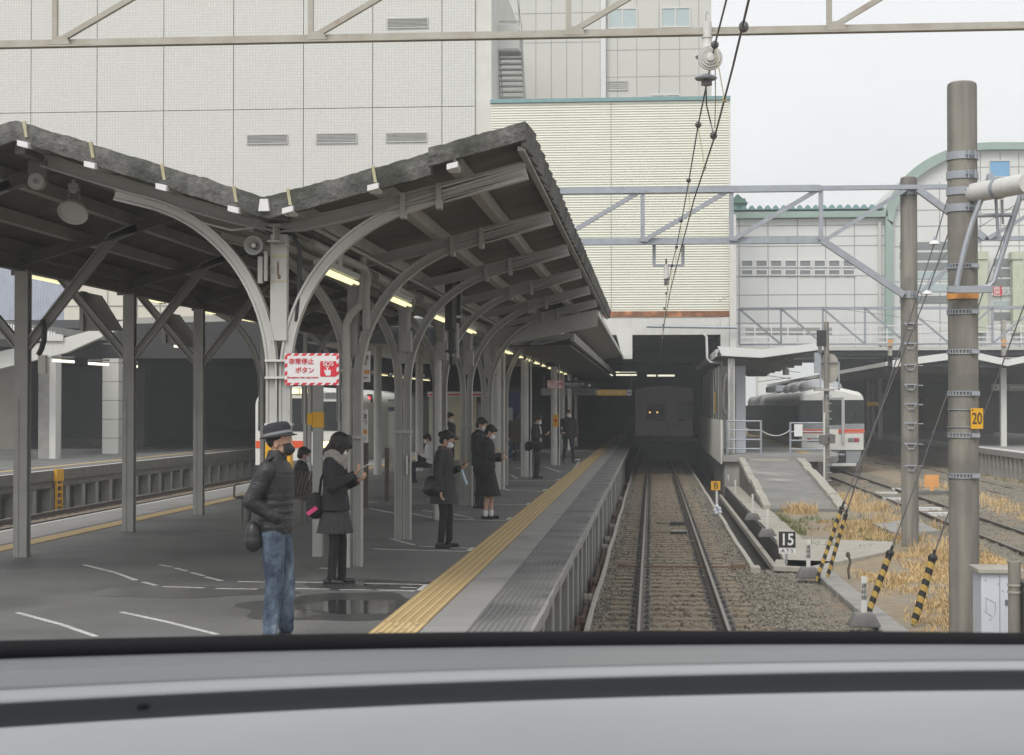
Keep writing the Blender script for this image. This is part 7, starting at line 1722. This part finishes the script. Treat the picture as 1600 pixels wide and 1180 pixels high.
def person(label, pos, face, H, arms=('phone', 'phone'), pitch=20, turn=0, legs='stand', skinm='skin', female=False, fine=.009, mask='mask_white', hair='short', hairm='hair_black', top=None, bottom=None, extra=None, lean=0.0, no_eyes=False):
    f = Fig(label, pos, face, H, fine); b = MB()
    sw = .165 if female else .19; hw = .085
    hip = {1: Vector((0, hw, .89)), -1: Vector((0, -hw, .89))}
    if legs == 'sit':
        dz = -.42; hipz = .50
        hip = {1: Vector((0, hw, hipz)), -1: Vector((0, -hw, hipz))}
        knee = {q: Vector((.42, q * .10, .50)) for q in (1, -1)}; ank = {q: Vector((.40, q * .10, .08)) for q in (1, -1)}
    else:
        dz = 0
        spread = {'stand': (.0, .0), 'step': (.07, -.06), 'apart': (0.0, 0.0), 'one': (.05, -.02)}[legs]
        yw = .16 if legs == 'apart' else .09
        ank = {q: Vector((spread[0] if q > 0 else spread[1], q * yw, .085)) for q in (1, -1)}
        knee = {q: (hip[q] + ank[q]) / 2 + Vector((.025, 0, .01)) for q in (1, -1)}
    Z = lambda x, y, z: Vector((x + lean * max(0, z - .9), y, z + dz))
    # trunk
    wr_ = .9 if female else 1
    f.loft(b, [(0, 0, .84 + dz, .07, .10), (-.01, 0, .88 + dz, .105, .15), (-.012, 0, .95 + dz, .108, .158 * (1.02 if female else 1)), (0, 0, 1.05 + dz, .09, .128 * wr_), (0 + lean * .15, 0, 1.15 + dz, .10, .140 * wr_), (lean * .3, 0, 1.27 + dz, .112, .160 * wr_), (-.01 + lean * .45, 0, 1.36 + dz, .10, .165 * wr_), (-.015 + lean * .5, 0, 1.42 + dz, .07, .12 * wr_), (-.01 + lean * .5, 0, 1.455 + dz, .045, .05)])
    nb = Z(-.01, 0, 1.40); hc = Z(.025 + .05 * math.sin(R(pitch)), 0, 1.585 - .02 * (1 - math.cos(R(pitch * 1.4))))
    f.cap(b, nb, hc + Vector((-.01, 0, -.03)), .056, .052)
    F, rot = head_frame(hc, pitch, turn)
    f.ell(b, F((-.005, 0, .025)), .098, .077, .098, rot); f.ell(b, F((.02, 0, -.045)), .072, .060, .075, rot); f.ell(b, F((.05, 0, -.085)), .030, .033, .026, rot)
    f.ell(b, F((.078, 0, .022)), .022, .05, .014, rot); f.cap(b, F((.088, 0, .005)), F((.108, 0, -.030)), .010, .015, 8); f.ell(b, F((.087, 0, -.062)), .014, .025, .010, rot)
    for q in (1, -1):
        f.ell(b, F((-.005, q * .078, -.012)), .020, .010, .031, rot); f.ell(b, F((.06, q * .04, -.03)), .028, .02, .022, rot)
    # legs
    for q in (1, -1):
        f.cap(b, hip[q], knee[q], .085 if not female else .070, .052 if not female else .045); kf = .84 if female else 1; f.cap(b, knee[q], ank[q] + Vector((-.005, 0, 0)), .053 * kf, .034); f.ell(b, (knee[q] * .62 + ank[q] * .38) + Vector((-.018 * kf, 0, 0)), .045 * kf, .045 * kf, .09)
        f.cap(b, ank[q] + Vector((-.03, 0, -.045)), ank[q] + Vector((.09, q * .015, -.052)), .026, .020)
    # arms
    sh, el, wp = {}, {}, {}
    for q, mode in zip((1, -1), arms):
        mode_pocket = mode == 'pocket'
        sh[q] = Z(-.015, q * sw, 1.375)
        if mode == 'phone': e, w_, hd = Z(.0, q * .21, 1.10), Z(.235, q * .05, 1.17), Vector((.8, -q * .1, .35))
        elif mode == 'phone_high': e, w_, hd = Z(.03, q * .22, 1.12), Z(.22, q * .03, 1.24), Vector((.7, -q * .1, .6))
        elif mode == 'hold': e, w_, hd = Z(-.02, q * .22, 1.09), Z(.22, q * .09, 1.08), Vector((1, -q * .3, .1))
        elif mode == 'pocket': e, w_, hd = Z(-.13, q * .235, 1.13), Z(.045, q * .145, 1.0), Vector((-.1, -q * .9, -.4))
        elif mode == 'down': e, w_, hd = Z(-.035, q * .23, 1.10), Z(.02, q * .235, .86), Vector((.1, 0, -1))
        elif mode == 'elbow': e, w_, hd = Z(-.03, q * .33, 1.16), Z(.12, q * .25, .99), Vector((.6, -q * .6, .1))
        el[q], wp[q] = e, w_
        f.cap(b, sh[q], e, .050 * wr_, .040 * wr_); f.cap(b, e, w_, .040 * wr_, .026)
        if mode_pocket: w_ = w_ + Vector((0, -q * .02, 0))
        f.hand(b, w_, hd, q, palm_up=mode in ('phone', 'phone_high', 'hold'), curl=.55 if mode != 'down' else .3)
    body = f.done(b, 'body', skinm, vox=fine * .8, sm=2)
    # eyes
    if not no_eyes:
        for q in (1, -1):
            e = MB(); f.ell(e, F((.079, q * .031, .004)), .010, .013, .0065, rot, 10, 6); o = f.done(e, 'eye', 'eye_white', raw=True)
            e = MB(); f.ell(e, F((.087, q * .031, .003)), .004, .0055, .0055, rot, 8, 6); f.done(e, 'iris', 'iris', raw=True, parent=o)
            e = MB(); f.cap(e, F((.084, q * .012, .024)), F((.080, q * .047, .026)), .0042, .003, 6); f.done(e, 'eyebrow', hairm, raw=True)
    if mask:
        e = MB(); vs = []; nu, nv = 14, 10
        for i in range(nv + 1):
            v = -1 + 2 * i / nv
            for j in range(nu + 1):
                u = -1 + 2 * j / nu; an = u * 1.28; bul = 1 - .35 * abs(v) ** 2.2
                x = .030 + (.088 * bul) * math.cos(an) * (1 + .12 * (1 - abs(u)) * (1 - abs(v))); y = .069 * math.sin(an) * (1 - .10 * max(0, -v)); z = -.050 + .050 * v * (1 - .22 * u * u)
                vs.append(f.w(F((x, y, z))))
        e.add(vs, [(i * (nu + 1) + j, i * (nu + 1) + j + 1, (i + 1) * (nu + 1) + j + 1, (i + 1) * (nu + 1) + j) for i in range(nv) for j in range(nu)])
        mk = f.done(e, 'face_mask', mask, raw=True, solid=.003)
        e = MB()
        for q in (1, -1):
            for z0 in (-.022, -.078): e.tube([f.w(F((.05, q * .066, z0))), f.w(F((.01, q * .079, (z0 - .012) / 2 - .006))), f.w(F((-.022, q * .082, -.012)))], .0016, 5)
        f.done(e, 'ear_loop', mask, raw=True, parent=mk)
    # hair
    e = MB()
    if hair:
        if hair == 'crop':
            f.ell(e, F((-.018, 0, .034)), .099, .081, .096, rot)
        else:
            f.ell(e, F((-.022, 0, .040)), .106, .088, .100, rot); f.ell(e, F((.045, 0, .085)), .055, .068, .036, rot)
            f.ell(e, F((-.055, 0, -.02)), .06, .076, .075, rot)
        if hair == 'bun': f.ell(e, F((-.125, 0, .035)), .042, .045, .045, rot)
        if hair == 'bob':
            for q in (1, -1): f.cap(e, F((-.01, q * .078, .03)), F((.02, q * .074, -.10)), .034, .022, fl=1.6); f.cap(e, F((.055, q * .062, .07)), F((.075, q * .07, -.07)), .022, .010)
            f.ell(e, F((-.07, 0, -.05)), .05, .078, .10, rot)
        if hair == 'long':
            f.ell(e, F((-.03, 0, .035)), .122, .102, .112, rot)
            for q in (1, -1): f.cap(e, F((.0, q * .088, .03)), F((.06, q * .080, -.17)), .040, .024); f.cap(e, F((.055, q * .062, .085)), F((.10, q * .070, -.13)), .032, .014); f.cap(e, F((.02, q * .03, .11)), F((.085, q * .055, .05)), .05, .03)
            f.cap(e, F((-.06, 0, 0)), F((-.07, 0, -.16)), .075, .06)
        hb = f.done(e, 'hair', hairm, vox=.008, sm=2)
    return f, dict(sh=sh, el=el, wp=wp, hip=hip, knee=knee, ank=ank, Z=Z, F=F, rot=rot, dz=dz, hc=hc, lean=lean)

def jacket(f, J, m, hem=.80, flare=0.0, r=1.0, name='jacket', sleeve=.9, folds=.012, collar=True, wide=1.0, arm=1.0):
    b = MB(); dz, ln = J['dz'], J['lean']
    def ring(z, rx, ry): return (-.004 + ln * max(0, z - .9), 0, z + dz, rx * r, ry * r * wide)
    zs = [ring(hem, .125 + flare, .165 + flare), ring(hem + .04, .128 + flare * .85, .170 + flare * .85), ring(.98, .128 + flare * .3, .172 + flare * .3), ring(1.10, .122, .165), ring(1.22, .130, .178), ring(1.33, .128, .185), ring(1.40, .105, .165), ring(1.445, .075, .10)]
    if collar: zs += [ring(1.475, .070, .075), ring(1.49, .066, .07)]
    f.loft(b, zs)
    for q in (1, -1):
        sh, el, wp = J['sh'][q], J['el'][q], J['wp'][q]
        f.cap(b, sh, el, .070 * r * arm, .060 * r * arm); f.cap(b, el, el.lerp(wp, sleeve), .060 * r * arm, .046 * r * arm)
    return f.done(b, name, m, folds=folds)
def trousers(f, J, m, r=1.0, name='trousers', hem=.06, folds=.012, top=.97):
    b = MB(); dz = J['dz']
    f.loft(b, [(0, 0, .84 + dz, .09 * r, .12 * r), (-.01, 0, .90 + dz, .122 * r, .160 * r), (-.01, 0, top + dz, .118 * r, .162 * r)])
    for q in (1, -1):
        h, k, a = J['hip'][q], J['knee'][q], J['ank'][q]
        f.cap(b, h + Vector((0, 0, -.02)), k, .095 * r, .070 * r); f.cap(b, k, a + Vector((0, 0, hem - .02)), .070 * r, .058 * r)
    return f.done(b, name, m, folds=folds)
def shoes(f, J, m, L=.15, h=.034, name='shoe'):
    for q in (1, -1):
        a = J['ank'][q]; b = MB()
        f.cap(b, a + Vector((-.055, 0, -.045)), a + Vector((L - .03, q * .02, -.052)), .042, .033, fl=.9); f.cap(b, a + Vector((-.02, 0, -.01)), a + Vector((.01, 0, -.03)), .042, .045)
        o = f.done(b, name, m, vox=.007)
        s_ = MB(); c0, c1 = f.w(a + Vector((-.09, 0, -.078))), f.w(a + Vector((L, q * .02, -.078)))
        s_.beam(c0, c1, .074 * f.k, .016 * f.k); o2 = s_.build('sole', 'black_paint', o, bevel=.006)
def skirt(f, J, m, z0, z1, r0, r1, pleats=0, amp=.05, name='skirt', oval=1.25):
    b = MB(); n = 96 if pleats else 32; k = 8
    f.loft(b, [(-.005, 0, z0 + (z1 - z0) * i / k, (r0 + (r1 - r0) * (i / k) ** 1.2), (r0 + (r1 - r0) * (i / k) ** 1.2) * (oval - (oval - 1) * .5 * i / k)) for i in range(k + 1)], n, pleats, amp)
    return f.done(b, name, m, raw=True)
def phone(f, J, q, m='phone', dz_=.03):
    wp = J['wp'][q]; c = wp + Vector((.11, -q * .03, .055 + dz_)); b = MB()
    mt = f.M @ Matrix.Rotation(R(-35), 3, 'Y')
    vs = [f.w(c) + mt @ (Vector((x, y, z)) * f.k) for x in (-.075, .075) for y in (-.037, .037) for z in (-.005, .005)]
    b.add(vs, [(0, 1, 3, 2), (4, 6, 7, 5), (0, 4, 5, 1), (2, 3, 7, 6), (0, 2, 6, 4), (1, 5, 7, 3)])
    o = b.build('smartphone', m, None, bevel=.003); return o
def bag(f, c, dx, dy, dz, m, label, name='shoulder_bag', strap=None, droop=.0, cat='bag'):
    c = Vector(c); b = MB(); f.ell(b, c, dx, dy, dz); f.ell(b, c + Vector((0, 0, -dz * .35)), dx * 1.08, dy * 1.1, dz * .7); f.ell(b, c + Vector((0, 0, dz * .4)), dx * .75, dy * .8, dz * .6)
    t = thing(name, f.w(c - Vector((0, 0, dz))), label, cat)
    o = b.build('bag_body', m, t, smooth=True)
    for p in o.data.polygons: p.use_smooth = True
    r_ = o.modifiers.new('skin', 'REMESH'); r_.mode = 'VOXEL'; r_.voxel_size = .012; r_.use_smooth_shade = True
    if strap: s_ = MB(); s_.sweep([f.w(p) for p in strap], [(-.014, -.003), (.014, -.003), (.014, .003), (-.014, .003)]); s_.build('strap', m, t)
    return t
def foot(px, py): return gz(px, py, PZ)

# --- man with the hat ---
p = Vector((at(432, 700, 12.95).x, 12.95, PZ))
f, J = person('man in a dark hat, black face mask, quilted jacket and blue jeans, standing nearest', p, -6, 1.71, ('pocket', 'pocket'), pitch=2, legs='one', skinm='skin', mask='mask_black', hair='crop', fine=.007)
jk = jacket(f, J, 'puffer', hem=.875, r=1.06, name='quilted_jacket', folds=.016, sleeve=1.0, arm=.98)
b = MB(); dz = 0
for i, z in enumerate((.93, .99, 1.05, 1.11, 1.17, 1.23, 1.29, 1.35)):      # stitched quilting, raised tubes between seams
    rx, ry = (.137, .186); f.loft(b, [(-.004, 0, z - .025, rx * .93, ry * .95), (-.004, 0, z - .012, rx * 1.0, ry * 1.0), (-.004, 0, z + .012, rx * 1.0, ry * 1.0), (-.004, 0, z + .025, rx * .93, ry * .95)])
for q in (1, -1):
    for i in range(7):
        t = i / 7; a_ = J['sh'][q].lerp(J['el'][q], t); c_ = J['el'][q].lerp(J['wp'][q], t * .92)
        f.ell(b, a_, .073 - .010 * t, .073 - .010 * t, .034); f.ell(b, c_, .036, .062 - .01 * t, .056 - .01 * t)
f.done(b, 'quilting', 'puffer', vox=.008, sm=3, parent=jk)
b = MB(); f.loft(b, [(0, 0, 1.44, .082, .09), (.005, 0, 1.50, .078, .080), (.008, 0, 1.525, .072, .074)]); f.done(b, 'collar', 'puffer', parent=jk)
trousers(f, J, 'denim', 1.05, 'jeans', folds=.02, top=.92); shoes(f, J, 'leather')
b = MB(); F, rot = J['F'], J['rot']; n = 40
def hp(r_, z, t, k_=1.12):      # a point of the hat, tilted back on the head
    q = Matrix.Rotation(R(-13), 3, 'Y') @ Vector((r_ * k_ * math.cos(t), r_ * math.sin(t), z - .06)); return f.w(F((-.016 + q.x, q.y, q.z + .052)))
prof = [(.088, .062), (.100, .058), (.118, .050), (.134, .050), (.136, .055), (.120, .060), (.103, .066), (.101, .085), (.099, .115), (.094, .140), (.080, .158), (.055, .166), (.03, .162), (.0005, .160)]
k = len(prof); vs = [hp(r_, z + (.010 * abs(math.cos(2 * math.pi * j / n)) * (-1 if math.cos(2 * math.pi * j / n) > 0 else 1) if .11 < r_ else 0), 2 * math.pi * j / n) for r_, z in prof for j in range(n)]
b.add(vs, [(i * n + j, i * n + (j + 1) % n, (i + 1) * n + (j + 1) % n, (i + 1) * n + j) for i in range(k - 1) for j in range(n)])
hat = f.done(b, 'hat', 'hat_felt', raw=True, solid=.003)
b = MB(); vs = []
for z in (.070, .090):
    for j in range(n): vs.append(hp(.1045, z, 2 * math.pi * j / n))
b.add(vs, [(j, (j + 1) % n, n + (j + 1) % n, n + j) for j in range(n)]); f.done(b, 'hat_band', 'hat_band', raw=True, parent=hat)
bag(f, (-.13, -.17, .86), .065, .07, .12, 'leather', 'black shoulder bag at the back of the man in the hat', strap=[(-.14, -.22, .99), (-.12, -.22, 1.2), (-.03, -.17, 1.43), (.0, -.08, 1.47)])

# --- young woman with the grey scarf ---
p = foot(524, 913)
f, J = person('young woman with a big grey scarf, black coat and grey skirt looking at a phone', p, -8, 1.58, ('phone', 'phone_high'), pitch=38, female=True, mask='mask_white', hair='long', fine=.007, legs='one')
jacket(f, J, 'coat_black', hem=.84, flare=.035, r=1.06, name='coat', folds=.014, sleeve=.96, arm=1.05)
skirt(f, J, 'skirt_grey', .95, .585, .135, .20, 18, .05, 'pleated_skirt')
trousers(f, J, 'tights', .82, 'tights', hem=-.02, folds=0, top=.9); shoes(f, J, 'leather')
b = MB()
for i in range(14):
    t = 2 * math.pi * i / 14; a_ = Vector((.005 + .085 * math.cos(t), .10 * math.sin(t), 1.465 + .022 * math.sin(3 * t) - .018 * math.cos(t))); t2 = 2 * math.pi * (i + 1) / 14
    c_ = Vector((.005 + .085 * math.cos(t2), .10 * math.sin(t2), 1.465 + .022 * math.sin(3 * t2) - .018 * math.cos(t2))); f.cap(b, a_, c_, .056, .053); f.cap(b, a_ * 1.0 + Vector((0, 0, -.05)), c_ + Vector((0, 0, -.053)), .058, .054)
f.cap(b, (.09, -.02, 1.44), (.12, -.04, 1.33), .04, .032)
f.done(b, 'scarf', 'scarf_grey', folds=.02)
o = phone(f, J, -1, 'phone_pale'); tag(o, 'pale smartphone held by the woman with the grey scarf', 'phone')
t = bag(f, (-.20, -.10, .90), .085, .13, .15, 'coat_black', 'black school bag on the back of the woman with the grey scarf', 'school_bag', strap=[(-.15, -.12, 1.02), (-.12, -.15, 1.2), (-.02, -.15, 1.41)])
b = MB(); mt = [f.w(v) for v in ((-.235, -.245, .79), (-.125, -.245, .865), (-.155, -.245, .90), (-.265, -.245, .825), (-.235, -.235, .79), (-.125, -.235, .865), (-.155, -.235, .90), (-.265, -.235, .825))]
mat('pink_tag', (.62, .06, .20), .6, (.55, .05, .17), 9, .5); b.add(mt, [(0, 1, 2, 3), (4, 7, 6, 5), (0, 4, 5, 1), (1, 5, 6, 2), (2, 6, 7, 3), (3, 7, 4, 0)])
tag(b.build('luggage_tag', 'pink_tag'), 'bright pink fabric tag hanging from the black school bag', 'tag')

# --- woman with the hair bun ---
p = foot(694, 856)
f, J = person('woman with a hair bun, glasses and white mask in a dark coat, holding a phone', p, -10, 1.54, ('phone', 'down'), pitch=24, female=True, hair='bun', fine=.007, legs='one')
jacket(f, J, 'coat_dark', hem=.655, flare=.07, r=1.08, name='coat', sleeve=.95, folds=.014)
trousers(f, J, 'coat_black', .86, folds=.008); shoes(f, J, 'leather')
b = MB()
for i in range(12):
    t, t2 = 6.283 * i / 12, 6.283 * (i + 1) / 12; f.cap(b, (.005 + .068 * math.cos(t), .082 * math.sin(t), 1.45 - .015 * math.cos(t)), (.005 + .068 * math.cos(t2), .082 * math.sin(t2), 1.45 - .015 * math.cos(t2)), .036, .036)
f.done(b, 'scarf', 'scarf_brown', folds=.012)
o = phone(f, J, 1); tag(o, 'dark smartphone held by the woman with the hair bun', 'phone')
b = MB(); F = J['F']
for q in (1, -1):
    c0 = F((.098, q * .032, .002)); b.tube([f.w(F((.098, q * .032 + .020 * math.cos(t), .002 + .014 * math.sin(t)))) for t in [6.283 * i / 14 for i in range(15)]], .0016, 5); b.tube([f.w(F((.096, q * .052, .006))), f.w(F((.0, q * .083, .004)))], .0016, 5)
b.tube([f.w(F((.099, -.012, .004))), f.w(F((.101, 0, .008))), f.w(F((.099, .012, .004)))], .0016, 5); f.done(b, 'glasses', 'black_paint', raw=True)
bag(f, (-.10, -.235, .92), .15, .07, .15, 'leather', 'large black shoulder bag on the arm of the woman with the hair bun', 'handbag', strap=[(-.16, -.25, 1.03), (-.09, -.24, 1.25), (-.02, -.17, 1.40), (.02, -.20, 1.25), (.0, -.26, 1.03)])
b = MB(); q0 = J['wp'][1]; pts = [q0 + Vector((.02, .0, -.02)), q0 + Vector((.05, .0, -.12)), q0 + Vector((.10, .0, -.24))]
b.sweep([f.w(v) for v in pts], [(-.025, -.008), (.025, -.008), (.025, .008), (-.025, .008)]); mat('towel_blue', (.38, .48, .58), .8, (.5, .58, .66), 8, .5)
tag(b.build('small_towel', 'towel_blue'), 'pale blue strap hanging from the hand of the woman with the hair bun', 'towel')

# --- schoolgirl in the long skirt ---
p = foot(762, 811)
f, J = person('schoolgirl in a long dark skirt, white socks and white mask, holding a phone', p, -5, 1.56, ('hold', 'phone'), pitch=34, female=True, hair='short', fine=.008, legs='one')
jacket(f, J, 'coat_black', hem=.92, flare=.02, r=1.02, name='jacket', sleeve=.97)
skirt(f, J, 'coat_black', 1.0, .42, .12, .24, 22, .045, 'pleated_skirt')
for q in (1, -1): b = MB(); a = J['ank'][q]; f.cap(b, a + Vector((0, 0, -.02)), a + Vector((0, 0, .06)), .040, .041); f.done(b, 'sock', 'mask_white', vox=.007)
for q in (1, -1): b = MB(); a = J['ank'][q]; f.cap(b, a + Vector((-.05, 0, -.05)), a + Vector((.12, q * .02, -.056)), .038, .030); f.done(b, 'shoe', 'leather', vox=.007)
o = phone(f, J, -1, 'phone_pale'); tag(o, 'pale smartphone held by the schoolgirl in the long skirt', 'phone')
bag(f, (-.03, -.25, .95), .19, .07, .13, 'suit_dark', 'dark navy shoulder bag hanging at the side of the schoolgirl', 'school_bag', strap=[(-.18, -.26, 1.05), (-.06, -.22, 1.33), (.0, -.17, 1.41), (.08, -.22, 1.2), (.13, -.26, 1.03)])
# --- person behind her with the white collar ---
p = foot(749, 794)
f, J = person('person in a dark suit with a white collar standing just behind the schoolgirl', p, -15, 1.66, ('hold', 'hold'), pitch=26, hair='short', fine=.010)
jacket(f, J, 'suit_dark', hem=.80, flare=.01, r=1.05); trousers(f, J, 'suit_dark'); shoes(f, J, 'leather')
b = MB(); f.loft(b, [(.0, 0, 1.455, .070, .080), (.004, 0, 1.485, .062, .066), (.006, 0, 1.505, .060, .062)]); f.done(b, 'shirt_collar', 'shirt_white')
# --- man with the lanyard ---
p = foot(838, 748)
f, J = person('man in a dark suit with a white shirt and lanyard card, reading his phone', p, -8, 1.64, ('phone', 'phone'), pitch=22, hair='short', fine=.010, skinm='skin_tan')
jacket(f, J, 'suit_dark', hem=.82, flare=.015, r=1.06); trousers(f, J, 'suit_dark', .98); shoes(f, J, 'leather')
b = MB(); f.loft(b, [(.0, 0, 1.45, .074, .085), (.006, 0, 1.49, .064, .068), (.008, 0, 1.51, .062, .064)]); f.done(b, 'shirt_collar', 'shirt_white')
b = MB(); b.sweep([f.w((.10, -.06, 1.42)), f.w((.145, -.075, 1.3)), f.w((.155, -.10, 1.14))], [(-.02, -.006), (.02, -.006), (.02, .006), (-.02, .006)]); c = f.w((.15, -.13, 1.08)); b.cbox(c, .05, .03, .14); f.done(b, 'lanyard', 'shirt_white', raw=True)
o = phone(f, J, 1, 'phone_pale'); tag(o, 'pale smartphone held by the man with the lanyard', 'phone')
bag(f, (.08, -.22, .88), .15, .06, .11, 'coat_black', 'black bag hanging in front of the man with the lanyard', 'handbag')
bag(f, (-.20, -.1, .88), .10, .10, .13, 'coat_black', 'dark bag behind the back of the man with the lanyard', 'backpack')
# --- person with the open coat facing the camera ---
p = foot(888, 724)
f, J = person('person in an open black coat and maroon top facing the camera with a white mask', p, -78, 1.74, ('down', 'elbow'), pitch=6, hair='short', hairm='hair_brown', legs='apart', fine=.011)
jacket(f, J, 'coat_black', hem=.78, flare=.03, r=1.1, name='coat', arm=1.1); trousers(f, J, 'suit_dark', .9); shoes(f, J, 'leather')
b = MB(); f.loft(b, [(.045, 0, .86, .11, .075), (.05, 0, 1.1, .10, .07), (.05, 0, 1.3, .10, .065), (.03, 0, 1.42, .07, .06), (.02, 0, 1.46, .05, .05)]); f.done(b, 'maroon_top', 'maroon')
q = gz(902, 720, PZ); b = MB(); b.ell((q.x, q.y, PZ + .03), .11, .06, .035, 10, 6); tag(b.build('white_shoe', 'sneaker', smooth=True), 'small white shoe showing behind the person in the open coat', 'shoe')
# --- person walking away behind the round column ---
p = foot(806, 720)
f, J = person('person in a brown coat seen from behind, half hidden by the second round column', p, 80, 1.64, ('down', 'down'), pitch=4, mask=None, hair='short', fine=.012, legs='step', no_eyes=True)
jacket(f, J, 'coat_brown', hem=.66, flare=.03, r=1.1, name='coat'); trousers(f, J, 'suit_dark', .9); shoes(f, J, 'leather')
# --- man behind the downpipe ---
Yq = 41.5; p = Vector((at(701, 700, Yq).x, Yq, PZ))
f, J = person('man in a dark jacket with a white mask standing in front of the pale kiosk', p, -30, 1.71, ('hold', 'hold'), pitch=14, hair='short', fine=.011)
jacket(f, J, 'suit_dark', hem=.82, r=1.05); trousers(f, J, 'suit_dark'); shoes(f, J, 'leather')
# --- seated girl further back ---
Yq = 41; c = at(671, 700, Yq)
t = thing('bench', (c.x, Yq, PZ), 'low dark bench seat far back left of the pale kiosk', 'bench')
b = MB(); b.box(c.x - .5, c.x + .5, Yq - .2, Yq + .25, PZ + .36, PZ + .42); b.build('seat', 'bench_brown', t)
for x in (-.4, .4): b = MB(); b.box(c.x + x - .03, c.x + x + .03, Yq - .15, Yq + .2, PZ, PZ + .36); b.build('leg', 'dark_paint', t)
f, J = person('seated person in a white top with black straps, far back left of the pale kiosk', (c.x, Yq - .05, PZ - .02), 190, 1.60, ('phone', 'phone'), pitch=28, female=True, legs='sit', fine=.011, mask='mask_white')
jacket(f, J, 'shirt_white', hem=.87, r=.98, name='white_top'); trousers(f, J, 'suit_dark', .98); shoes(f, J, 'leather')
b = MB(); b.sweep([f.w((.0, -.12, 1.02)), f.w((.10, -.10, .88)), f.w((.11, -.09, .70)), f.w((.10, -.08, .55))], [(-.03, -.02), (.03, -.02), (.03, .02), (-.03, .02)]); b.cbox(f.w((.16, 0, .62)), .25, .2, .22); f.done(b, 'black_bag', 'coat_black', raw=True)
# --- person seated on the brown bench ---
Yq = 26.75; c = at(469, 740, Yq)
f, J = person('person with a white collar seated on the brown bench behind the man in the hat', (c.x, Yq + .1, PZ - .02), 20, 1.62, ('hold', 'hold'), pitch=20, legs='sit', fine=.010, skinm='skin_tan')
jacket(f, J, 'suit_dark', hem=.86, r=1.04); trousers(f, J, 'suit_dark'); shoes(f, J, 'leather')
b = MB(); f.loft(b, [(.0, 0, 1.42 + J['dz'], .085, .095), (.004, 0, 1.475 + J['dz'], .070, .075), (.006, 0, 1.50 + J['dz'], .066, .068)]); f.done(b, 'white_collar', 'shirt_white')

# ================= .0013 =================
m = MB(); m.box(-420, 420, -40, 440, -2.5, 60)
hz = bpy.data.materials.new('haze'); hz.use_nodes = True; n = hz.node_tree; n.nodes.remove(n.nodes['Principled BSDF'])
v = n.nodes.new('ShaderNodeVolumePrincipled'); v.inputs['Color'].default_value = (.90, .95, 1.0, 1); v.inputs['Density'].default_value = .0013; v.inputs['Anisotropy'].default_value = .2
n.links.new(v.outputs[0], n.nodes['Material Output'].inputs['Volume']); MATS['haze'] = hz
struct(m.build('haze', 'haze'), 'stuff')
